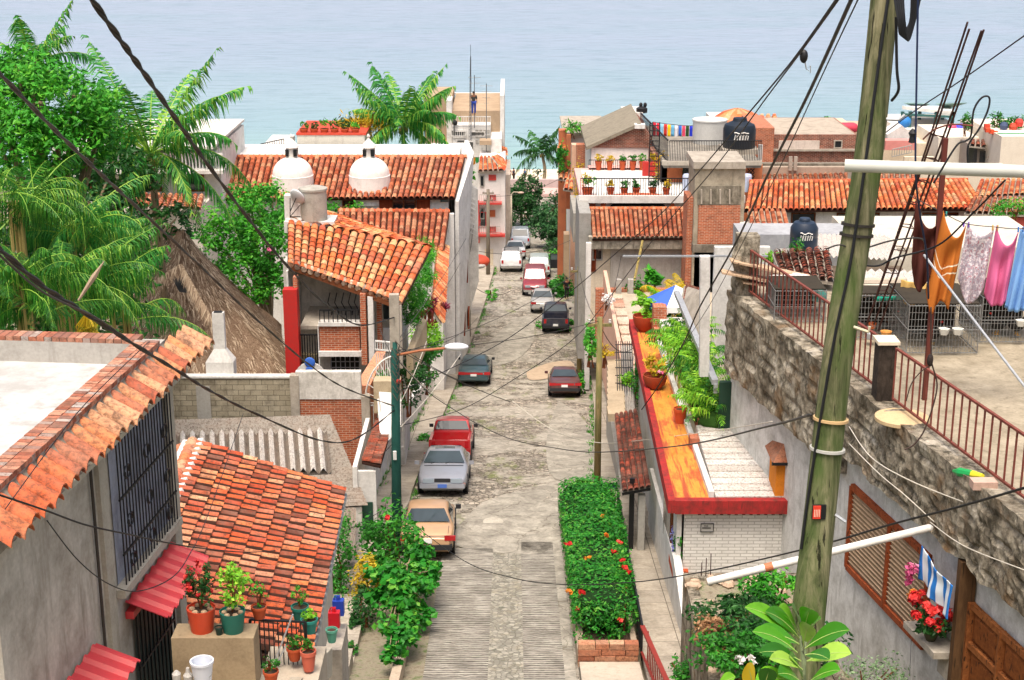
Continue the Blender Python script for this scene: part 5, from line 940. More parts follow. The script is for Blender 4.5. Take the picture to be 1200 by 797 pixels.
# antenna building
T = thing('antenna_building', 'tall white and tan apartment block on the waterfront with grids of railings and roof masts', 'building', (-3, 136, 6))
TAN = plaster('#b09a80', '#7a6650', .5, .5, .5)
fb(T, 'tan_block', 529, 130, 586, 200, 138, 12, TAN, zb=4); fb(T, 'white_edge', 529, 109, 588, 111.5, 150.2, .4, WHITE2); fb(T, 'white_side', 586, 112, 591, 200, 138, 12, WHITE2, zb=4); fb(T, 'left_block', 497, 115, 530, 200, 141, 8, TAN, zb=4); fb(T, 'left_white', 523, 118, 530, 200, 137.4, 3, WHITE2, zb=4)
fb(T, 'white_front', 530, 148, 575, 205, 135.5, 2.6, WHITE2, zb=4); fb(T, 'white_corner', 575, 163, 588, 205, 134, 5, WHITE2, zb=4); fb(T, 'tan_wall', 516, 166, 530, 200, 140, 3, plaster('#b8854a', '#7a5a38'), zb=4)
m = MB(); railing(m, at(531, 148, 135.5), at(575, 148, 135.5), .85, 22, .04, .07); railing(m, at(531, 162, 135.4), at(546, 162, 135.4), .6, 6, .04, .06); m.build('roof_railing', WHITE2, T)
for (px, py, w_, h_) in ((537, 156, 1.2, .5), (551, 172, .6, .9), (540, 172, .9, .7), (560, 157, 1.2, .4), (540, 166, .7, .3)): winpart(T, at(px, py, 135.5), w_, h_, 'y', WHITE2, glassmat('#5a5a58', .3))
for k in range(4): 
    for j in range(3): 
        p = at(559+k*4.5, 154+j*6, 135.5); m = MB(); m.box(p.x-.13, p.x+.13, 135.44, 135.5, p.z-.15, p.z+.15); m.build('lattice_block', GREYP, T)
fb(T, 'roof_step', 562, 165, 576, 170, 133.6, 1.4, TAN)
for (y0, x1) in ((171, 592), (180, 591)):
    m = MB(); tiles(m, at(583, y0+9, 133.8), at(x1+2, y0+11, 136), at(x1, y0+2, 138), at(586, y0, 134.6), .4, .5, 3); m.build('balcony_roof', [TM_OR, CONC], T)
T = thing('antenna_mast', 'tall thin guyed lattice mast on the apartment block roof', 'antenna', at(551, 118, 136)); a = at(551, 165, 135); b = at(551.5, 66, 135); m = MB()
for dx, dy in ((-.12, 0), (.12, 0), (0, .2)): m.beam(a+V((dx, dy, 0)), b+V((dx*.2, dy*.2, 0)), .035)
for k in range(24): t_ = k/24; w_ = .12*(1-.8*t_); p = a.lerp(b, t_); m.beam(p+V((-w_, 0, 0)), p+V((w_, 0, .2)), .02)
m.build('lattice', metalmat('#4a4e54', .6), T); m = MB(); m.beam(b, b+V((0, 0, 1.0)), .03); m.build('tip', IRON, T)
for i, (px, y0, y1, bars) in enumerate(((556, 88, 150, 2), (570, 98, 185, 4))):
    T = thing('aerial', ['thin short aerial right beside the lattice mast', 'television aerial with cross bars at the right of the block roof'][i], 'antenna', at(px, y1, 135)); m = MB(); a = at(px, y1, 134.6); b = at(px, y0, 134.6); m.tube([a, b], .035, 5); m.build('pole', metalmat('#555a60', .6), T)
    for k in range(bars): m = MB(); p = b+V((0, 0, -.2-.5*k)); m.beam(p+V((-.55+.1*k, 0, 0)), p+V((.55-.1*k, 0, 0)), .03); m.build('crossbar', GREYP, T)
p = at(552, 133, 134.7); person('worker in dark top and blue trousers standing at the lattice mast on the roof', (p.x+.25, 134.4, at(552, 133, 134.4).z-.1), .3, (SKIN, plain('#3a3a38', .8), plain('#1f3f9c', .8), HAIR, BLK), dict(wl=(-.1, -.3, 1.5), fl=(-.08, -.34, 1.6), el=(-.28, -.1, 1.3)), 2.0)
p = at(532, 144, 135.3); m = MB(); m.ell(p+V((0, 0, .5)), (.2, .2, .2), 8, 6); m.ell(p+V((0.1, 0, .0)), (.22, .2, .25), 8, 6); m.tube([p+V((0, 0, -.8)), p+V((0, 0, .6))], .05, 5); m.build('rooftop_beacon', BLK, label='small black double lamp at the corner of the roof railing', cat='lamp')

# ---- houses behind the coconut palm on the left
T = thing('terrace_house', 'white house with balustraded terrace and red tile awning behind the coconut palm', 'house', (-17, 82, 10))
fb(T, 'wall', 60, 172, 262, 260, 84, 8, WHITE2, zb=6); fb(T, 'upper_wall', 120, 180, 250, 186, 82.6, 1.5, WHITE2); fb(T, 'roof_slab', 110, 172, 250, 175, 82, 10, WHITE)
m = MB(); railing(m, at(104, 200, 82.5), at(262, 200, 82.5), .9, 40, .07, .1); m.build('balustrade', WHITE2, T); fb(T, 'terrace_slab', 100, 200, 262, 204, 82, 2, WHITE); fb(T, 'chimney', 205, 172, 222, 184, 86, 1, CREAM)
m = MB(); tiles(m, at(150, 243, 79), at(236, 246, 79), at(240, 230, 81.4), at(160, 228, 81.4), .34, .42, 4); m.build('tile_awning', [TM_FAR, CONC], T); fb(T, 'lower_wall', 140, 245, 238, 300, 79.6, 4, plaster('#d0c8bc', '#8c8478'), zb=8)
for px, py in ((225, 212), (175, 212), (120, 214)): winpart(T, at(px, py, 84), 1.3, 1.1, 'y', WOODB)
fb(T, 'lattice_panel', 150, 290, 172, 330, 78.6, .2, plaster('#e8e8e8', '#888888', .3))
T = thing('tiled_house', 'small red tile roofed house glimpsed at the far left between the leaves', 'house', (-22, 90, 10)); m = MB(); tiles(m, at(40, 210, 92), at(140, 212, 92), at(140, 192, 95), at(40, 192, 95), .34, .42, 4); m.build('roof', [TM_FAR, CONC], T); fb(T, 'wall', 40, 212, 140, 260, 92.4, 5, CREAM, zb=8)
for i, (px, py, w_, h_, D) in enumerate(((130, 152, 2.2, 1.4, 110), (20, 190, 3, 3, 70))): pass

# ======================= TREES ON THE LEFT =======================
def tree(name, label, basep, crowns, mat, trunk_r=.2, leafn=3000, sz=.22, group=None, tm=None, asp=.5, limbs=True, cat='tree', clump=30, cr=.34):
    T = thing(name, label, cat, basep, group); b = V(basep); m = MB(); c0 = V(crowns[0][0]); mid = b.lerp(c0, .5)+V((random.uniform(-.3, .3), 0, 0)); m.tube(spline([b, mid, c0], 5), [trunk_r*(1-.05*k) for k in range(11)], 8); m.build('trunk', tm or TRUNK, T)
    if limbs:
        for c, r, *_ in crowns:
            for k in range(3): q = V(c)+V((random.uniform(-.6, .6)*r[0], random.uniform(-.6, .6)*r[1], random.uniform(0, .6)*r[2])); m = MB(); m.tube(spline([mid, mid.lerp(q, .5)+V((0, 0, .2)), q], 4), [trunk_r*.5*(1-.08*j) for j in range(9)], 5); m.build('limb', tm or TRUNK, T)
    m = MB(); tot = sum(r[0]*r[2] for _, r, *_ in crowns)
    for c, r, *_ in crowns: leaves(m, c, r, int(leafn*r[0]*r[2]/tot), sz, clump, cr, .55, up=.7, aspect=asp)
    m.build('crown', mat, T); return T
# big broadleaf tree at far left
tree('broadleaf_tree', 'large bright green broadleaf tree filling the upper left corner', (-15, 49, 17), [(at(45, 120, 47), (2.6, 2.2, 1.5)), (at(8, 110, 48), (1.6, 1.8, 1.4)), (at(90, 140, 47), (1.3, 1.5, 1.2)), (at(30, 170, 46), (2.0, 1.8, 1.3)), (at(105, 165, 48), (1.0, 1.3, .8)), (at(20, 80, 48), (1.1, 1.2, .8)), (at(60, 160, 46), (1.4, 1.5, 1.1))], L_BR, .3, 14000, .2, asp=.45, clump=40, cr=.3)
tree('garden_tree', 'rounded bright green tree between the palapa and the tilted roof', (-10, 66, 14), [(at(290, 250, 66), (1.9, 1.8, 1.3)), (at(312, 290, 65), (1.3, 1.5, 1.6)), (at(262, 290, 66), (1.3, 1.5, 1.4)), (at(320, 240, 68), (.9, 1, 1.0)), (at(300, 325, 64), (1.4, 1, 1.1))], L_BR, .2, 10000, .2, clump=36)
p = at(316, 292, 63); m = MB(); leaves(m, p, (.15, .1, .12), 30, .14, 4, aspect=.9); m.build('bougainvillea_bloom', FL_PINK, label='single pink bloom at the right edge of the rounded bright tree', cat='flower')
shrub('roof_shrub', 'low green shrub against the white wall under the domed roof', at(402, 243, 84.8), (1.2, .5, .5), 400, .2, L_BR, cat='shrub')
def coco(name, label, top_, foot, L, nf, rseed, ll=.75, mat=L_PALM, group=None, tr=.16, lw=.06, nl=30, coconuts=5):
    g = random.Random(rseed); T = thing(name, label, 'palm tree', foot, group); top_ = V(top_); foot = V(foot); m = MB(); P = spline([foot, foot.lerp(top_, .5)+V((.3, 0, 0)), top_], 8); m.tube(P, [tr*(1.25-.5*i/len(P))*(1+.06*(i % 2)) for i in range(len(P))], 10); m.build('trunk', TRUNK, T)
    for i in range(nf):
        az = i*2.399+g.uniform(-.25, .25); k = i/nf; rise = 1.5-1.8*k+g.uniform(-.12, .12); dr = .3+.5*k+g.uniform(-.1, .1); m = MB(); frond(m, top_+V((0, 0, .1)), az, L*g.uniform(.8, 1.05), rise, dr+.25*k, nl, ll, lw, .5+.6*k); m.build('frond', mat, T)
    for k in range(coconuts): m = MB(); a = k*1.26; m.ell(top_+V((.2*math.cos(a), .2*math.sin(a), -.25-.1*(k % 2))), (.13, .13, .16), 8, 6); m.build('coconut', plain('#8a7a3a', .6), T, smooth=True)
    return T
random.seed(11)
tree('broadleaf_shrub', 'lush roadside shrub with big heart shaped leaves growing over the kerb wall', (-3.2, 38.5, gz(38)), [(at(478, 660, 41), (.75, .7, .55)), (at(482, 700, 38.5), (.7, .8, .6)), (at(468, 738, 36.5), (.5, .7, .5)), (at(450, 682, 39), (.5, .6, .5)), (at(500, 672, 40), (.4, .5, .4)), (at(462, 768, 35), (.3, .4, .25))], L_HEDGE, .06, 3000, .21, asp=.8, clump=12, cr=.5, cat='shrub')
coco('coconut_palm', 'tall coconut palm in front of the white terrace house, fronds spread against the sea', at(176, 182, 58), (-14.5, 60, 14), 5.2, 25, 3, 1.05, lw=.06, nl=56)
coco('coconut_palm', 'coconut palm behind the two white domes', at(472, 148, 98), (-7.5, 99, 8), 5.0, 27, 5, 1.15, lw=.085, nl=52)
coco('coconut_palm', 'small coconut palm standing alone on the beach at the end of the street', at(635, 180, 192), (3.9, 190, 1.2), 4.6, 15, 8, 1.3, mat=L_DK, lw=.16, tr=.2, nl=20)
coco('coconut_palm', 'palm whose crown rises above the broadleaf tree at the far left', at(38, 78, 62), (-20, 64, 14), 3.2, 14, 9, .75, lw=.06, nl=40)
p = at(668, 200, 150); 
# feathery areca palms filling the left
def areca(label, c, nf, L, seed, foot_z=18, ll=.7, mat=L_ARE, lean=0, lw=.05):
    g = random.Random(seed); c = V(c); T = thing('areca_palm', label, 'palm tree', (c.x, c.y, foot_z), 'feathery palms at the left')
    for k in range(5): m = MB(); o_ = V((g.uniform(-.4, .4), g.uniform(-.4, .4), 0)); m.tube([V((c.x, c.y, foot_z))+o_*.7, c+o_*.5], .05, 6); m.build('stem', BAMB, T)
    for i in range(int(nf*1.5)): az = g.uniform(0, 6.283); rise = g.uniform(.3, 1.25); m = MB(); o_ = V((g.uniform(-.5, .5), g.uniform(-.5, .5), g.uniform(-.8, .2))); frond(m, c+o_, az, L*g.uniform(.75, 1.1), rise, g.uniform(.45, .95), 32, ll, lw*.5, g.uniform(.8, 1.5)); m.build('frond', mat, T)
areca('feathery palm with long drooping fronds at the left frame edge, upper one', at(20, 235, 42), 26, 2.9, 1); areca('feathery palm just right of the upper left one, fronds drooping over the palapa', at(95, 265, 44), 24, 2.7, 2, mat=L_PALM); areca('feathery palm low at the frame edge above the white roof', at(25, 330, 34), 26, 2.4, 3, 22); areca('bright feathery palm rising behind the brick parapet', at(75, 330, 36), 28, 2.5, 4, 22); areca('feathery palm leaning its fronds in front of the palapa', at(140, 345, 38), 11, 2.4, 5, 22, mat=L_PALM); areca('dark feathery palm in the gap left of the coconut trunk', at(135, 290, 48), 14, 2.3, 6, mat=L_PALM)

tree('understorey_tree', 'dark green tree mass behind the feathery palms at left', (-17, 52, 16), [(at(30, 260, 52), (3, 2, 2.2)), (at(100, 230, 54), (2, 2, 1.6)), (at(20, 340, 44), (2.6, 1.5, 1.8)), (at(90, 310, 46), (2.4, 1.5, 1.6)), (at(150, 300, 52), (1.2, 1, 1)), (at(135, 200, 56), (1.6, 1.3, 1.3)), (at(150, 240, 56), (1.3, 1.2, 1.2)), (at(205, 262, 62), (.8, 1, 1.0)), (at(50, 370, 42), (3, 1.5, 1.2))], L_DK, .25, 12000, .26, clump=40)
m = MB(); T = thing('dead_frond', 'dry brown palm spathe and yellow flower spray above the brick parapet', 'palm spathe', at(105, 385, 24)); a = at(92, 352, 24); b = at(122, 306, 24); m.tube([a, a.lerp(b, .6), b], [.02, .05, .005], 6); m.build('spathe', plain('#b09a80', .8), T); m = MB(); c = at(103, 378, 24)
for k in range(60): m.tube([c+V((0, 0, .18)), c+V((random.uniform(-.2, .15), random.uniform(-.1, .1), -.05)), c+V((random.uniform(-.25, .2), random.uniform(-.1, .1), -.2))], .006, 3)
m.build('flower_spray', L_YEL, T)
# street end trees
tree('street_tree', 'dark green tree at the far end of the street, left one above the parked cars', (1.0, 158, 3.5), [(at(612, 235, 155), (1.8, 2, 1.9)), (at(622, 215, 157), (1.6, 2, 1.5)), (at(608, 262, 153), (1.6, 1.8, 1.6)), (at(628, 250, 155), (1.4, 2, 1.8)), (at(600, 230, 156), (1, 1.4, 1.2))], L_DK, .2, 6000, .32, clump=26)
tree('street_tree', 'larger grey green tree at the far end of the street on its right side', (4.4, 140, 4.8), [(at(648, 245, 138), (1.7, 2, 1.7)), (at(655, 270, 136), (1.5, 1.8, 1.5)), (at(640, 262, 138), (1.3, 1.5, 1.5)), (at(660, 250, 138), (1.1, 1.5, 1.4)), (at(652, 288, 135), (1.2, 1.3, 1.2))], leafmat('#1c3f1c', '#35683a', '#6a9a5a'), .2, 6500, .3, clump=26)
tree('street_tree', 'small bush like tree under the larger street end tree', (5.0, 131, 5.8), [(at(653, 306, 130), (.9, 1, .9)), (at(660, 318, 128), (.6, .8, .6))], L_DK, .1, 1500, .24, clump=14, limbs=False)
shrub('kerb_bush', 'leafy bush over the right kerb beside the maroon van', at(657, 338, 112), (.95, 1.2, 1.1), 1800, .26, L_MID); shrub('kerb_bush', 'low bush at the right kerb under the trees farther down', at(652, 300, 128), (.8, 1, .5), 500, .25, L_BR); shrub('kerb_bush', 'leafy bush on the kerb behind the maroon brown sedan', at(681, 455, 79.6), (.25, .6, .9), 500, .16, L_BR)
for i, (px, py) in enumerate([(575, 345), (578, 352), (635, 384), (660, 388), (655, 312), (640, 305), (668, 380), (497, 520)]):
    g = atg(px, py); shrub('weed_tuft', ['weed tuft in the roadway by the far left kerb post', 'second weed tuft just below it by the left kerb', 'weed tuft in front of the navy pickup on its left', 'weed tuft right behind the navy pickup', 'weed patch at the right road edge by the small tree', 'weed patch at the road end under the trees', 'weed at the foot of the kerb by the navy pickup', 'grass tuft at the white wall foot above the red pickup'][i], (g.x, g.y, g.z+.2), (.45, .6, .2), 160, .18, L_BR, clump=8, cat='weed', trunk=.05)
# ======================= RIGHT SIDE, MIDDLE =======================
random.seed(21)
def RX(y, off=0): return 9.9+.194*(28-y)+off
# ---- house with the yellow painted ledge
T = thing('ledge_house', 'low white brick house with a yellow painted roof ledge edged in red', 'house', (5.5, 48, 16))
LED = NT('worn_yellow_paint'); v_ = LED.coord('Object', (1, .4, 1)); n_ = LED.noise(v_, 1.6, 8, .7); n2_ = LED.noise(LED.coord('Object', (4, .25, 1)), 1.5, 5, .7); c_ = LED.ramp(n_, [(.35, '#c46e28'), (.5, '#d0913c'), (.62, '#b85830')]); c_ = LED.mix(LED.ramp(n2_, [(.5, 0.), (.6, .85)]), c_, '#9c3c2e'); M_LED = LED.fin(c_, .7, .3)
ZL = 21.1
def band(nm, xa, xb, y0, y1, z0, z1, mat, par):       # strip following the ledge line
    m = MB(); s = lambda y: (y-40.3)*.0135; s2 = s if nm == 'red_edge' else (lambda y: (y-40.3)*-.008); s1 = s2 if nm == 'white_kerb' else s
    m.add([(xa+s1(y0), y0, z0), (xb+s2(y0), y0, z0), (xb+s2(y1), y1, z0), (xa+s1(y1), y1, z0), (xa+s1(y0), y0, z1), (xb+s2(y0), y0, z1), (xb+s2(y1), y1, z1), (xa+s1(y1), y1, z1)], [(3, 2, 1, 0), (4, 5, 6, 7), (0, 1, 5, 4), (1, 2, 6, 5), (2, 3, 7, 6), (3, 0, 4, 7)]); return m.build(nm, mat, par)
REDW = plaster('#b43030', '#54302a', .8, 3, .47)
band('yellow_ledge', 4.62, 5.62, 40.55, 59, ZL-.2, ZL, M_LED, T); band('red_edge', 4.42, 4.62, 40.3, 59, ZL-.32, ZL+.07, REDW, T); band('white_kerb', 5.62, 5.78, 40.75, 59, ZL-.2, ZL+.16, WHITE2, T)
m = MB(); m.box(4.62, 7.95, 40.28, 40.55, ZL-.34, ZL+.06); m.build('red_edge', REDW, T)
m = MB()
for i in range(13): x = 5.3+i*.21; m.box(x, x+.09, 40.5, 40.62, ZL-.46, ZL-.34)
m.build('joist_ends', BLK, T)
m = MB(); m.box(4.86, 8.4, 40.6, 40.9, 16.5, ZL-.2); m.build('front_wall', WBRICK, T)
m = MB(); m.add([(4.72, 40.6, 16.5), (4.95, 59, 16), (4.95, 59, ZL-.2), (4.72, 40.6, ZL-.2)], [(0, 1, 2, 3)]); m.prism([(4.72, 40.6, 16.5), (4.95, 59, 14), (4.95, 59, ZL-.2), (4.72, 40.6, ZL-.2)], (.2, 0, 0)); m.build('street_wall', WHITE2, T)
m = MB(); m.prism([(4.62, 37.4, gz(37.4)), (4.7, 49, gz(49)), (4.7, 49, gz(49)+2.2), (4.62, 40.2, gz(40)+1.6), (4.62, 37.4, gz(37.4)+.55)], (.22, 0, 0)); m.build('stair_wall', WHITE2, T)
q = MB(); q.box(4.66, 4.73, 41.6, 43.8, 18.6, 20.4); o = q.build('window', WOODB, T); q = MB(); q.quad((4.65, 41.75, 18.7), (4.65, 43.65, 18.7), (4.65, 43.65, 20.3), (4.65, 41.75, 20.3)); q.build('pane', GL, o)
SHEET = tilemat(['#d6d4ce', '#cac7c0', '#d0cdc6', '#c0bcb4'], '#76706a', .4, .58, 'white_sheet')
m = MB(); rows = 12
for i in range(rows):
    y0 = 40.58+i*.42; x1 = min(9.5, RX(y0)+.3); m.box(5.8, x1, y0, y0+.415, ZL-.1, ZL+.08+i*.03, rnd=random.random())
m.build('roof_sheets', SHEET, T)
sg = thing('name_plate', 'small grey framed house name plate on the white brick front wall', 'sign', at(829, 618, 40.58)); a = at(821, 613, 40.58); b = at(836, 623, 40.58); m = MB(); m.box(a.x, b.x, 40.55, 40.59, b.z, a.z); m.build('plate', plain('#b4b2ac', .6, var=.1), sg)
m = MB(); w_ = .018
for (xa, xb, za, zb_) in ((a.x, b.x, a.z-w_, a.z), (a.x, b.x, b.z, b.z+w_), (a.x, a.x+w_, b.z, a.z), (b.x-w_, b.x, b.z, a.z)): m.box(xa, xb, 40.535, 40.55, za, zb_)
m.build('frame', BLK, sg)
m = MB(); 
for k in range(4): m.box(a.x+.1+k*.03, a.x+.12+k*.03, 40.54, 40.55, a.z-.09, a.z-.06)
for k in range(7): m.box(a.x+.05+k*.035, a.x+.075+k*.035, 40.54, 40.55, a.z-.16, a.z-.12)
m.build('lettering', BLK, sg)
# wall planter with blue flowers
T = thing('wall_planter', 'terracotta shelf of pale blue flowers on the side of the white brick house', 'planter', at(797, 664, 40)); p = at(796, 664, 41); m = MB(); m.box(p.x-.25, p.x+.2, 40.4, 41.6, p.z-.1, p.z+.12); m.build('shelf', POTM, T); m = MB(); leaves(m, at(796, 632, 41), (.16, .45, .85), 700, .09, 14, .4, .4); m.build('foliage', L_MID, T); m = MB(); leaves(m, at(792, 625, 41), (.16, .4, .7), 130, .08, 14, .25, .7, aspect=.9); m.build('blossoms', FL_VIO, T)
# bowls on the ledge
def bowl(px, py, D, r, lab, mat, pm, h=.5, n=400, extra=None):
    p = at(px, py, D); p.z = ZL; T = thing('bowl_planter', lab, 'flower pot', p); m = MB(); m.lathe(p, [(r*.45, 0), (r*.85, h*.35), (r, h*.8), (r*1.02, h), (r*.92, h), (r*.85, h*.8), (0, h*.75)], 22); m.build('pot', pm, T, smooth=True, ang=40); m = MB(); leaves(m, p+V((0, 0, h+.35)), (r*1.15, r*1.1, .45), n, .17, 16, .4, .4, up=.9); m.build('foliage', mat, T)
    if extra: m = MB(); leaves(m, p+V((0, 0, h+.2)), (r*.9, r*.8, .25), 40, .1, 6, aspect=.9); m.build('blossoms', extra, T)
bowl(767, 462, 50.5, .42, 'wide clay bowl with straggly herbs standing midway on the yellow ledge', L_YEL, plaster('#a8482c', '#5a4a34', .6, 5), .5, 240, FL_PINK)
bowl(755, 392, 57.6, .46, 'clay bowl with bright lettuce green plant at the far end of the yellow ledge', L_LIME, plaster('#b0492c', '#6a3a28', .5, 5), .62, 520)
p = at(797, 497, 47); pot((p.x, p.y, ZL), .22, .5, plain('#c8542a', .7), None, 'tall orange clay pot lying among the ferns right of the ledge'); p = at(812, 488, 47.5)
# raised fern planter
T = thing('fern_planter', 'brick planter overflowing with yellow green ferns between ledge and stone terrace', 'planter', (6.3, 48, ZL)); a = at(808, 520, 44.8); b = at(853, 520, 44.8)
m = MB(); x = a.x
for k in range(3): w_ = (b.x-a.x)/3; m.box(a.x+k*w_, a.x+(k+1)*w_-.03, 44.6+.15*k, 45.1+.15*k, ZL-.1, ZL+.33); 
for k in range(8): m.box(5.95, 6.2, 45.2+k*1.1, 46.2+k*1.1, ZL-.1, ZL+.35)
m.build('brick_edge', tilemat(['#c07050', '#a85a40', '#cc8a66'], amt=.6), T)
m = MB(); g = random.Random(4); m2 = MB()
for k in range(210):
    y = g.uniform(45.3, 55); c = V((6.15+g.uniform(-.4, .75)-(y-45)*.02, y, ZL+.5+g.uniform(0, .9))); 
    frond(m if k % 3 else m2, c, g.uniform(0, 6.28), g.uniform(1.0, 1.6), g.uniform(.5, 1.2), g.uniform(.5, .9), 14, .34, .035, .7, rachis=False)
m.build('fern_leaves', L_LIME, T); m2.build('fern_leaves', L_ARE, T)
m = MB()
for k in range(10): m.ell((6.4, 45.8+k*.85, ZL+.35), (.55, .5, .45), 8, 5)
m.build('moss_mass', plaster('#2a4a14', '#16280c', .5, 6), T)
m = MB(); a = at(836, 447, 45.4); m.box(a.x+.2, a.x+.75, 45.3, 45.5, ZL, a.z); m.build('mesh_panel', plain('#173a2a', .8), label='dark green screen panel behind the ferns at the white wall corner', cat='panel')
# lean-to roof, gutter, post, umbrella
T = thing('lean_to', 'small red tile lean-to roof with a grey gutter running down beside a white post', 'lean-to', at(815, 400, 50)); m = MB(); tiles(m, at(800, 352, 54), at(820, 402, 50), at(823, 340, 52.5), at(803, 334, 56.5), .2, .3, 4, .01, 1.15, .3); m.build('roof', [TM_DARK, CONC], T)
m = MB(); a = at(793, 343, 55); b = at(838, 448, 45.6); m.beam(a, b, .2, .16); m.build('gutter', GALV, T); m = MB(); m.beam(b+V((.02, 0, -.05)), b+V((.02, 0, -.35)), .12); m.build('spout', GALV, T)
m = MB(); m.beam(at(826, 300, 46.5), at(825, 440, 46.5), .3); m.build('post', WHITE2, T)
T = thing('parasol', 'blue and white market parasol behind the lean-to roof', 'parasol', at(785, 370, 57.5)); c = at(792, 334, 57.8); r_ = 1.15; rim = [c+V((r_*math.cos(a)*1.0, r_*math.sin(a), -.62)) for a in [math.pi/8+k*math.pi/4 for k in range(8)]]
for k in range(8): m = MB(); a, b = rim[k], rim[(k+1) % 8]; m.quad(a, b, c, c); m = MB(); m.add([a, b, c], [(0, 1, 2)]); m.add([a, b, b-V((0, 0, .22)), a-V((0, 0, .22))], [(0, 1, 2, 3)]); m.build('panel', plain('#3a62c8', .7, var=.1) if k in (2, 3, 4) else plain('#e4e2de', .7, var=.1), T)
m = MB(); m.tube([c, c-V((0, 0, 3.0))], .03, 6); m.build('pole', WHITE2, T)
T = thing('brick_kiosk', 'small brick counter with white slab top under the parasol', 'counter', at(780, 400, 56)); fb(T, 'brick_pier', 766, 360, 780, 410, 56.5, .6, BRICKO); fb(T, 'slab_top', 775, 382, 803, 388, 55.6, 1.2, WHITE2); fb(T, 'brick_base', 768, 389, 800, 405, 55.8, 1, BRICKO); fb(T, 'opening', 784, 391, 796, 396, 55.75, .1, BLK)
m = MB(); leaves(m, at(790, 372, 57.4), (.45, .3, .35), 240, .16, 8); m.build('shade_plants', L_MID, T)
areca('yellow leaved palm in front of the grey wall by the parasol', at(792, 345, 62), 18, 1.5, 22, 17, .45, L_YEL); areca('lime green palm behind the yellow ledge bowl', at(768, 352, 61.5), 14, 1.1, 23, 17, .4, L_LIME)
shrub('banana_plant', 'small upright banana like plant before the grey wall', at(766, 326, 66), (.35, .4, .7), 60, .6, L_BR, cat='plant', clump=5, asp=.4)
# ---- patio behind the ledge
T = thing('patio', 'cement patio with low brick back wall, between ledge house and grey walled house', 'patio', (7, 70, 14))
m = MB(); m.box(4.9, 13, 59.2, 79, 13, 16.95); m.build('floor', plaster('#b4a996', '#756b5a', .6, 1), T); a = at(698, 338, 79.2); b = at(830, 353, 79.2); m = MB(); m.box(a.x, b.x, 79, 79.4, 14, a.z); m.build('brick_wall', BRICKO, T)
for px in (722, 736): fb(T, 'pier', px, 328, px+6, 352, 78.7, .3, GREYP)
m = MB()
for i in range(22): y = 60+i*.8; m.box(5.2, 5.75, y, y+.72, 16.9, 17.15+(i % 2)*.06)
m.build('tile_edge', tilemat(['#c8a890', '#d8c4b0', '#b08068'], amt=.4), T)
m = MB(); m.prism([(4.78, 59.2, 14), (4.9, 80, 12), (4.9, 80, 17.9), (4.78, 59.2, 17.5)], (.18, 0, 0)); m.build('side_wall', plaster('#d8b09a', '#9a7a64', .5), T)
m = MB(); a = at(744, 372, 68)
for k in range(7): p = at(738+k*3, 372+k*2, 68); m.tube([V((p.x, 66, 17)), V((p.x+.2, 66.2, 18.2)), V((p.x+.9, 66.5, 17.1))], .025, 4)
m.build('wire_frames', GALV, T)
T = thing('bamboo_pole', 'long bamboo cane leaning against the grey wall', 'cane', at(744, 335, 80)); m = MB(); m.tube([at(741, 340, 80), at(753, 282, 81)], .07, 6); m.build('cane', BAMB, T)
shrub('climber', 'climbing plant at the foot of the bamboo cane', at(744, 338, 79), (.5, .3, .7), 300, .2, L_MID, cat='plant'); shrub('white_shrub', 'whitish flowering shrub on the patio corner nearest the street', at(712, 350, 72), (.35, .4, .3), 260, .12, FL_W, cat='plant', trunk=.3)
# ---- gate court below the patio (iron steps, white sheet, tile canopy)
T = thing('gate_court', 'little entrance court with iron grille, white corrugated sheet and stone steps beside the walkway', 'courtyard', (4.5, 58, 14))
m = MB(); corr(m, at(730, 484, 55.2), at(744, 486, 55), at(741, 405, 62), at(727, 405, 62), 7, .04); m.build('corrugated_sheet', SHEET, T)
m = MB()
for k in range(9): p = at(712, 425+k*7, 61.5-k*.9); m.box(p.x, p.x+.65, p.y-.4, p.y+.5, p.z-.3, p.z)
m.build('steps', plaster('#b8a68c', '#75664e', .5), T)
m = MB()
for k in range(8): a = at(722+k*2.6, 400, 61); b = at(724+k*2.8, 470, 56.5); m.beam(a, b, .03)
for k in range(8): m.beam(at(721, 404+k*9, 60.8-k*.5), at(741, 404+k*9, 60.6-k*.5), .03)
m.build('iron_grille', IRON, T)
m = MB(); m.prism([(4.05, 54.2, 14.5), (4.3, 66, 13), (4.3, 66, 15.6), (4.05, 54.2, 16.3)], (.15, 0, 0)); m.build('low_wall', GREYP, T)
shrub('court_bush', 'yellow flowering bush at the top of the court steps', at(709, 410, 62), (.35, .4, .3), 260, .13, L_YEL, cat='plant'); shrub('court_bush', 'vine trailing under the red edge above the grille', at(747, 448, 57), (.2, .8, .9), 500, .13, L_MID, cat='plant'); shrub('court_bush', 'tall green weeds on the pavement edge by the near right pole', at(692, 398, 66), (.28, 1.5, .8), 700, .18, L_BR, cat='plant'); shrub('court_bush', 'lime green fern under the ledge near the iron grille', at(736, 445, 58), (.3, .4, .3), 200, .15, L_LIME, cat='plant')
T = thing('tiled_canopy', 'blackened red tile canopy over the walkway next to the yellow ledge', 'canopy', (3.9, 50, 17)); m = MB(); tiles(m, at(729, 576, 45.8), at(763, 570, 45.9), at(747, 481, 53.6), at(720, 487, 53.4), .2, .3, 4, .012, 1.2, .45, rad=.5); m.build('tiles', [tilemat(['#7a3628', '#a84a34', '#c4624a', '#5a2c22', '#8a4030'], amt=.9, cut=.47), CONC], T)
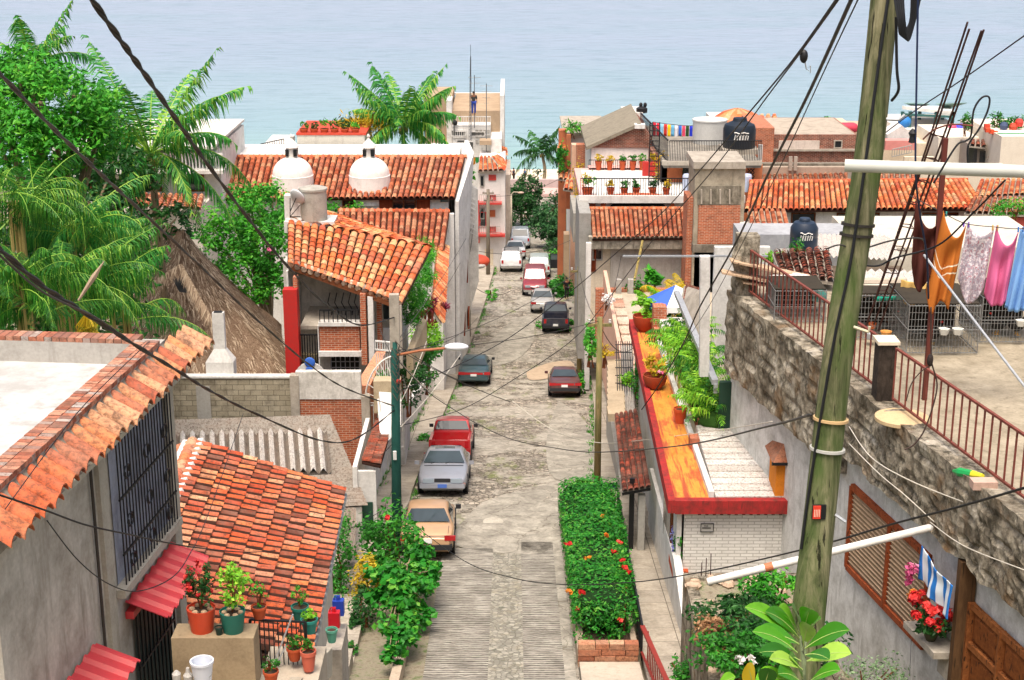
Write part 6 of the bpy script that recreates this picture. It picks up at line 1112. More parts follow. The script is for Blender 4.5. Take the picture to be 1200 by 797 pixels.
m = MB(); p = at(752, 580, 46); m.box(p.x-.1, p.x+.12, 45.95, 46.15, 16.9, p.z); m.build('post', GREYP, T); m = MB(); m.beam(at(729, 579, 45.8), at(762, 573, 45.9), .08); m.build('beam', IRON, T); m = MB(); p = at(737, 600, 46.2); m.box(p.x, p.x+.16, 46.1, 46.2, 16.8, p.z+1.2); m.build('dark_gate_post', IRON, T)
m = MB(); a = at(707, 533, 55.5); m.box(a.x, a.x+.5, 55.3, 55.6, 15.1, 15.5); m.build('blue_step', plain('#6a6cc0', .7), label='lilac painted step at the pavement edge beside the tile canopy', cat='step')
# ---- utility poles along the street
WPOLE = woodmat('#7a6a48', '#a08c60', (8, 8, 1.2), '#5f6a3a')
def pole(name, label, px0, py0, py1, px1, D, r, mat, cat='utility pole', cross=()):
    a = at(px1, py1, D); b = V((at(px0, py0, D).x, D, gz(D)-.2)); T = thing(name, label, cat, b); m = MB(); m.tube([b, b.lerp(a, .5), a], [r*1.15, r, r*.85], 12); m.build('pole', mat, T, smooth=True)
    for (z, w_) in cross: m = MB(); m.beam(a-V((w_/2, 0, z)), a+V((w_/2, 0, -z)), .1, .1); m.build('crossarm', mat, T); [MB() for _ in ()]
    for (z, w_) in cross:
        for s in (-1, 1): m = MB(); m.lathe(a+V((s*w_*.42, 0, -z+.06)), [(.03, 0), (.06, .06), (.04, .12), (.06, .15), (0, .18)], 8); m.build('insulator', plain('#c8c4bc', .3), T)
    return T
pole('utility_pole', 'tan wooden utility pole on the right pavement behind the hedge', 700, 560, 372, 703, 55, .12, WPOLE, cross=((.3, .9),)); pole('utility_pole', 'brownish wooden utility pole standing right of the maroon brown sedan', 679, 437, 312, 679, 84, .13, WPOLE, cross=((.3, 1.0),)); pole('utility_pole', 'grey concrete utility pole rising against the far right houses', 672, 320, 190, 672, 118, .16, CONC, cross=((.4, 1.2),))
pole('utility_pole', 'grey wooden pole on the left pavement beyond the walking people', 549, 398, 284, 549.5, 96, .13, woodmat('#7c7468', '#9c9282', (8, 8, 1)), cross=((.3, .8),)); pole('utility_pole', 'taller grey pole in front of the pink building', 572, 322, 222, 572, 120, .15, woodmat('#6c6458', '#8c8272', (8, 8, 1)), cross=((.3, .9), (.9, .7))); pole('utility_pole', 'thin brown pole at the far left kerb by the white estate car', 590, 300, 235, 591, 136, .14, woodmat('#5c4c3c', '#7c6a54', (8, 8, 1)))
T = pole('street_lamp', 'pale curved street lamp standing before the street end trees', 599, 280, 228, 599, 150, .1, CREAM, 'street lamp'); a = at(599, 228, 150); m = MB(); m.tube([a, a+V((.25, 0, .25)), a+V((.7, -.1, .25))], .05, 6); m.build('arm', CREAM, T); m = MB(); m.ell(a+V((.95, -.1, .2)), (.35, .2, .12), 10, 6); m.build('lamp_head', plain('#d8b8a0', .4), T, smooth=True)
T = pole('utility_pole', 'dark green utility pole in the foreground on the left pavement with a mess of wires', 464.5, 620, 400, 463, 46, .15, plaster('#24524a', '#173530', .5, 3)); a = at(463, 405, 46)
m = MB(); b = at(462, 345, 46); m.box(a.x-.15, a.x+.15, 45.9, 46.15, a.z-.1, b.z); m.build('upper_post', CONC, T)
m = MB(); p = at(467, 447, 45.85); m.ell(p, (.08, .06, .08), 8, 6); m.build('red_cap', plain('#b83a30', .5), T, smooth=True); m = MB(); p = at(462.5, 533, 45.8); m.box(p.x-.05, p.x+.06, 45.76, 45.84, p.z-.16, p.z+.12); m.build('meter_tag', plain('#d8d8d4', .5), T)
m = MB(); e = at(522, 408, 45.2); m.tube([at(466, 416, 45.9), at(492, 411, 45.5), e], .045, 6); m.build('lamp_arm', plain('#a86a48', .6), T); m = MB(); c = at(535, 406.5, 45.1); m.ell(c, (.38, .17, .12), 16, 8); lh = m.build('lamp_head', plain('#d8dade', .35, var=.05), T, smooth=True)
for k in range(7): a = V((-3.65, 45.9, 24.2-k*.25)); m = MB(); m.tube([a, a+V((.15, -.15, -.1)), a+V((.05, -.2, -.4)), a+V((-.1, -.1, -.2))], .018, 5); m.build('wire_coil', plain('#4a4238', .7), T)

# ---- stone terrace building at near right
T = thing('terrace_building', 'weathered building at near right with rubble edged roof terrace, white lower wall and brown shutters', 'building', (12, 34, 19))
ST = NT('rubble_wall'); v_ = ST.coord('Object'); vo = ST.n('TexVoronoi', feature='DISTANCE_TO_EDGE'); ST.l(ST.coord('Object', (2.6, 2.6, 4.2)), vo.inputs['Vector']); vo.inputs['Scale'].default_value = 1; n_ = ST.noise(v_, 1.1, 10, .72); n2_ = ST.noise(ST.coord('Object', (1, 1, .6)), 3.2, 9, .78)
c_ = ST.ramp(n_, [(.3, '#3e382e'), (.42, '#746b5c'), (.54, '#a39a88'), (.68, '#d0c8b8')]); c_ = ST.mix(ST.ramp(n2_, [(.48, 0.), (.6, .85)]), c_, '#38342a'); c_ = ST.mix(ST.ramp(vo.outputs[0], [(.0, .3), (.05, 0.)]), c_, '#4a4034'); n3_ = ST.noise(v_, .9, 4); c_ = ST.mix(ST.ramp(n3_, [(.55, 0.), (.68, .5)]), c_, '#7c5a34'); ST.bump(n2_, 1., .08); M_ST = ST.fin(c_, .95, .1)
def wallY(nm, y0, y1, z0, z1, off, thick, mat, par=T, sub=1, jag=0):
    m = MB(); n = sub; P = []
    for i in range(n+1):
        y = y0+(y1-y0)*i/n; j = random.uniform(-jag, jag); P.append((RX(y, off), y, z0+j, z1+random.uniform(-jag, jag)*.5))
    for i in range(n):
        (xa, ya, a0, a1), (xb, yb, b0, b1) = P[i], P[i+1]; t_ = thick
        m.add([(xa, ya, a0), (xa+t_, ya, a0), (xb+t_, yb, b0), (xb, yb, b0), (xa, ya, a1), (xa+t_, ya, a1), (xb+t_, yb, b1), (xb, yb, b1)], [(3, 2, 1, 0), (4, 5, 6, 7), (3, 0, 4, 7), (1, 2, 6, 5)]+([(0, 1, 5, 4)] if i == 0 else [])+([(2, 3, 7, 6)] if i == n-1 else []))
    return m.build(nm, mat, par)
wallY('stone_edge', 20, 45, 24.25, 26.08, 0, .6, M_ST, sub=50, jag=.06); wallY('stone_footing', 36.5, 45, 23.5, 24.25, .05, .5, M_ST, sub=12, jag=.03); wallY('white_wall', 20, 45.4, 17, 24.25, .28, .3, plaster('#dcdcd8', '#86837a', .7, 1.4, .5))
m = MB(); ny, nz_ = 230, 18; vv = []
for i in range(ny+1):
    y = 20+25*i/ny
    for j in range(nz_+1):
        u = j/nz_; zlo = 24.2-(.62 if y > 36.5 else 0)-.12*noise.noise(V((y*1.3, 3, 0))); z = zlo+(26.12-zlo)*min(1, u*1.12); q = V((y*1.4, z*2.2, 1.0)); d = .05+.05*noise.noise(q*1.5)+.035*noise.noise(q*4)+.025*noise.noise(q*11)+(.05 if (z*2.1+.3*noise.noise(q)) % 1 > .2 else -.02); x = RX(y)-d
        if u > .89: x = RX(y)-d+(u-.89)*5.2; z = 26.1+.05*noise.noise(q*5)
        vv.append((x, y, z+.02*noise.noise(q*8)))
m.add(vv, [(i*(nz_+1)+j, i*(nz_+1)+j+1, (i+1)*(nz_+1)+j+1, (i+1)*(nz_+1)+j) for i in range(ny) for j in range(nz_)]); m.build('rubble_face', M_ST, T)
m = MB(); m.add([(RX(20, .5), 20, 26.0), (24, 20, 26.0), (24, 46.5, 26.0), (RX(45, .5), 46.5, 26.0)], [(0, 1, 2, 3)]); m.build('terrace_floor', plaster('#aca18c', '#655b48', .7, 1.1, .47), T); m = MB(); m.box(RX(45, .6), 24, 45.1, 45.4, 16, 25.95); m.build('rear_wall', GREYP, T)
m = MB(); g = random.Random(2)
for i in range(150): y = g.uniform(20, 45); m.ell((RX(y, .05+g.uniform(0, .5)), y, 26.05), (g.uniform(.05, .16), g.uniform(.05, .2), g.uniform(.02, .07)), 6, 4)
m.build('loose_rubble', M_ST, T, kind='stuff')
m = MB(); m.ell((RX(44.6, .3), 44.7, 26.4), (.42, .35, .5), 10, 7); m.ell((RX(44.6, .25), 44.5, 27.2), (.4, .33, .55), 10, 7); m.box(RX(44.6), RX(44.6)+.65, 44.3, 44.9, 25.8, 27.9); m.build('corner_pillar', M_ST, T)
RP = metalmat('#7c3e34', .7, .7)
def terr_rail(y0, y1, n): m = MB(); railing(m, V((RX(y0, .3), y0, 26.1)), V((RX(y1, .3), y1, 26.1)), 1.4, n, .035, .05, .17); return m
terr_rail(35.4, 44.2, 30).build('railing', RP, T); terr_rail(24.5, 34.3, 30).build('railing', RP, T)
m = MB(); m.box(RX(34.9, .1), RX(34.9, .1)+.42, 34.6, 35.1, 25.9, 27.5); m.build('pillar', plaster('#4a4038', '#1c1814', .8, 4, .45), T); m = MB(); m.box(RX(34.9, .05), RX(34.9, .05)+.52, 34.55, 35.15, 27.5, 27.58); m.build('pillar_cap', CREAM, T)
# shutters
def pY(y, z, off): return V((RX(y, off), y, z))
fr = MB(); yy = (31.7, 33.75, 36.0); z0, z1 = 21.15, 23.35
for y in yy: fr.beam(pY(y, z0, .24), pY(y, z1, .24), .16, .12)
for z in (z0, z1): fr.beam(pY(yy[0], z, .24), pY(yy[2], z, .24), .12, .16)
o = fr.build('window_frame', woodmat('#7a3a20', '#a0522e', (6, 6, 6)), T)
for k in range(2):
    m = MB(); y0, y1 = yy[k]+.09, yy[k+1]-.09; n = 17
    for i in range(n): z = z0+.08+(z1-z0-.16)*i/n; m.add([pY(y0, z, .26), pY(y1, z, .26), pY(y1, z+.13, .2), pY(y0, z+.13, .2)], [(0, 1, 2, 3)]); m.add([pY(y0, z+.13, .2), pY(y1, z+.13, .2), pY(y1, z+.13, .27), pY(y0, z+.13, .27)], [(0, 1, 2, 3)])
    m.build('shutter', plaster('#b49c82', '#6a5640', .5, 3), o)
# door with panels
dr = MB(); DW = woodmat('#5e3216', '#8a5026', (5, 5, 5)); dr.add([pY(25.5, 20.6, .22), pY(29.6, 20.6, .22), pY(29.6, 23.25, .22), pY(25.5, 23.25, .22)], [(0, 1, 2, 3)]); o = dr.build('door', DW, T); m = MB()
for y in (29.6, 28.3, 27.1, 25.8): m.beam(pY(y, 20.6, .17), pY(y, 23.3, .17), .16, .1)
for z in (23.25, 22.35, 21.4, 20.7): m.beam(pY(25.5, z, .17), pY(29.6, z, .17), .1, .14)
m.build('door_frame', woodmat('#6e3c1c', '#9c6236', (5, 5, 5)), o)
m = MB()
for a_, b_ in ((28.4, 29.5), (27.2, 28.2), (25.9, 27.0)):
    for c_, d_ in ((22.45, 23.15), (21.5, 22.25)): m.add([pY(a_+.12, c_+.1, .15), pY(b_-.12, c_+.1, .15), pY(b_-.12, d_-.1, .15), pY(a_+.12, d_-.1, .15), pY(a_, c_, .21), pY(b_, c_, .21), pY(b_, d_, .21), pY(a_, d_, .21)], [(0, 1, 2, 3), (0, 1, 5, 4), (1, 2, 6, 5), (2, 3, 7, 6), (3, 0, 4, 7)])
m.build('door_panels', DW, o)
m = MB(); m.prism([pY(30.0, 21.75, -.35), pY(31.5, 21.75, -.35), pY(31.5, 21.75, .3), pY(30.0, 21.75, .3)], (0, 0, .15)); m.prism([pY(30.0, 21.2, .0), pY(30.5, 21.2, .0), pY(30.5, 21.2, .3), pY(30.0, 21.2, .3)], (0, 0, .55)); m.build('wall_shelf', plaster('#b8b0a2', '#6a6254', .6, 4), T)
m = MB(); m.box(RX(29.7)-.1, RX(29.7)+.25, 29.65, 29.9, 19, 24.2); m.build('door_jamb', woodmat('#4a3422', '#6e5236', (6, 6, 1)), T)
# flowers and towel at the door
p = pY(30.6, 21.9, -.15); T2 = thing('flower_vase', 'vase of red and pink flowers on the wall shelf by the wooden door', 'vase of flowers', p); m = MB(); m.lathe(p, [(.1, 0), (.16, .15), (.13, .32), (.1, .38)], 12); m.lathe(p+V((.3, .3, 0)), [(.08, 0), (.12, .12), (.1, .28)], 12); m.build('vase', plaster('#5c5a44', '#2c2a20', .5, 6), T2, smooth=True); m = MB(); leaves(m, p+V((0, .1, .45)), (.45, .6, .25), 260, .15, 10); m.build('foliage', L_DK, T2); m = MB(); leaves(m, p+V((-.05, .05, .72)), (.5, .6, .34), 900, .11, 16, .25, .6, aspect=.95); m.build('red_blooms', FL_RED, T2)
m = MB(); leaves(m, p+V((-.4, .45, 1.3)), (.12, .12, .4), 60, .15, 4, .4, .7, aspect=.8); m.build('pink_orchids', FL_PINK, T2); m = MB(); leaves(m, p+V((.45, -.65, .2)), (.14, .12, .15), 50, .16, 3, .4, aspect=.3); leaves(m, p+V((-.35, .5, .85)), (.12, .12, .12), 40, .14, 3, aspect=.3); leaves(m, p+V((.5, -.7, 1.05)), (.16, .1, .12), 50, .13, 3, aspect=.3); m.build('orange_lilies', FL_OR, T2)
PAT = {}
def clothmat(c1, c2=None, kind=None, sc_=6):
    t = NT('cloth'); 
    if kind == 'stripe': v = t.coord('UV'); w_ = t.n('TexWave', wave_type='BANDS', bands_direction='X'); t.l(v, w_.inputs['Vector']); w_.inputs['Scale'].default_value = sc_; w_.inputs['Distortion'].default_value = .6; c = t.ramp(w_.outputs[0], [(.4, c1), (.5, c2)])
    elif kind == 'bands': v = t.coord('UV'); sx = t.n('SeparateXYZ'); t.l(v, sx.inputs[0]); m_ = t.n('Math', operation='PINGPONG'); t.l(sx.outputs['Y'], m_.inputs[0]); m_.inputs[1].default_value = .1; c = t.ramp(sx.outputs['Y'], [(0., c1), (.42, c1), (.425, c2), (.44, c2), (.445, c1), (.52, c1), (.525, c2), (.54, c2), (.545, c1)], 'CONSTANT')
    elif kind == 'floral': v = t.coord('Object'); n = t.noise(v, 12, 3, .7); n2 = t.noise(v, 17, 2); c = t.mix(t.ramp(n, [(.5, 0.), (.56, 1.)]), c1, c2); c = t.mix(t.ramp(n2, [(.58, 0.), (.62, .8)]), c, '#a86a74')
    else: c = srgb(c1)
    return t.fin(c, .85, .15)
def cloth(name, label, p0, p1, drop, mat, sag=.12, folds=3, amp=.08, taper=.0, group='laundry on the terrace line', cat='laundry', nx=22, nz=26, seed=0, skew=0, hang=None):
    g = random.Random(seed); p0 = V(p0); p1 = V(p1); d = p1-p0; N = V((d.y, -d.x, 0)).normalized(); ph = g.uniform(0, 6); m = MB(); vv = []; uv = []
    for j in range(nz+1):
        t_ = j/nz
        for i in range(nx+1):
            u = i/nx; dd = drop*(1+(hang(u) if hang else 0)); sg = sag*4*u*(1-u); w_ = 1-taper*math.sin(math.pi*min(1, t_*1.2)); x = .5+(u-.5)*w_
            fold = amp*(.25+t_*.9)*math.sin(u*folds*6.283+ph+t_*1.2*math.sin(ph))+amp*.4*math.sin(u*folds*15+ph*2)*t_; fold += .25*sag*math.sin(math.pi*u)*math.sin(9*t_+3*u)*(1-t_)
            vv.append(p0+d*x+V((skew*t_, 0, -sg*(1-t_*.45)-dd*t_))+N*fold)
    m.add(vv, [(j*(nx+1)+i, j*(nx+1)+i+1, (j+1)*(nx+1)+i+1, (j+1)*(nx+1)+i) for j in range(nz) for i in range(nx)]); o = m.build(name, mat, None, smooth=True, label=label, cat=cat, group=group)
    ul = o.data.uv_layers['UVMap']; uvs = [(i/nx, 1-j/nz) for j in range(nz+1) for i in range(nx+1)]
    for l in o.data.loops: ul.data[l.index].uv = uvs[l.vertex_index]
    so_ = o.modifiers.new('thickness', 'SOLIDIFY'); so_.thickness = .012; return o
random.seed(31)
cloth('towel', 'blue and white striped towel hanging under the rubble edge by the flowers', pY(31.1, 23.95, -.25), pY(29.6, 23.7, -.25), .8, clothmat('#2f7ac8', '#dfe8ee', 'stripe', 1.3), .1, 2, .07, group=None, cat='towel', seed=3)
# laundry line, post
A_ = at(1071, 233, 35); 
T = thing('laundry_post', 'rusty red iron post holding the clothes line above the cages', 'post', at(1103, 390, 36)); m = MB(); m.beam(at(1108, 162, 35), V((at(1108, 162, 35).x+.0, 35, 26)), .11); m.build('post', metalmat('#5e2820', .7, .5), T)
cl = [at(1066, 229, 35.2), at(1106, 250, 35), at(1132, 262, 34.8), at(1166, 266, 34.6), at(1196, 268, 34.4), at(1240, 262, 34)]; m = MB(); m.tube(spline(cl, 5), .012, 5); m.build('clothes_line', plain('#3a3a3a', .6), label='clothes line strung from the rusty post carrying the big garments', cat='clothes line')
cloth('brown_cloth', 'dark brown cloth hung leftmost on the terrace line', at(1073, 232, 35.1), at(1106, 246, 35), 1.5, clothmat('#4a2620'), .55, 3, .1, seed=1, hang=lambda u: .25*math.sin(u*5)); cloth('orange_cloth', 'ochre orange shawl with white stripes, second on the terrace line', at(1106, 247, 34.9), at(1133, 262, 34.8), 1.95, clothmat('#b06628', '#dccbb0', 'bands'), .45, 2, .1, seed=2, hang=lambda u: .12*math.sin(u*7), skew=-.25)
cloth('patterned_cloth', 'grey and white patterned bedsheet in the middle of the terrace line', at(1134, 260, 34.8), at(1165, 267, 34.6), 1.35, clothmat('#a39aa4', '#d8d0d4', 'floral'), .25, 2, .09, seed=5, skew=-.12, hang=lambda u: .3*math.sin(u*3)); cloth('pink_dress', 'pink dress hanging in deep curved folds on the terrace line', at(1168, 264, 34.6), at(1194, 270, 34.5), 1.65, clothmat('#c8648e'), .4, 2, .1, taper=.0, seed=6, skew=-.15); cloth('blue_dress', 'pale blue cloth at the right end of the terrace line, cut by the frame', at(1196, 267, 34.5), at(1222, 268, 34.3), 1.9, clothmat('#7aa6d8'), .15, 3, .08, seed=7, skew=-.2)
for k, q in enumerate(cl[1:5]): 
    for dx in (-.05, .06): m = MB(); p = q+V((dx, 0, -.03)); m.box(p.x-.015, p.x+.015, p.y-.02, p.y+.02, p.z-.05, p.z+.07); m.build('clothes_peg', plain(['#3aa8a0', '#7a4ac0', '#c8a060', '#3a7ac8'][k], .5), label='small peg gripping the terrace clothes line at a cloth corner', cat='clothes peg', group='clothes pegs')
# ---- cages
WIRE = metalmat('#8c8f8e', .5, .35, .3)
def cage(label, x0, x1, y0, y1, z0, z1, n, back=True):
    T = thing('wire_cage', label, 'cage', ((x0+x1)/2, y0, z0), 'wire cages on the terrace'); m = MB(); 
    for z in (z0+.02, (z0+z1)/2, z1):
        for a, b in (((x0, y0), (x1, y0)), ((x0, y1), (x1, y1)), ((x0, y0), (x0, y1)), ((x1, y0), (x1, y1))): m.beam((*a, z), (*b, z), .022)
    for i in range(n+1): x = x0+(x1-x0)*i/n; m.beam((x, y0, z0), (x, y0, z1), .011 if i not in (0, n) else .025); m.beam((x, y0, z1), (x, y1, z1), .01)
    for k in range(1, 7): z = z0+(z1-z0)*k/7; m.beam((x0, y0, z), (x1, y0, z), .009)
    k = max(3, int((y1-y0)/.12))
    for i in range(k+1):
        y = y0+(y1-y0)*i/k; m.beam((x0, y, z0), (x0, y, z1), .01); m.beam((x1, y, z0), (x1, y, z1), .01)
    m.build('wire_frame', WIRE, T)
    if back: m = MB(); m.box(x0, x1, y1-.04, y1, z0, z1-.05); m.build('dark_backing', plaster('#2c2620', '#14110e', .6, 3), T)
    m = MB(); m.box(x0, x1, y0+.1, y1, z1+.01, z1+.04); m.build('lid', plaster('#3c362c', '#1c1814', .6, 2), T)
xx = lambda px, D: at(px, 400, D).x
cage('left cage of the row, under the teal pipe behind the leaning rebars', xx(1003, 40), xx(1060, 40), 40, 41.6, 26.05, 27.25, 14); cage('middle cage of the row, below the orange shawl', xx(1063, 38.6), xx(1146, 38.6), 38.6, 40.8, 26.05, 27.35, 22); cage('right cage of the row, at the frame edge beneath the pink and blue cloths', xx(1148, 39.6), xx(1225, 39.6), 39.6, 41.6, 26.05, 27.3, 20); cage('cage behind the far railing section, left of the wooden pole', xx(903, 42), xx(962, 42), 41.6, 43.2, 26.05, 26.95, 20)
def hen(label, loc, rz, c1='#15120f', s=1.):
    T = thing('hen', label, 'chicken', (0, 0, 0), 'hens in the cages'); m = MB(); P = [(0, .2, .3), (0, .1, .24), (0, -.02, .23), (0, -.12, .3), (0, -.16, .4), (0, -.18, .44)]; m.tube(spline([V(p)*s for p in P], 3), [x*s for x in (.02, .07, .1, .12, .135, .14, .135, .12, .1, .08, .06, .05, .045, .045, .045, .02)], 10); m.build('body', plain(c1, .7), T, smooth=True)
    m = MB(); m.add([V(p)*s for p in ((0, .16, .3), (0, .36, .48), (0, .3, .3), (.05, .2, .28), (-.05, .2, .28))], [(0, 1, 2), (0, 2, 3), (0, 2, 4), (1, 3, 2), (1, 2, 4)]); m.build('tail', plain(c1, .7), T)
    m = MB(); m.prism([V((-.008, -.17, .47))*s, V((-.008, -.22, .5))*s, V((-.008, -.19, .53))*s, V((-.008, -.14, .5))*s], (.016, 0, 0)); m.build('comb', plain('#c82820', .6), T); m = MB(); m.lathe(V((0, -.22, .43))*s, [(.016, 0), (0, .05)], 6, M=Matrix.Rotation(math.pi/2, 4, 'X')); m.build('beak', plain('#d8b060', .5), T)
    for sx in (-.05, .05): m = MB(); m.tube([V((sx, 0, .17))*s, V((sx, .02, .08))*s, V((sx, -.0, .01))*s], .01, 4); m.tube([V((sx, .04, .01))*s, V((sx, -.07, .01))*s], .008, 4); m.build('leg', plain('#d8a030', .6), T)
    T.location = loc; T.rotation_euler = (0, 0, rz)
hen('black hen standing in the middle cage near the white troughs', (at(1092, 395, 39.4).x, 39.4, 26.08), 1.2, s=1.25); hen('black hen at the left side of the right hand cage', (at(1168, 385, 40.3).x, 40.3, 26.08), -1.4, s=1.2); hen('black hen near the frame edge in the right hand cage', (at(1192, 385, 40.2).x, 40.2, 26.08), 1.7, s=1.2); hen('dark hen in the shade of the left cage', (at(1045, 385, 40.8).x, 40.8, 26.08), .6, '#3a2418', 1.1)
for px, py, D, c_, r_, lb in ((1020, 393, 39.5, '#b8bcc0', .14, 'round grey metal bowl by the rebars'), (1038, 391, 39.6, '#d89a50', .15, 'orange yellow feeding bowl beside the grey bowl'), (1022, 381, 40.5, '#d8703a', .11, 'orange bowl inside the left cage'), (1106, 388, 38.45, '#d4d4cc', .15, 'left of two white feed troughs hooked on the middle cage'), (1122, 388, 38.45, '#d4d4cc', .16, 'right of two white feed troughs hooked on the middle cage'), (1196, 378, 39.4, '#d4d4cc', .15, 'white feed trough hooked on the right hand cage')):
    p = at(px, py+4, D); m = MB(); m.lathe(p, [(r_*.7, 0), (r_, .14), (r_*1.05, .16), (r_*.9, .15), (r_*.6, .03), (0, .03)], 14 if 'round' in lb or 'bowl' in lb else 5); m.build('feed_bowl', plain(c_, .5, var=.15), label=lb, cat='bowl')
p = at(926, 402, 42.3); m = MB(); m.lathe(p, [(.16, 0), (.2, .12), (.16, .28), (.07, .34), (.07, .4)], 10); m.build('orange_jug', plain('#c8743a', .5), label='orange plastic drinking jug behind the far railing', cat='jug')
p = at(959, 352, 43); m = MB(); m.lathe(p, [(.2, 0), (.24, .02), (.22, .2), (.12, .33), (0, .36)], 16); m.build('teal_bucket', plain('#1f9a8c', .45), label='upturned teal bucket on the cage beside the wooden pole', cat='bucket')
# sheets, rolls and boards over the cages
T = thing('scrap_roof', 'improvised roof of boards, red tiles and sheets behind the far railing', 'shed roof', at(910, 320, 46)); m = MB(); tiles(m, at(915, 322, 46), at(978, 330, 45), at(972, 292, 50), at(905, 296, 51), .26, .34, 4, .04, 1.2, .4); m.build('tiles', [TM_DARK, CONC], T); m = MB()
for (a, b, w_) in (((845, 318), (958, 338), .5), ((856, 305), (950, 325), .45), ((870, 330), (965, 342), .35), ((890, 312), (930, 322), .6)): m.beam(at(*a, 44.2), at(*b, 44.2), w_, .05)
m.build('boards', woodmat('#a88c70', '#c8ae92', (5, 5, 5)), T); m = MB(); m.beam(at(898, 352, 43.6), at(955, 358, 43.4), .06, .7, up=V((0, 0, 1))); m.build('brown_board', woodmat('#7c4a22', '#a86c38', (5, 5, 3)), T); m = MB(); m.box(RX(44)+.7, 13.0, 45.5, 50, 22, 25.6); m.build('understructure', plaster('#6a5c4c', '#2c2620', .7), T)
for a, b in (((858, 308), (960, 372)),): pass
p = at(925, 324, 44); m = MB(); g = random.Random(9)
for k in range(5): m.ell(p+V((k*.2-.4, g.uniform(-.1, .1), .02)), (.22, .2, .06), 10, 5)
m.build('crumpled_sheet', plain('#d8d6d0', .7), label='crumpled white sheet lying on the boards of the scrap roof', cat='sheet')
T = thing('roof_rolls', 'stack of beige corrugated sheets and rolls on top of the left cages', 'roof sheets', at(1040, 340, 41)); 
for k, (py, c_) in enumerate(((331, '#b8ac9c'), (338, '#c4b8a8'), (344, '#d0c4b4'))): m = MB(); m.tube([at(1005, py, 41.2-k*.2), at(1062, py-1, 41.2-k*.2)], .12, 8); m.build('roll', plaster(c_, '#7a6e5c', .5, 3), T)
m = MB(); a = at(1000, 320, 44); b = at(1075, 324, 43); corr(m, at(1000, 350, 40.6), at(1090, 352, 40.6), at(1085, 318, 44.5), at(1000, 316, 44.5), 9, .05); m.build('corrugated_sheet', SHEET, T)
m = MB(); m.tube([at(1025, 349, 40.2), at(1068, 346, 40.2)], .1, 10); m.build('teal_pipe', plain('#1fa890', .4), label='teal plastic pipe lying along the top of the left cage', cat='pipe')
cloth('yellow_cloth', 'pale yellow cloth draped over the sheets between rolls and orange shawl', at(1056, 327, 40.4), at(1086, 330, 40.2), .5, clothmat('#d8b26a'), .05, 3, .06, seed=9, group=None, cat='cloth', hang=lambda u: .4*math.sin(4*u))
# things on the floor
p = at(1057, 489, 33.5); p.z = 26.0; m = MB(); m.lathe(p, [(.62, .02), (.62, .1), (.56, .12), (0, .13)], 28); m.build('round_lid', plaster('#cdb48c', '#8a7450', .4, 3), label='large round beige lid on the terrace floor behind the near railing', cat='lid')
T = thing('plastic_bottle', 'green and yellow plastic bottle lying on the terrace edge', 'bottle', at(1130, 560, 30)); a = at(1117, 552, 30.3); b = at(1140, 556, 29.8); m = MB(); m.tube([a, a.lerp(b, .35), b], [.03, .1, .09], 8); m.build('green_body', plain('#1f9a50', .4), T); m = MB(); m.tube([b, b.lerp(a, -.5)], [.09, .05], 8); m.build('yellow_end', plain('#d8d030', .4), T)
p = at(1152, 572, 29.3); m = MB(); m.box(p.x-.25, p.x+.25, p.y-.15, p.y+.15, 26.05, 26.22); m.build('loose_brick', plaster('#c8a898', '#8a7464', .5, 5), label='pale loose brick beside the plastic bottle on the terrace edge', cat='brick')
# rebars
T = thing('rebar_column', 'bundle of tall rusty reinforcing bars leaning over the terrace', 'rebar', at(1015, 390, 38)); RB = metalmat('#3c2420', .7, .4)
def bar(T, a, b, D0, D1, r=.025): m = MB(); m.tube(spline([at(*a, D0), at((a[0]+b[0])/2+1, (a[1]+b[1])/2, (D0+D1)/2), at(*b, D1)], 6), r, 5); m.build('bar', RB, T)
bs = [((1013, 388), (1134, 26)), ((1016, 380), (1136, 34)), ((1024, 380), (1150, 36)), ((1029, 388), (1153, 35))]
for a, b in bs: bar(T, a, b, 38, 34)
for k in range(1, 9): t_ = .04+k*.075; P = [at(a[0]+(b[0]-a[0])*t_, a[1]+(b[1]-a[1])*t_, 38-4*t_) for a, b in bs]; m = MB(); m.tube(P+[P[0]], .014, 4); m.build('stirrup', RB, T)
# orange niche at the roof end
T = thing('orange_turret', 'small orange painted turret with a brown pyramid tile roof left of the wooden pole', 'turret', at(926, 590, 40.9)); m = MB(); c = at(932, 551, 40.9); m.box(c.x-.6, c.x+.6, 40.6, 41.7, ZL, c.z+.38); m.build('body', plaster('#d8852a', '#8a4a1a', .4, 2), T); m = MB(); zt = c.z+.38; m.add([(c.x-.74, 40.45, zt), (c.x+.74, 40.45, zt), (c.x+.74, 41.85, zt), (c.x-.74, 41.85, zt), (c.x, 41.15, zt+.95)], [(0, 1, 4), (1, 2, 4), (2, 3, 4), (3, 0, 4), (3, 2, 1, 0)]); m.build('pyramid_roof', tilemat(['#8a5038', '#a86a4c', '#6e4434', '#9c5e44'], amt=.6), T); m = MB(); m.box(c.x-.76, c.x+.76, 40.43, 40.5, zt-.06, zt+.02); m.build('dark_rim', BLK, T)
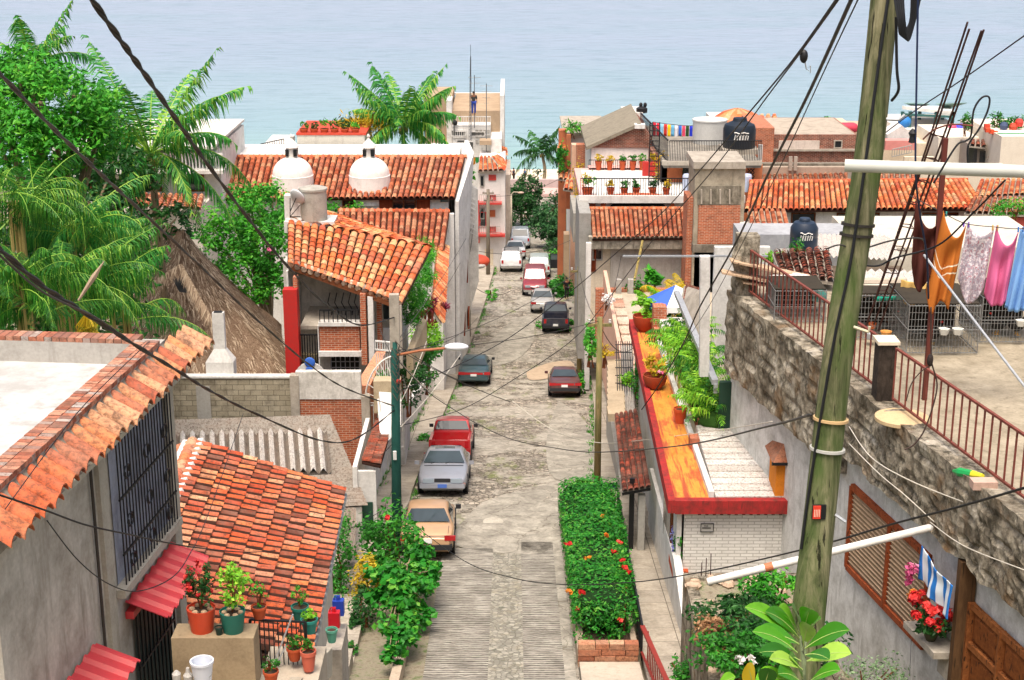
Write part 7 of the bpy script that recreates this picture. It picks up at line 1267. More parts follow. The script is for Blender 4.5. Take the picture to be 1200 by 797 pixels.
# ---- retaining wall and garden
GZ = 21.55
T = thing('garden_plot', 'raised garden plot held by a crumbling stone wall below the terrace building', 'garden bed', (6.5, 31, 19)); m = MB(); m.box(4.22, 4.5, 25, 34.6, 17, GZ+.08); m.box(4.5, 7.1, 34.3, 34.6, 17, GZ+.08); m.box(6.9, 7.15, 25, 34.3, 17, GZ+.05); m.build('stone_wall', M_ST, T); m = MB(); m.box(4.5, 6.9, 25, 34.3, 18, GZ); m.build('soil', M_BED, T)
m = MB(); g = random.Random(8)
for i in range(60): m.ell((g.uniform(4.3, 6.6), g.uniform(29, 34.4), GZ+.05), (g.uniform(.06, .25), g.uniform(.06, .25), g.uniform(.04, .12)), 7, 4)
m.build('stones', plaster('#c0a890', '#6a5a48', .6, 5), T, kind='stuff')
T = thing('rebar_stub', 'thin reinforcing bars standing at the crumbling garden wall corner', 'rebar', at(826, 700, 34.4))
for dx in (-.12, 0, .12): m = MB(); b = at(826, 702, 34.4); m.tube([b+V((dx, 0, 0)), b+V((dx*.9, 0, 1.1+dx))], .012, 4); m.build('bar', RB, T)
m = MB(); b = at(826, 705, 34.4); m.tube([b+V((0, 0, -.3)), b+V((0, 0, .35))], [.2, .13], 7); m.build('concrete_core', CONCD, T)
shrub('garden_bush', 'dark green leafy bush in the garden plot against the stone wall top', at(868, 722, 31), (1.1, .9, .45), 2000, .14, L_DK, trunk=.2); shrub('garden_bush', 'bush in the garden plot nearest the plumeria with small white flowers', at(868, 768, 28.5), (1.1, .9, .45), 2200, .13, L_MID, trunk=.2, extra=(('white_blossoms', at(876, 770, 28), (.25, .2, .1), 40, .12, FL_W),)); shrub('garden_bush', 'dry brown shrub between the green ones in the garden plot', at(842, 742, 30), (.5, .6, .3), 700, .12, L_DEAD, trunk=.2); shrub('garden_bush', 'green climbing shrub on the white wall left of the wooden pole', at(905, 690, 32.5), (.7, .6, .6), 1200, .14, L_BR, trunk=.2); shrub('garden_bush', 'low green plants at the bottom of the walkway by the garden wall', at(800, 790, 33), (.4, .8, .3), 500, .12, L_MID, trunk=.2)
shrub('garden_bush', 'fine leaved pale shrub at the bottom of the white wall by the shutters', at(1025, 800, 29), (.85, .5, .65), 800, .08, leafmat('#3c5a3c', '#6a8a5a', '#9ab48a'), trunk=.4)
shrub('garden_bush', 'dark mixed shrubs filling the garden plot behind the plumeria leaves', at(915, 765, 29.5), (1.2, 1.2, .75), 3000, .14, L_DK, trunk=.2)
# ======================= RIGHT SIDE, FAR =======================
random.seed(41)
# house with grey wall and tile roof
T = thing('tile_roof_house', 'grey walled house with a square red tile roof below the arched window', 'house', (8, 82, 12))
fb(T, 'grey_wall', 716, 285, 852, 340, 82, 3, plaster('#b8b2a8', '#6e685e', .6, .8, .5), zb=12); fb(T, 'cream_wall', 690, 292, 716, 345, 82.3, 3, CREAM, zb=12); fb(T, 'stained_beam', 690, 278, 852, 292, 81.5, .5, plaster('#b0a898', '#3c382e', .8, 1.5, .46))
m = MB(); tiles(m, at(694, 280, 81.4), at(812, 279, 81.4), at(808, 245, 85.6), at(691, 245, 85.6), .27, .36, 4, .01, 1.15, .55); m.build('roof', [TM_FAR, plaster('#3c241c', '#1c120e')], T); m = MB(); m.tube([at(691, 244.5, 85.7), at(808, 244.5, 85.7)], .12, 6); m.build('ridge', TM_OR, T)
winpart(T, at(700, 297, 82.3), .5, .7, 'y', GREYP); winpart(T, at(697, 305, 82.3)+V((-.1, 0, 0)), .25, 1.2, 'y', WOODR, WOODR)
fb(T, 'left_terrace', 679, 250, 692, 284, 83, 5, plaster('#9c9a94', '#5c5a54', .6), zb=12); fb(T, 'left_post', 687, 285, 691, 420, 80.5, .3, WHITE2, zb=11)
fb(T, 'arch_wall', 688, 229, 872, 250, 87, 8, WHITE2, zb=10); fb(T, 'orange_pilaster', 690, 229, 698, 246, 86.9, .2, plain('#b0583c', .7))
p = at(747, 246, 86.9); m = MB(); R1, R2 = 2.0, 1.62; pts = [p+V((R1*math.cos(a), 0, .1+.75*math.sin(a)**.5 if math.sin(a) > 0 else .0)) for a in [math.pi*k/16 for k in range(17)]]; m.tube(pts, .16, 6); m.build('arch_trim', plain('#c8623c', .7), T); m = MB(); m.add([p+V((R2*math.cos(a), -.05, .55*math.sin(a)**.5 if math.sin(a) > 0 else 0.)) for a in [math.pi*k/16 for k in range(17)]], [tuple(range(17))]); m.build('arched_window', GL, T)
# pot terrace
T = thing('pot_terrace', 'pink tiled roof terrace with iron railing crowded with potted plants', 'terrace', (9, 90, 16)); PK_ = plaster('#d8a8a0', '#a87a70', .4, 1)
a = at(680, 230, 87); b = at(872, 230, 87); m = MB(); m.box(a.x, b.x, 86.7, 96, a.z-.35, a.z); m.build('floor', PK_, T); m = MB(); m.box(a.x-.1, b.x, 86.5, 86.75, a.z-.3, a.z+.12); m.build('edge', WHITE2, T); m = MB(); railing(m, V((a.x, 86.65, a.z)), V((b.x-.2, 86.65, a.z)), 1.1, 62, .03, .05, .05); m.build('iron_railing', IRON, T)
zf = a.z; 
for k, (px, pm_) in enumerate(((686, L_YEL), (690, L_BR), (715, L_YEL), (731, L_MID), (745, L_MID), (764, L_DK), (780, L_YEL))): p = at(px, 228, 87.6); pot((p.x, 87.3, zf), .22, .45, POTM, pl_bush(.9 if k < 2 else .5, .45 if k < 2 else .28, pm_, 140, .16, stem=False), 'square clay pot in the front row along the terrace railing', group='front row of terrace pots')
p2 = at(700, 207, 95)
m = MB(); c0 = at(690, 206, 95.5); c1 = at(776, 206, 95.5); m.box(c0.x, c1.x, 95.4, 97, zf+.0, c0.z); m.build('upper_step', PK_, T); m = MB(); railing(m, V((c0.x, 95.5, c0.z)), V((c1.x, 95.5, c0.z)), 1.0, 36, .03, .04, .05); m.build('iron_railing', IRON, T)
for k, (px, pm_) in enumerate(((701, L_YEL), (714, L_YEL), (729, L_MID), (741, L_MID), (752, L_BR))): p = at(px, 205, 95.2); pot((p.x, 95.0, zf+.02), .2, .6, POTM, pl_bush(.5, .28, pm_, 90, .16, stem=False), 'clay pot in the back row on the upper terrace step', group='back row of terrace pots')
T = thing('spiral_stair', 'thin black iron ladder stair on the pot terrace', 'stair', at(761, 222, 90)); m = MB(); a = at(760, 224, 90); 
for s in (0, .55): m.beam(a+V((s, 0, 0)), a+V((s, 0, 4.1)), .06)
for k in range(14): m.beam(a+V((0, 0, .3*k)), a+V((.55, 0, .3*k)), .05)
m.build('ladder', IRON, T)
p = at(759, 196, 93); m = MB(); m.box(p.x-.3, p.x+.5, 93, 93.4, p.z-.6, p.z+.3); m.build('red_box', plain('#b8302a', .5), label='red cabinet beside the iron ladder on the pot terrace', cat='cabinet')
# gable house
T = thing('gable_house', 'white walled house with bare brick gable and mossy roof edge above the pot terrace', 'house', (8, 100, 14)); fb(T, 'white_wall', 693, 173, 766, 206, 97, 8, plaster('#dfddd6', '#9a968c', .5, 1), zb=12)
m = MB(); pts = [at(692, 173, 96.9), at(765, 173, 96.9), at(764, 160, 96.9), at(750, 146, 96.9)]; m.prism(pts, (0, 8, 0)); m.build('brick_gable', BRICKD, T); m = MB(); m.beam(at(688, 173, 96.8)+V((0, 4, .1)), at(750, 144, 96.8)+V((0, 4, .1)), 8.4, .22, up=V((0, 1, 0))); 
m2 = MB(); q0, q1 = at(687, 172, 96.7), at(751, 143.5, 96.7); m2.prism([q0, q1, q1+V((0, 0, -.22)), q0+V((0, 0, -.22))], (0, 8.4, 0)); m2.build('roof_slab', plaster('#8c8474', '#4c463a', .7, 2), T); fb(T, 'white_block', 744, 146, 756, 151, 96.5, .6, WHITE2)
fb(T, 'brick_wall', 765, 180, 776, 218, 94, 3, BRICKD); fb(T, 'brick_wall', 776, 186, 786, 206, 92, 2, BRICKD); m = MB(); m.box(at(776, 200, 90).x, at(784, 200, 90).x, 91, 91.6, zf, zf+1.2); m.build('black_grille', IRON, T)
m = MB(); leaves(m, at(770, 195, 92), (.7, .4, .9), 300, .2, 8); m.build('wall_plant', L_YEL, T)
fb(T, 'white_shed', 731, 132, 753, 147, 104, 3, WHITE2, zb=14)
T = thing('water_tank', 'small black water tank with ball valves on the white shed roof', 'water tank', at(752, 131, 104.5)); p = at(752, 132, 104.5); m = MB(); m.lathe(p, [(.38, 0), (.38, .3), (.2, .4), (.12, .42)], 14); m.build('tank', BLK, T, smooth=True, ang=40)
for px in (751, 756): m = MB(); q = at(px, 123, 104.5); m.ell(q, (.13, .13, .17), 8, 6); m.tube([q, V((q.x, q.y, p.z+.3))], .05, 5); m.build('valve', BLK, T)
# roof terrace with the far laundry
T = thing('laundry_roof', 'grey cement roof terrace with black railings, orange walls below and drying clothes', 'roof terrace', (15, 95, 14)); a = at(750, 190, 90); b = at(892, 190, 90); zr = a.z
m = MB(); m.box(at(778, 190, 90).x, b.x, 90, 104, zr-.35, zr); m.build('floor', plaster('#9c968a', '#55504a', .7, .8, .48), T); fb(T, 'orange_wall', 776, 193, 892, 232, 91, 6, plaster('#c87850', '#8a4a34', .4), zb=12); fb(T, 'floor_edge', 776, 189, 893, 194, 89.9, .4, plaster('#b4ac9e', '#605a50', .6, 2))
m = MB(); m.box(at(800, 200, 90.7).x, at(816, 200, 90.7).x, 90.6, 90.8, zf, zr-.5); m.build('dark_recess', plaster('#2a3a20', '#121a0c'), T)
for px in (803, 878):
    m = MB()
    for k in range(3):
        for j in range(2): q = at(px+j*4, 200+k*4.5, 90.5); m.beam(q+V((-.1, 0, -.12)), q+V((.1, 0, .12)), .05); m.beam(q+V((-.1, 0, .12)), q+V((.1, 0, -.12)), .05)
    m.build('vent_block', BLK, T)
m = MB(); railing(m, V((at(784, 190, 90).x, 90.1, zr)), V((b.x, 90.1, zr)), 1.25, 55, .03, .05, .05); m.build('iron_railing', IRON, T); m = MB(); a = at(782, 190, 90.1); e = at(752, 146, 100); 
n = 26
for i in range(n+1): p = a.lerp(V((e.x, 101, zr)), i/n); m.beam(p, p+V((0, 0, 1.3)), .04)
m.beam(a+V((0, 0, 1.3)), V((e.x, 101, zr+1.3)), .07); m.beam(a+V((0, 0, .1)), V((e.x, 101, zr+.1)), .05); m.build('side_railing', IRON, T)
fb(T, 'corner_post', 889, 170, 893, 192, 90.2, .2, WHITE2, zb=zr)
m = MB(); m.lathe(at(824, 168, 99), [(1.1, 0), (1.2, .1), (.9, .16), (0, .2)], 16); m.build('round_lid', GREYP, T)
T2 = thing('water_tank', 'pale grey square topped cistern at the clothes line end of the roof', 'water tank', at(831, 166, 97)); c = at(831, 166, 97); m = MB(); m.lathe((c.x, 97, zr), [(1.0, 0), (1.08, 1.4), (1.12, 1.42), (1.12, 1.5), (0, 1.55)], 20); m.build('cistern', plaster('#c8c8c4', '#8c8c88', .3), T2, smooth=True, ang=35)
T2 = thing('water_tank', 'black plastic water tank with white mark on the far laundry roof', 'water tank', at(866, 168, 93.5)); c = V((at(866, 168, 93.5).x, 93.5, zr+.3)); m = MB(); m.lathe(c, [(.95, 0), (1.0, .1), (1.0, 1.15), (.9, 1.4), (.45, 1.62), (.4, 1.8), (0, 1.85)], 22); m.build('tank', plain('#15202c', .4, var=.1), T2, smooth=True, ang=40)
def logo(T2, c, r, z, s):      # loose white wave mark and letters as on the tank
    m = MB()
    for k in range(5): a = -math.pi/2+(-.35+.17*k); q = c+V((r*math.cos(a), r*math.sin(a), z)); m.tube([q+V((-.05*s, -.02, -.1*s)), q+V((-.02*s, -.03, .1*s)), q+V((.05*s, -.03, .04*s)), q+V((.03*s, -.03, -.1*s))], .02*s, 4)
    m.tube([c+V((r*math.cos(a), r*math.sin(a)-.02, z+.16*s+.03*math.sin(a*12))) for a in [-math.pi/2-.45+k*.1 for k in range(10)]], .022*s, 4); m.build('white_mark', WHITE2, T2)
logo(T2, c, 1.0, .75, 1.6)
m = MB(); m.box(c.x-1.1, c.x+1.1, 92.6, 94.6, zr, zr+.3); m.build('stand', CONC, T2)
a = at(765, 143, 99.5); b = at(838, 146, 99.5); m = MB(); m.tube(spline([a, a.lerp(b, .5)+V((0, 0, -.15)), b], 8), .02, 4); m.tube([a, V((a.x, a.y, zr))], .04, 5); m.tube([b, V((b.x, b.y, zr))], .04, 5); m.build('clothes_line', IRON, label='clothes line with posts on the far laundry roof', cat='clothes line')
CC = ['#c82838', '#d83444', '#8ac0e0', '#c83a30', '#e8c020', '#6ab0d8', '#d8d8e0', '#3a6ac8', '#d84a6a', '#2c4a2a', '#2c3ac0', '#2438d0', '#3a58c8', '#e4e6ea', '#4a4468', '#5c2cc0', '#3a2c5c']
NM = ['crimson shirt', 'bright red shirt', 'light blue trousers', 'dark red blouse', 'yellow shirt', 'sky blue towel', 'white vest', 'blue shorts', 'pink and red top', 'dark green blouse', 'royal blue shirt', 'deep blue shirt', 'mid blue shirt', 'white cloth', 'grey violet trousers', 'purple shirt', 'dark violet cloth']
for k in range(17):
    u0 = (k+.08)/17; u1 = (k+.9)/17; pa = a.lerp(b, u0)+V((0, 0, -.6*u0*(1-u0))); pb_ = a.lerp(b, u1)+V((0, 0, -.6*u1*(1-u1)))
    cloth('garment', NM[k]+' drying on the far laundry roof line', pa, pb_, random.uniform(.55, 1.1)*(1.3 if k < 2 else 1), plain(CC[k], .8, .1, var=.1), .02, 1, .05, group='clothes on the far roof line', cat='laundry', nx=4, nz=4, seed=k)
# tall grey and brick block
T = thing('chimney_block', 'tall bare cement block with a brick panel on its lower front', 'building', (10, 78, 12)); fb(T, 'cement_body', 815, 197, 870, 285, 79.2, 3, plaster('#b4aa96', '#5e5648', .7, 1.2, .48), zb=14); fb(T, 'concrete_cap', 813, 190, 874, 198, 79, 3.4, CONC); fb(T, 'brick_panel', 819, 241, 866, 286, 79.05, .3, BRICKO); fb(T, 'lower_beam', 812, 287, 870, 296, 78.9, 3, CONCD); fb(T, 'lower_body', 814, 296, 868, 345, 79.2, 3, GREYP, zb=14); fb(T, 'cement_band', 818, 218, 868, 240, 79.1, .2, plaster('#9c9484', '#3c382e', .8, 2, .45)); fb(T, 'orange_edge', 806, 232, 815, 284, 79.6, 2, BRICKO, zb=14)
for k in range(4): m = MB(); m.beam(at(822+k*11, 222, 79.05), at(822+k*11, 239, 79.05), .12, .08); m.build('rib', CONC, T)
for px in (806, 874): m = MB(); q = at(px, 222, 88.5); m.lathe((q.x, 88.5, zf), [(.3, 0), (.33, .9), (.28, 1.0), (0, 1.02)], 12); m.build('gas_cylinder', plain('#b4c0d8', .4), label=['pale blue drum on the pot terrace left of the cement block', 'pale blue drum on the pot terrace right of the cement block'][px > 850], cat='drum')
# wide tiled house
T = thing('long_tiled_house', 'long low white house under a wide orange tile roof in the right middle distance', 'house', (20, 86, 12)); m = MB(); tiles(m, at(872, 247, 84), at(1155, 245, 84), at(1134, 212, 88), at(878, 214, 88), .3, .4, 4, .012, 1.15, .5); m.build('roof', [TM_OR, plaster('#3c241c', '#1c120e')], T); fb(T, 'wall', 924, 244, 1152, 300, 84.6, 6, WHITE2, zb=12); m = MB(); m.tube([at(878, 213, 88.1), at(1134, 211, 88.1)], .14, 6); m.build('ridge', TM_OR, T)
for px, w_ in ((941, 1.3), (990, .9), (1021, .8), (1112, .9), (1090, .9)): winpart(T, at(px, 259, 84.6), w_, .9, 'y', WOODB)
m = MB(); tiles(m, at(880, 275, 76), at(928, 274, 76), at(921, 247, 79.5), at(876, 247, 79.5), .28, .38, 4); m.build('side_roof', [TM_FAR, CONC], T); fb(T, 'side_wall', 876, 274, 928, 320, 76.4, 3, WHITE2, zb=12)
m = MB(); tiles(m, at(1130, 250, 80), at(1215, 252, 80), at(1210, 232, 84), at(1140, 232, 84), .3, .4, 4); m.build('right_roof', [TM_FAR, CONC], T); fb(T, 'red_wall', 1152, 255, 1215, 268, 80.2, 3, plaster('#c05a50', '#7a3a34', .5), zb=16)
m = MB(); tiles(m, at(1140, 232, 92), at(1215, 228, 92), at(1215, 210, 96), at(1148, 212, 96), .34, .45, 4); m.build('upper_roof', [TM_OR, CONC], T)
shrub('green_tree', 'rounded bright green tree crown at the right edge among the roofs', at(1192, 246, 78), (1.4, 1, .5), 900, .18, L_BR, cat='tree')
# grey flat roofs with the near black tank
T = thing('flat_roof_house', 'grey flat roofed house with pale panels between the terrace and the long tiled house', 'house', (14, 66, 14)); fb(T, 'grey_slab', 868, 275, 1010, 300, 62, 2.2, plaster('#a9abae', '#6c6c6e', .6, .6, .5), zb=14); fb(T, 'pale_wall', 1010, 290, 1230, 340, 60, 6, plaster('#d0c8b8', '#8a8070', .4), zb=14); fb(T, 'beam', 730, 299.5, 900, 301.5, 53, .07, GALV); fb(T, 'ridge_slab', 1010, 272, 1110, 290, 66, 3, plaster('#cfc4b0', '#8a7e6c', .5), zb=14)
m = MB(); corr(m, at(960, 300, 55), at(1060, 305, 55), at(1040, 276, 61), at(955, 274, 61), 16, .05); m.build('corrugated_roof', SHEET, T); fb(T, 'stub_wall', 838, 290, 900, 345, 57, .3, WHITE2, zb=20)
T = thing('water_tank', 'near black plastic water tank with white logo left of the wooden pole', 'water tank', at(941, 296, 57)); c = at(941, 297, 57); r_ = 16*59.5/1800; m = MB(); m.lathe(c, [(r_*.97, 0), (r_, .06), (r_, .62), (r_*.97, .66), (r_, .7), (r_*.99, 1.0), (r_*.75, 1.22), (r_*.42, 1.27), (r_*.42, 1.33), (r_*.36, 1.38), (0, 1.4)], 28); m.build('tank', plain('#1c2a3c', .35, .5, var=.08), T, smooth=True, ang=35); logo(T, c, r_, .72, 1.0)
m = MB(); m.box(c.x-.9, c.x+.9, 56.3, 57.8, c.z-1.5, c.z); m.build('stand', GREYP, T); shrub('agave_plant', 'small agave at the foot of the near black water tank', at(910, 300, 55), (.5, .4, .3), 60, .5, L_LIME, cat='plant', clump=5, asp=.14)
# background blocks toward the sea
T = thing('brick_building', 'unfinished brick building with concrete beams and a white patch', 'building', (20, 106, 12)); fb(T, 'brick_wall', 893, 158, 1002, 205, 105, 8, BRICKD, zb=10); fb(T, 'white_patch', 913, 165, 960, 176, 104.9, .1, plaster('#d0c4b8', '#8a7a6c', .6)); fb(T, 'beam', 893, 175, 1002, 177.5, 104.8, .3, CONC); fb(T, 'lower_beam', 888, 192, 1010, 196, 103, .6, CONCD); fb(T, 'parapet', 888, 196, 1010, 205, 102.5, 2, plaster('#a89888', '#5a5044', .6), zb=10); fb(T, 'left_slant', 884, 150, 905, 205, 104.5, 6, BRICKO, zb=10); fb(T, 'flat_roof', 893.5, 157.3, 1002, 158.5, 105.2, 7.6, plaster('#b0a494', '#5c5448', .6))
winpart(T, at(982, 169, 105), .5, .5, 'y', CONC)
for px in (925, 931): fb(T, 'concrete_post', px, 184, px+3, 200, 102.3, .2, CONC)
m = MB(); tiles(m, at(893, 214, 100), at(1010, 213, 100), at(1005, 203, 103), at(893, 205, 103), .35, .4, 4); m.build('tile_strip', [TM_FAR, CONC], T)
def hut(name, label, cat, parts): 
    T = thing(name, label, cat, at(parts[0][1], parts[0][4], parts[0][5])); 
    for (nm, x0, y0, x1, y1, D, dep, mat) in parts: fb(T, nm, x0, y0, x1, y1, D, dep, mat, zb=6 if 'wall' in nm else None)
    return T
T = hut('red_canopy_house', 'pale house with a rounded crimson canopy on its roof', 'house', [('wall', 905, 152, 1005, 162, 118, 6, plaster('#cfb8a0', '#8a7460', .5))]); m = MB(); a = at(962, 150, 117); b = at(1004, 150, 117); m.tube([a, a.lerp(b, .1), a.lerp(b, .9), b], [.2, .42, .42, .3], 12); m.build('canopy', plain('#c83a50', .6), T, smooth=True)
shrub('roof_shrub', 'green grassy mound on the roof left of the crimson canopy', at(912, 152, 115), (1.5, 1, .45), 600, .25, L_BR, cat='shrub'); shrub('roof_shrub', 'small shrub with yellow flowers under the crimson canopy', at(978, 153, 112), (.9, .5, .25), 300, .2, L_YEL, cat='shrub'); shrub('roof_shrub', 'olive plant just above the crimson canopy', at(968, 141, 119), (.7, .5, .3), 200, .2, L_BR, cat='shrub')
T = hut('dome_roof_house', 'white house with a low round tile dome and pitched tile roof by the sea', 'house', [('wall', 843, 150, 895, 185, 112, 8, WHITE2), ('red_beam', 843, 152, 882, 156, 111.5, .3, plain('#c84a58', .6)), ('red_beam', 843, 160, 880, 163, 111.5, .3, plain('#c84a58', .6))]); m = MB(); p = at(864, 139, 114); m.lathe(p, [(1.75, -.1), (1.7, .1), (1.1, .5), (.3, .75), (0, .78)], 18); m.build('tile_dome', TM_OR, T); m = MB(); tiles(m, at(887, 152, 112), at(911, 152, 112), at(911, 136, 115), at(882, 136, 115), .4, .45, 3); m.build('roof', [TM_OR, CONC], T)
T = hut('palapa_house', 'orange and white house with a thatched rooftop shelter at the street end', 'house', [('white_wall', 669, 158, 705, 205, 118, 8, WHITE2), ('roof_slab', 660, 156, 712, 159, 117.5, 9, CONC), ('orange_wall', 655, 153, 664, 175, 117, 1, plaster('#b8704c', '#7a5040', .5)), ('orange_column', 664, 158, 668, 245, 116, .5, plaster('#b8704c', '#7a5040', .5)), ('yellow_wall', 670, 170, 688, 215, 114, 1, plaster('#d8b49c', '#9a7050', .4)), ('brick_wall', 676, 170, 693, 182, 113, 1, BRICKO)])
for (x0, x1, y1, y0, D) in ((652, 664, 176, 165, 116), (654, 672, 210, 198, 114), (660, 672, 222, 210, 110)): m = MB(); tiles(m, at(x0, y1, D), at(x1, y1+2, D), at(x1, y0, D+2), at(x0+3, y0, D+2), .4, .45, 3); m.build('tile_awning', [TM_OR, CONC], T)
thatch('palapa', 'small grey thatched shelter on the roof behind the brick gable', (at(703, 142, 112), at(704, 142, 113)), [at(684, 155, 109), at(724, 155, 109), at(722, 152, 115), at(686, 152, 115)], n=700, hl=.4)
shrub('roof_shrub', 'bright green palm like plant on the roof left of the small thatch', at(671, 148, 117), (.9, .8, .5), 180, .5, L_BR, cat='plant', asp=.2); shrub('balcony_plant', 'dark green balcony plants on the orange house by the beach', at(659, 188, 115), (.55, .8, 1.2), 500, .25, L_MID, cat='plant'); shrub('balcony_plant', 'trailing plants on the wall beside the far right pole', at(680, 215, 104), (.5, 1, 1.4), 500, .22, L_YEL, cat='plant')
T = hut('street_house', 'narrow cream house front on the right side of the street below the pole', 'house', [('wall', 676, 285, 690, 345, 96, 3, plaster('#c8b49c', '#8a7460')), ('roof_slab', 672, 250, 690, 284, 98, 6, GREYP)])
for k in range(3): winpart(T, at(683, 300+k*14, 96), .35, .5, 'y')
T = thing('side_pier', 'tan wall stump beside the tree at the right kerb', 'wall', at(665, 310, 108)); fb(T, 'pier', 661, 275, 667, 312, 112, 1.2, plaster('#b49c80', '#6c5a44', .5), zb=5)
# pavilion with shade sails
T = thing('rooftop_pavilion', 'rooftop pavilion with flat white roof on teal posts facing the sea', 'pavilion', at(1090, 152, 118)); TEAL = plain('#2f5f5c', .5); m = MB(); m.prism([at(1057, 128, 116), at(1119, 135, 116), at(1112, 128, 121), at(1062, 128, 121)], (0, 0, .25)); m.box(at(1068, 136, 116).x, at(1119, 136, 116).x, 116, 116.2, at(1068, 138, 116).z, at(1068, 134, 116).z); m.build('roof', WHITE2, T)
for px, D in ((1058, 120), (1067, 116), (1078, 120), (1097, 116), (1105, 120), (1117, 116)): m = MB(); q = at(px, 134, D); m.box(q.x-.12, q.x+.12, D, D+.2, q.z-2.2, q.z+.2); m.build('post', TEAL, T)
m = MB(); m.beam(at(1058, 134, 116), at(1118, 137, 116), .16); m.build('beam', TEAL, T)
for i, P in enumerate((((1059, 121), (1090, 122), (1078, 128)), ((1097, 122), (1133, 121), (1110, 128)))):
    m = MB(); q = [at(*p, 117+j*2) for j, p in enumerate(P)]; m.prism(q, (0, 0, .05)); m.build('shade_sail', plain('#8fb4b0', .7), label=['left triangular grey green shade sail over the pavilion', 'right triangular grey green shade sail over the pavilion'][i], cat='shade sail')
T = hut('white_seafront_house', 'stepped white house below the rooftop pavilion', 'house', [('wall', 1035, 168, 1112, 215, 112, 9, CREAM), ('upper_wall', 1055, 152, 1130, 172, 115, 8, plaster('#d8d4cc', '#9a948a', .4)), ('right_wall', 1100, 161, 1160, 215, 109, 6, plaster('#e4dccc', '#a89c88', .3)), ('pink_roof', 1038, 165, 1072, 176, 110, 1, plaster('#d89088', '#a8645c', .3)), ('shutter', 1104, 168, 1108, 192, 108.9, .1, WOODR), ('tan_panel', 1060, 184, 1094, 192, 108.8, .3, CREAM)])
m = MB(); m.prism([at(1040, 158, 111.9), at(1057, 147, 111.9), at(1072, 160, 111.9), at(1072, 168, 111.9), at(1040, 168, 111.9)], (0, 2, 0)); m.build('gable', WHITE2, T)
m = MB(); railing(m, at(1045, 185, 108), at(1068, 180, 108), .6, 8, .04, .06); m.build('railing', GREYP, T)
for i, (px, py, c_, w_, h_, lb) in enumerate(((1128, 153, '#3a3cc8', .8, .55, 'blue tarpaulin bundle on the white house roof'), (1106, 157, '#d8704a', .45, .3, 'orange basin on the white house roof'), (1060, 143, '#2a7ac0', .5, .45, 'blue awning box under the pavilion corner'), (1140, 155, '#a89878', .6, .35, 'straw coloured bundle beside the blue tarpaulin'), (1116, 151, '#c04a6a', .35, .4, 'pink bundle beside the orange basin'))): q = at(px, py, 113.5); m = MB(); m.ell(q, (w_, .4, h_), 10, 6); m.build('roof_bundle', plain(c_, .6), label=lb, cat='bundle', smooth=True)
T = hut('red_trim_house', 'white house with orange red parapet trim and green roof garden at the right edge', 'house', [('wall', 1174, 160, 1230, 215, 104, 8, plaster('#e0d6c6', '#a89a86', .3)), ('left_wall', 1153, 155, 1176, 215, 108, 6, plaster('#cfc6b6', '#8f8676', .3)), ('dark_door', 1136, 170, 1144, 194, 107, .2, GL), ('door_wall', 1134, 168, 1158, 196, 107.2, 2, plaster('#a89c90', '#6c6258', .4)), ('window', 1149, 177, 1154, 190, 107.1, .1, GL), ('green_band', 1170, 157, 1230, 163, 105, .4, plain('#2f8a54', .7)), ('red_trim', 1155, 146, 1160, 153, 107.5, .4, plain('#d8442c', .6))])
m = MB()
for k in range(11): q = at(1158+k*4.4, 153+min(k, 4)*1.7, 106); m.box(q.x-.2, q.x+.1, 105.8, 106.1, q.z-.1, q.z+.18)
m.build('red_tiles', plain('#d8502c', .7), T); m = MB(); tiles(m, at(1136, 171, 106.5), at(1156, 173, 106.5), at(1154, 165, 108), at(1138, 165, 108), .4, .4, 3); m.build('door_roof', [TM_DARK, CONC], T); m = MB(); tiles(m, at(1157, 185, 106.5), at(1170, 188, 106.5), at(1166, 180, 108), at(1156, 177, 108), .4, .4, 3); m.build('door_roof', [TM_FAR, CONC], T)
for i, (px, py, r, lb) in enumerate(((1167, 141, .55, 'small palm in the green roof garden'), (1183, 147, .8, 'leafy plants left in the roof garden'), (1195, 145, .9, 'leafy plants at the frame edge in the roof garden'), (1132, 142, .5, 'plant beside the pavilion on the white house roof'), (934, 290, .3, 'tiny plant left of the near black tank'))): shrub('roof_plant', lb, at(px, py, 108 if i < 4 else 56), (r, .5, .6 if i < 4 else .3), 180, .32 if i < 4 else .15, L_MID, cat='plant', asp=.3)
for i, (px, py, c_) in enumerate(((1176, 152, '#3a4a6a'), (1194, 148, '#c83a30'), (1187, 153, '#b8442c'))): m = MB(); q = at(px, py, 107); m.lathe(q, [(.25, 0), (.3, .3), (.2, .5), (0, .55)], 10); m.build('garden_jar', plain(c_, .5), label=['slate blue jar in the roof garden', 'red jar beside the leafy plants at the frame edge', 'rust coloured jar on the green band'][i], cat='jar')
for i, (x0, y0, x1, y1, D) in enumerate(((1005, 205, 1130, 216, 95), (655, 200, 690, 260, 122))): pass
T = hut('background_roofs', 'row of pale and terracotta low roofs behind the long tiled house', 'building', [('wall', 1000, 196, 1180, 214, 98, 1.5, plaster('#d8ccb8', '#9a8c78', .4)), ('parapet', 1002, 155, 1040, 160, 124, 6, plaster('#d8a890', '#a0705c', .4)), ('back_wall', 1002, 160, 1040, 200, 124.2, 6, plaster('#c8b49c', '#8a7460', .4))]); m = MB(); tiles(m, at(1010, 212, 96), at(1080, 212, 96), at(1078, 199, 99), at(1012, 199, 99), .35, .42, 3); m.build('roof', [TM_FAR, CONC], T)
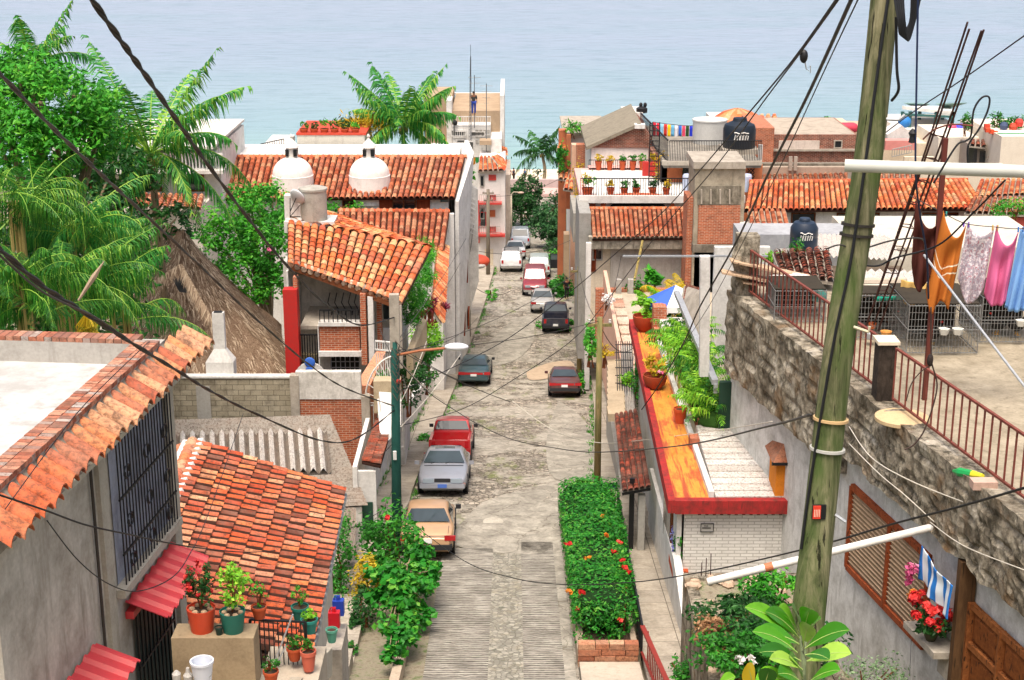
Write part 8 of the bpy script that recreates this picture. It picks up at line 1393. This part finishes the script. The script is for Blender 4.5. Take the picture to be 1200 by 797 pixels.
# promenade at the street end
T = thing('sea_wall', 'low grey pink promenade wall at the beach end of the street', 'wall', (3, 186, 0)); m = MB(); m.box(-6, 12, 184, 184.6, 1, 3.1); m.build('wall', plaster('#b8a8a4', '#7c706c', .4), T)
m = MB(); a = at(600, 208, 188); m.box(a.x, 9, 180, 188, 1.8, 2.1); m.build('promenade', plaster('#c8a8a0', '#8f7a72', .4, .4), kind='structure')
for i, (px, py) in enumerate(((597, 201), (602, 199), (615, 193))): q = at(px, py+5, 188); person(['leftmost tiny beach walker at the street end', 'tiny beach walker beside the leftmost one', 'tiny person standing near the beach tree'][i], (q.x, 188, 2.1 if i < 2 else 2.1), i, (SKIN, plain(['#8a4a3a', '#3a3a4a', '#4a6a8a'][i], .8), BLK, HAIR, BLK), {}, 1.7)
q = atz(66, 49.5, .2); T = thing('motor_boat', 'tiny white motor boat out on the sea at upper left', 'boat', q); m = MB(); m.prism([q+V((-2.2, -.8, 0)), q+V((1.6, -.8, 0)), q+V((2.8, 0, .1)), q+V((1.6, .8, 0)), q+V((-2.2, .8, 0))], (0, 0, .7)); m.build('hull', WHITE2, T); m = MB(); m.box(q.x-.7, q.x+.8, q.y-.6, q.y+.6, q.z+.7, q.z+1.6); m.build('cabin', GREYP, T)
# ======================= FOREGROUND: wooden pole, pipes, cables, plants =======================
random.seed(51)
T = thing('utility_pole', 'thick green stained wooden utility pole leaning across the right foreground', 'utility pole', (2.3, 13.5, gz(13.5)))
PW = NT('mossy_pole_wood'); v_ = PW.coord('Object', (9, 9, .9)); n_ = PW.noise(v_, 1.5, 9, .7, .5); n2_ = PW.noise(PW.coord('Object', (14, 14, .5)), 1.2, 5, .6); n3_ = PW.noise(PW.coord('Object', (2, 2, .8)), 1.4, 5, .6); c_ = PW.ramp(n_, [(.3, '#363a26'), (.45, '#5e6044'), (.58, '#827e60'), (.72, '#a09a7c')]); c_ = PW.mix(PW.ramp(n3_, [(.4, 0.), (.65, .75)]), c_, '#47602a'); c_ = PW.mix(PW.ramp(n2_, [(.6, 0.), (.64, .9)]), c_, '#17180e'); PW.bump(n_, .9, .03); M_PW = PW.fin(c_, .9, .15)
PL = [((1039, -30), .118), ((1017, 190), .135), ((984, 400), .148), ((961, 600), .155), ((949, 705), .16), ((936, 820), .165)]
pts = [at(*p, 13.5+.15*(-i)) for i, (p, r) in enumerate(PL)]; e = pts[-1]+(pts[-1]-pts[-2]).normalized()*((pts[-1].z-gz(13)+.2)/abs((pts[-1]-pts[-2]).normalized().z)); pts.append(e)
sp = spline(pts, 6); rr = [.115+.06*i/len(sp) for i in range(len(sp))]; m = MB(); m.tube(sp, rr, 28); m.build('pole', M_PW, T, smooth=True)
def onpole(py, side=0., front=1.):      # a point on the pole's camera side
    for a, b in zip(PL, PL[1:]):
        if a[0][1] <= py <= b[0][1]: t_ = (py-a[0][1])/(b[0][1]-a[0][1]); i = PL.index(a); c = pts[i].lerp(pts[i+1], t_); r = a[1]+(b[1]-a[1])*t_; return c+V((side*r, -r*math.sqrt(max(0, 1-side*side))*front, 0)), c, r
for py, c_ in ((262, '#2e2a24'), (274, '#2e2a24'), (490, '#c8a878'), (525, '#b8b8b0')): _, c, r = onpole(py); m = MB(); d = (pts[2]-pts[3]).normalized(); m.tube([c-d*.012, c+d*.012], r*1.06, 24); m.build('strap', plain(c_, .6), T)
_, c, r = onpole(592, -.4); p, _, _ = onpole(592, -.35); m = MB(); m.box(p.x-.055, p.x+.07, p.y-.02, p.y+.0, p.z-.07, p.z+.07); s_ = m.build('notice_plate', BLK, T); m = MB(); m.box(p.x-.05, p.x+.02, p.y-.03, p.y-.02, p.z-.06, p.z+.065); m.build('red_notice', plain('#d8402c', .5), s_); m = MB(); [m.box(p.x-.04+k*.015, p.x-.034+k*.015, p.y-.034, p.y-.03, p.z-.04, p.z+.03) for k in range(4)]; m.build('lettering', plain('#e8c8b0', .5), s_)
m = MB(); p, _, _ = onpole(137, .8); m.tube([p, p+V((.1, -.03, -.0)), p+V((.15, -.03, .04))], .016, 6); m.build('step_bolt', GALV, T); m = MB(); p, _, _ = onpole(378, .5); m.tube([p, p+V((.12, -.06, -.03)), p+V((.125, -.06, .02))], .014, 6); m.build('step_bolt', plain('#c8bfa0', .5), T); m = MB(); p, _, _ = onpole(598, .75); m.tube([p, p+V((.09, -.05, -.05))], .014, 6); m.build('step_bolt', GALV, T)
m = MB(); m.tube(spline([onpole(py, sd)[0]+V((0, -.012, 0)) for py, sd in ((-20, .05), (100, -.25), (190, -.4), (300, -.35), (380, -.55), (470, -.75), (560, -.9), (640, -.95))], 5), .014, 6); m.build('cable_on_pole', BLK, T)
m = MB(); 
for k in range(9): x = k*.012; m.tube(spline([at(1046+k*1.5, -12, 13.2), at(1052+k, 22, 13.1), at(1055+k*1.2, 40+k, 13.1), at(1066+k, 26-k, 13.1), at(1068+k*1.5, -8, 13.1)], 5), .008+.006*(k % 2), 5)
m.build('coiled_cable', BLK, T)
m = MB(); m.tube(spline([at(1050, 20, 13.2), at(1051, 80, 13.2), at(1053, 105, 13.2), at(1045, 118, 13.3)], 5), .013, 6); m.build('drop_cable', BLK, T)
def pipe(nm, lb, a, b, r, mat, cat='pipe', extra=None):
    T = thing(nm, lb, cat, a); m = MB(); m.tube([a, b], r, 16); m.build('tube', mat, T, smooth=True, ang=40)
    for t_ in (extra or ()): m = MB(); c = a.lerp(b, t_); d = (b-a).normalized(); m.tube([c-d*.09, c+d*.09], r*1.13, 16); m.build('coupling', plain('#b8704a', .6) if t_ < .5 else WPVC, T)
    return T
pipe('support_pipe', 'grey white horizontal pipe crossing in front of the leaning wooden pole near the top', at(990, 194, 13.0), at(1230, 202, 12.6), .055, plain('#c4c6bc', .45), extra=(.93,)); pipe('drain_pipe', 'long white drain pipe sticking out sideways from the rubble edge of the terrace', at(829, 682, 31), at(1096, 617, 31.2), .085, WPVC, extra=(.27,))
pipe('conduit', 'grey steel rod hanging down across the orange shawl to the right edge', at(1083, 299, 30), at(1203, 456, 26), .025, GALV, 'rod')
CB = plain('#17171a', .6, var=.05); CG = plain('#3a3834', .6); CW = plain('#c8c2b4', .7)
def cable(label, P, r, mat=CB, twist=0, name='overhead_cable', group=None, n=10):
    pts = spline([at(*p) for p in P], n); m = MB()
    if twist:
        for s in range(2):
            q = []
            for i, p in enumerate(pts): a = i*twist+s*math.pi; q.append(p+V((math.cos(a), 0, math.sin(a)))*r*.75)
            m.tube(q, r*.8, 6)
    else: m.tube(pts, r, 6)
    return m.build(name, mat, None, smooth=True, label=label, cat='cable', group=group)
cable('thick twisted cable sweeping from the top left corner down to the green pole', [(98, -14, 9), (140, 45, 10), (172, 90, 11), (212, 148, 13), (248, 199, 15), (298, 265, 19), (337, 312, 23), (380, 355, 30), (422, 381, 37), (462, 372, 46)], .016, CB, .8)
cable('second cable from the left edge slanting over the palms to the green pole', [(-10, 76, 11), (57, 145, 13), (112, 198, 15), (165, 247, 18), (240, 317, 22), (298, 372, 27), (362, 427, 34), (405, 455, 39), (462, 476, 46)], .015, CG, .9)
cable('lower thick cable crossing the white roof corner and sagging over the grey shed', [(-10, 283, 9), (50, 335, 10.5), (100, 367, 12), (150, 399, 14), (212, 437, 18), (250, 460, 21), (300, 485, 26), (375, 516, 35), (417, 514, 40), (463, 480, 46)], .016, CB, .8)
cable('thin strand running beside the lower thick cable at the left edge', [(-10, 290, 9), (50, 342, 10.3), (112, 372, 12.2), (150, 398, 14)], .008, CG)
cable('cable drooping from the left edge across the house wall and cottage roof', [(-10, 577, 11), (50, 597, 12), (100, 615, 13), (150, 626, 14), (225, 641, 17), (298, 647, 22), (350, 640, 29), (400, 625, 37), (462, 590, 46)], .009, CB)
cable('thin loop of wire hanging between house wall and red awning', [(55, 610, 12), (90, 655, 12.5), (125, 683, 13), (160, 693, 13.6), (200, 678, 14.2), (222, 650, 15), (245, 600, 18), (285, 485, 24)], .0055, CB)
cable('black thin wire lying on the brick coping of the near white roof', [(0, 605, 14.6), (60, 523, 15.5), (105, 468, 16.9), (175, 400, 20)], .006, CB)
cable('upper of two wires from the top right crossing the street to the green pole', [(985, -8, 16), (937, 60, 20), (899, 107, 24), (820, 200, 34), (775, 250, 40), (710, 307, 46), (662, 347, 49), (590, 400, 50), (500, 445, 48), (463, 460, 46)], .014, CB)
cable('lower of two wires from the top right running into the street beside the hedge', [(988, -8, 16), (937, 63, 20), (900, 112, 24), (835, 200, 33), (770, 275, 40), (717, 345, 46), (670, 399, 50), (600, 446, 51), (540, 480, 49), (464, 500, 46)], .012, CB)
cable('thick black cable from the top right down to the yellow ledge', [(1001, -8, 14), (945, 115, 19), (902, 200, 24), (862, 285, 30), (820, 360, 37), (802, 400, 41), (775, 447, 46), (752, 480, 49)], .021, CB)
cable('thin wire parallel to the thick black cable at the top right', [(1009, -8, 14), (965, 85, 18), (912, 200, 24), (870, 285, 30), (830, 360, 37), (790, 420, 44)], .008, CB)
cable('wire dipping across the street below the red pickup to the wooden pole', [(464, 420, 46), (500, 458, 46), (535, 482, 46), (560, 497, 45), (600, 515, 43), (650, 525, 41), (700, 530, 38), (800, 522, 30), (899, 500, 20), (950, 486, 13.4)], .014, CG)
cable('beige wire from the near right pavement pole across the tile canopy to the terrace wall', [(600, 470, 55), (650, 505, 54), (703, 519, 54.5), (760, 515, 48), (850, 503, 42), (905, 494, 38)], .013, CW)
cable('black cable crossing low over the hedge and the drain pipe', [(465, 600, 46), (540, 655, 38), (600, 677, 33), (662, 685, 29), (745, 682, 25), (825, 670, 21), (899, 654, 18), (975, 635, 15.5), (1050, 613, 13.5), (1120, 595, 12), (1210, 569, 10.5)], .011, CB)
cable('thin cable from the upper right edge to the pavilion side of the pole', [(1210, 35, 14), (1125, 95, 16), (1072, 130, 18), (1037, 156, 20)], .007, CB)
cable('dark blue cable hanging vertically at the top right of the pole', [(1076, -10, 13), (1074, 100, 13), (1073, 200, 13), (1078, 250, 13.2), (1086, 300, 13.4), (1088, 350, 13.6)], .009, plain('#16284a', .5))
cable('looped stiff black wire rising over the pavilion roof', [(1094, 215, 12), (1120, 172, 12), (1132, 165, 12), (1138, 158, 12), (1141, 130, 12), (1150, 115, 12), (1159, 114, 12), (1158, 128, 12), (1148, 150, 12), (1135, 170, 12), (1134, 190, 12)], .008, CB)
cable('wire curling from the pole toward the loop over the white houses', [(1082, 163, 13), (1095, 152, 12.6), (1115, 146, 12.3), (1135, 147, 12), (1140, 147, 12)], .007, RUST)
cable('cable from pole straps rising to the right end of the white pipe', [(985, 305, 13.4), (1025, 312, 14), (1050, 302, 14), (1100, 287, 13.8), (1140, 250, 13.4), (1178, 211, 13)], .009, CB)
cable('wire looping round the pole straps to the brown cloth', [(968, 292, 13.3), (985, 287, 13.2), (1005, 293, 13.3), (1045, 282, 13.8), (1080, 280, 14.4), (1084, 296, 14.6)], .008, CG)
cable('bare wires dangling from a knot over the near railing', [(1091, 360, 22), (1091, 400, 22), (1092, 425, 22), (1098, 455, 22), (1085, 500, 22), (1072, 520, 22), (1060, 527, 22)], .012, plain('#3c2a22', .7)); cable('second dangling wire falling from the same knot', [(1092, 428, 22), (1080, 435, 22), (1068, 450, 22), (1062, 470, 22)], .009, plain('#3c2a22', .7))
for i, (P, lb) in enumerate((([(995, 500, 34), (1020, 535, 32), (1060, 560, 31), (1120, 585, 30), (1200, 612, 28)], 'upper pale wire strung along the rubble edge'), ([(995, 520, 34), (1030, 555, 32), (1060, 580, 31), (1095, 612, 30.5)], 'middle pale wire strung along the rubble edge'), ([(1090, 612, 30.8), (1130, 640, 29), (1200, 668, 27)], 'lower pale wire sagging over the door'))): cable(lb, P, .012, CW, name='wall_wire')
cable('thin hanging crack like wire below the shutters', [(1068, 748, 30.5), (1066, 790, 30)], .006, CB, name='wall_wire')
WB = [((464, 403), (541, 447), 'line from the green pole to the pavement above the dark coupe'), ((464, 408), (598, 471), 'line from the green pole out over the cobbles'), ((464, 412), (560, 372), 'line from the green pole up toward the street poles'), ((466, 420), (520, 470), 'short stray line by the green pole'), ((464, 406), (549, 288), 'service line to the grey wooden pole'), ((464, 402), (572, 228), 'service line to the pole at the pink building'), ((470, 500), (540, 415), 'line rising right past the lamp arm'), ((466, 478), (500, 400), 'steep line under the lamp arm'), ((466, 430), (445, 385), 'short line to the balcony column'), ((464, 515), (430, 545), 'line down to the dark tile canopy'), ((464, 410), (703, 376), 'long line across the street to the right pavement pole'), ((464, 415), (679, 316), 'long line across the street to the middle right pole')]
for i, (a, b, lb) in enumerate(WB):
    D1 = {(549, 288): 96, (572, 228): 120, (703, 376): 55, (679, 316): 84, (560, 372): 84}.get(b, 49+i % 4); A_ = at(*a, 46); B_ = at(*b, D1); m = MB(); m.tube([A_.lerp(B_, k/10)+V((0, 0, -.5*4*(k/10)*(1-k/10)*min(1, (B_-A_).length/25))) for k in range(11)], .013, 5); m.build('overhead_cable', [CG, CW][i in (6, 7, 3)], None, smooth=True, label=lb, cat='cable')
for i, ((x0, y0, d0), (x1, y1, d1), lb) in enumerate((((703, 376, 55), (679, 316, 84), 'line linking the two nearer right pavement poles'), ((679, 314, 84), (672, 196, 118), 'line linking the middle and far right poles'), ((703, 378, 55), (728, 300, 82), 'service line to the grey walled house'), ((703, 380, 55), (745, 405, 56), 'service line to the ledge house'), ((549.5, 288, 96), (572, 228, 120), 'line linking the two left street poles'), ((572, 226, 120), (591, 238, 136), 'line linking the last two left street poles'), ((549.5, 292, 96), (668, 282, 104), 'line crossing the street high above the parked vans'), ((572, 230, 120), (672, 200, 118), 'line crossing the street before the end trees'), ((549, 330, 96), (600, 340, 98), 'short slack line over the left kerb'))):
    A_ = at(x0, y0, d0); B_ = at(x1, y1, d1); m = MB(); m.tube([A_.lerp(B_, k/10)+V((0, 0, -.6*4*(k/10)*(1-k/10))) for k in range(11)], .016, 4); m.build('overhead_cable', CG, None, smooth=True, label=lb, cat='cable')
# clamp and hook hanging on the wires
T = thing('wire_clamp', 'black hanging clamp with a steel hook on the upper wires near the pole', 'hook', at(942, 62, 20)); p = at(942, 66, 20); m = MB(); m.ell(p, (.055, .05, .09), 10, 6); m.build('clamp', BLK, T, smooth=True); m = MB(); m.tube([p+V((.02, 0, -.08)), p+V((.04, 0, -.16)), p+V((.1, 0, -.21)), p+V((.09, 0, -.12))], .009, 5); m.build('hook', GALV, T)
p = at(1069, 160, 13); m = MB(); m.lathe(p, [(0, -.06), (.03, -.05), (.022, .0), (.035, .03), (.015, .06), (0, .07)], 10); m.build('insulator', BLK, label='small black insulator on the hanging dark blue cable', cat='insulator')
p = at(1090, 422, 22); m = MB(); m.ell(p, (.05, .05, .1), 8, 6); m.build('wire_knot', plain('#2a201c', .8), label='dark knot of wire hanging above the near railing', cat='knot')
p = at(580, 345, 45)
# big leaved frangipani in the foreground
T = thing('frangipani', 'frangipani with long glossy paddle leaves at the bottom right before the pole', 'plant', (2.1, 11, gz(11)))
LG = NT('glossy_leaf'); a_ = LG.attr(); c_ = LG.ramp(a_, [(0., '#2c6a12'), (.5, '#4c9a1c'), (.85, '#7cc030'), (1., '#a8d050')]); n_ = LG.noise(LG.coord('Object'), 9, 4); c_ = LG.mix(LG.ramp(n_, [(.5, 0.), (.75, .3)]), c_, '#2a5a14'); LG.fin(c_, .32, .5); tr = LG.n('BsdfTranslucent'); LG.l(c_, tr.inputs[0]); mx = LG.n('MixShader'); mx.inputs[0].default_value = .25; LG.l(LG.b.outputs[0], mx.inputs[1]); LG.l(tr.outputs[0], mx.inputs[2]); LG.l(mx.outputs[0], LG.out.inputs[0])
YL = plain('#e0c020', .4, var=.1)
def blade(base, tip, w_, droop=.06, mat=None, par=None, name='leaf'):
    m = MB(); base, tip = V(base), V(tip); d = tip-base; L = d.length; dn = d.normalized(); s = dn.cross(V((0, -.55, .83))).normalized(); u = s.cross(dn).normalized(); u = u if u.z > 0 else -u; n = 12; vv = []
    for i in range(n+1):
        t_ = i/n; pr = (math.sin(math.pi*min(1, max(0, (t_-.04)/.96))**1.25)**.75 if 0 < t_ < 1 else .0)*w_*.5+.004; c = base+d*t_+V((0, 0, 1))*(L*droop*4*t_*(1-t_))-V((0, 0, L*droop*1.2*t_*t_))
        vv += [c-s*pr+u*pr*.28, c-s*pr*.5+u*pr*.17, c, c+s*pr*.5+u*pr*.17, c+s*pr+u*pr*.28]
    m.add(vv, [(i*5+k, i*5+k+1, i*5+6+k, i*5+5+k) for i in range(n) for k in range(4)], random.random()); o = m.build(name, mat or LG.mat, par, smooth=True)
    q = MB(); q.tube([base+d*t_+V((0, 0, 1))*(L*droop*4*t_*(1-t_))-V((0, 0, L*droop*1.2*t_*t_))+u*.002 for t_ in [k/8 for k in range(9)]], [.006*(1-k/10) for k in range(9)], 4); q.build('midrib', plain('#b0c870', .5), o)
LV = [((930, 745), (873, 706), 20, 10.6), ((935, 742), (912, 688+20), 20, 10.9), ((938, 738), (928, 707), 18, 11), ((942, 740), (950, 710), 20, 10.8), ((936, 755), (885, 738), 22, 10.2), ((934, 765), (882, 735), 20, 10), ((938, 775), (890, 760), 20, 9.8), ((940, 785), (902, 768), 18, 9.7), ((944, 760), (996, 734), 24, 10.2), ((946, 775), (998, 762), 24, 10), ((944, 768), (972, 770), 20, 9.9), ((943, 750), (962, 722), 16, 11), ((941, 758), (948, 728), 18, 10.9), ((930, 800), (885, 795), 26, 9.6), ((948, 800), (985, 782), 22, 9.7), ((940, 795), (925, 766), 20, 9.9), ((936, 748), (897, 712), 22, 10.7), ((938, 800), (912, 786), 24, 9.6)]
for b, t_, w_, D in LV: blade(at(*b, D+.3), at(*t_, D), w_*D/1800*1.25, .05, None, T)
m = MB(); c = at(941, 770, 10.4)
for b in ((938, 745), (944, 752), (940, 765)): m.tube(spline([at(941, 830, 10.6), at(942, 790, 10.5), at(*b, 10.6)], 4), [.022-.0015*k for k in range(9)], 7)
m.tube([at(941, 830, 10.6), V((at(941, 830, 10.6).x, 10.8, gz(10.8)))], .03, 7); m.build('stem', woodmat('#5c6a4a', '#7e8a66', (9, 9, 2)), T)
T = thing('yellow_leaf_plant', 'foreground plant with one bright yellow leaf at the bottom edge', 'plant', (1.6, 9.5, gz(9.5))); blade(at(884, 812, 9.4), at(876, 776, 9.3), .12, .03, YL, T, 'yellow_leaf'); blade(at(895, 810, 9.4), at(902, 782, 9.3), .12, .03, None, T); blade(at(840, 806, 9.4), at(862, 792, 9.3), .1, .03, None, T); m = MB(); m.tube([at(890, 815, 9.4), V((at(890, 815, 9.4).x, 9.5, gz(9.5)))], .015, 6); m.build('stem', L_MID, T)
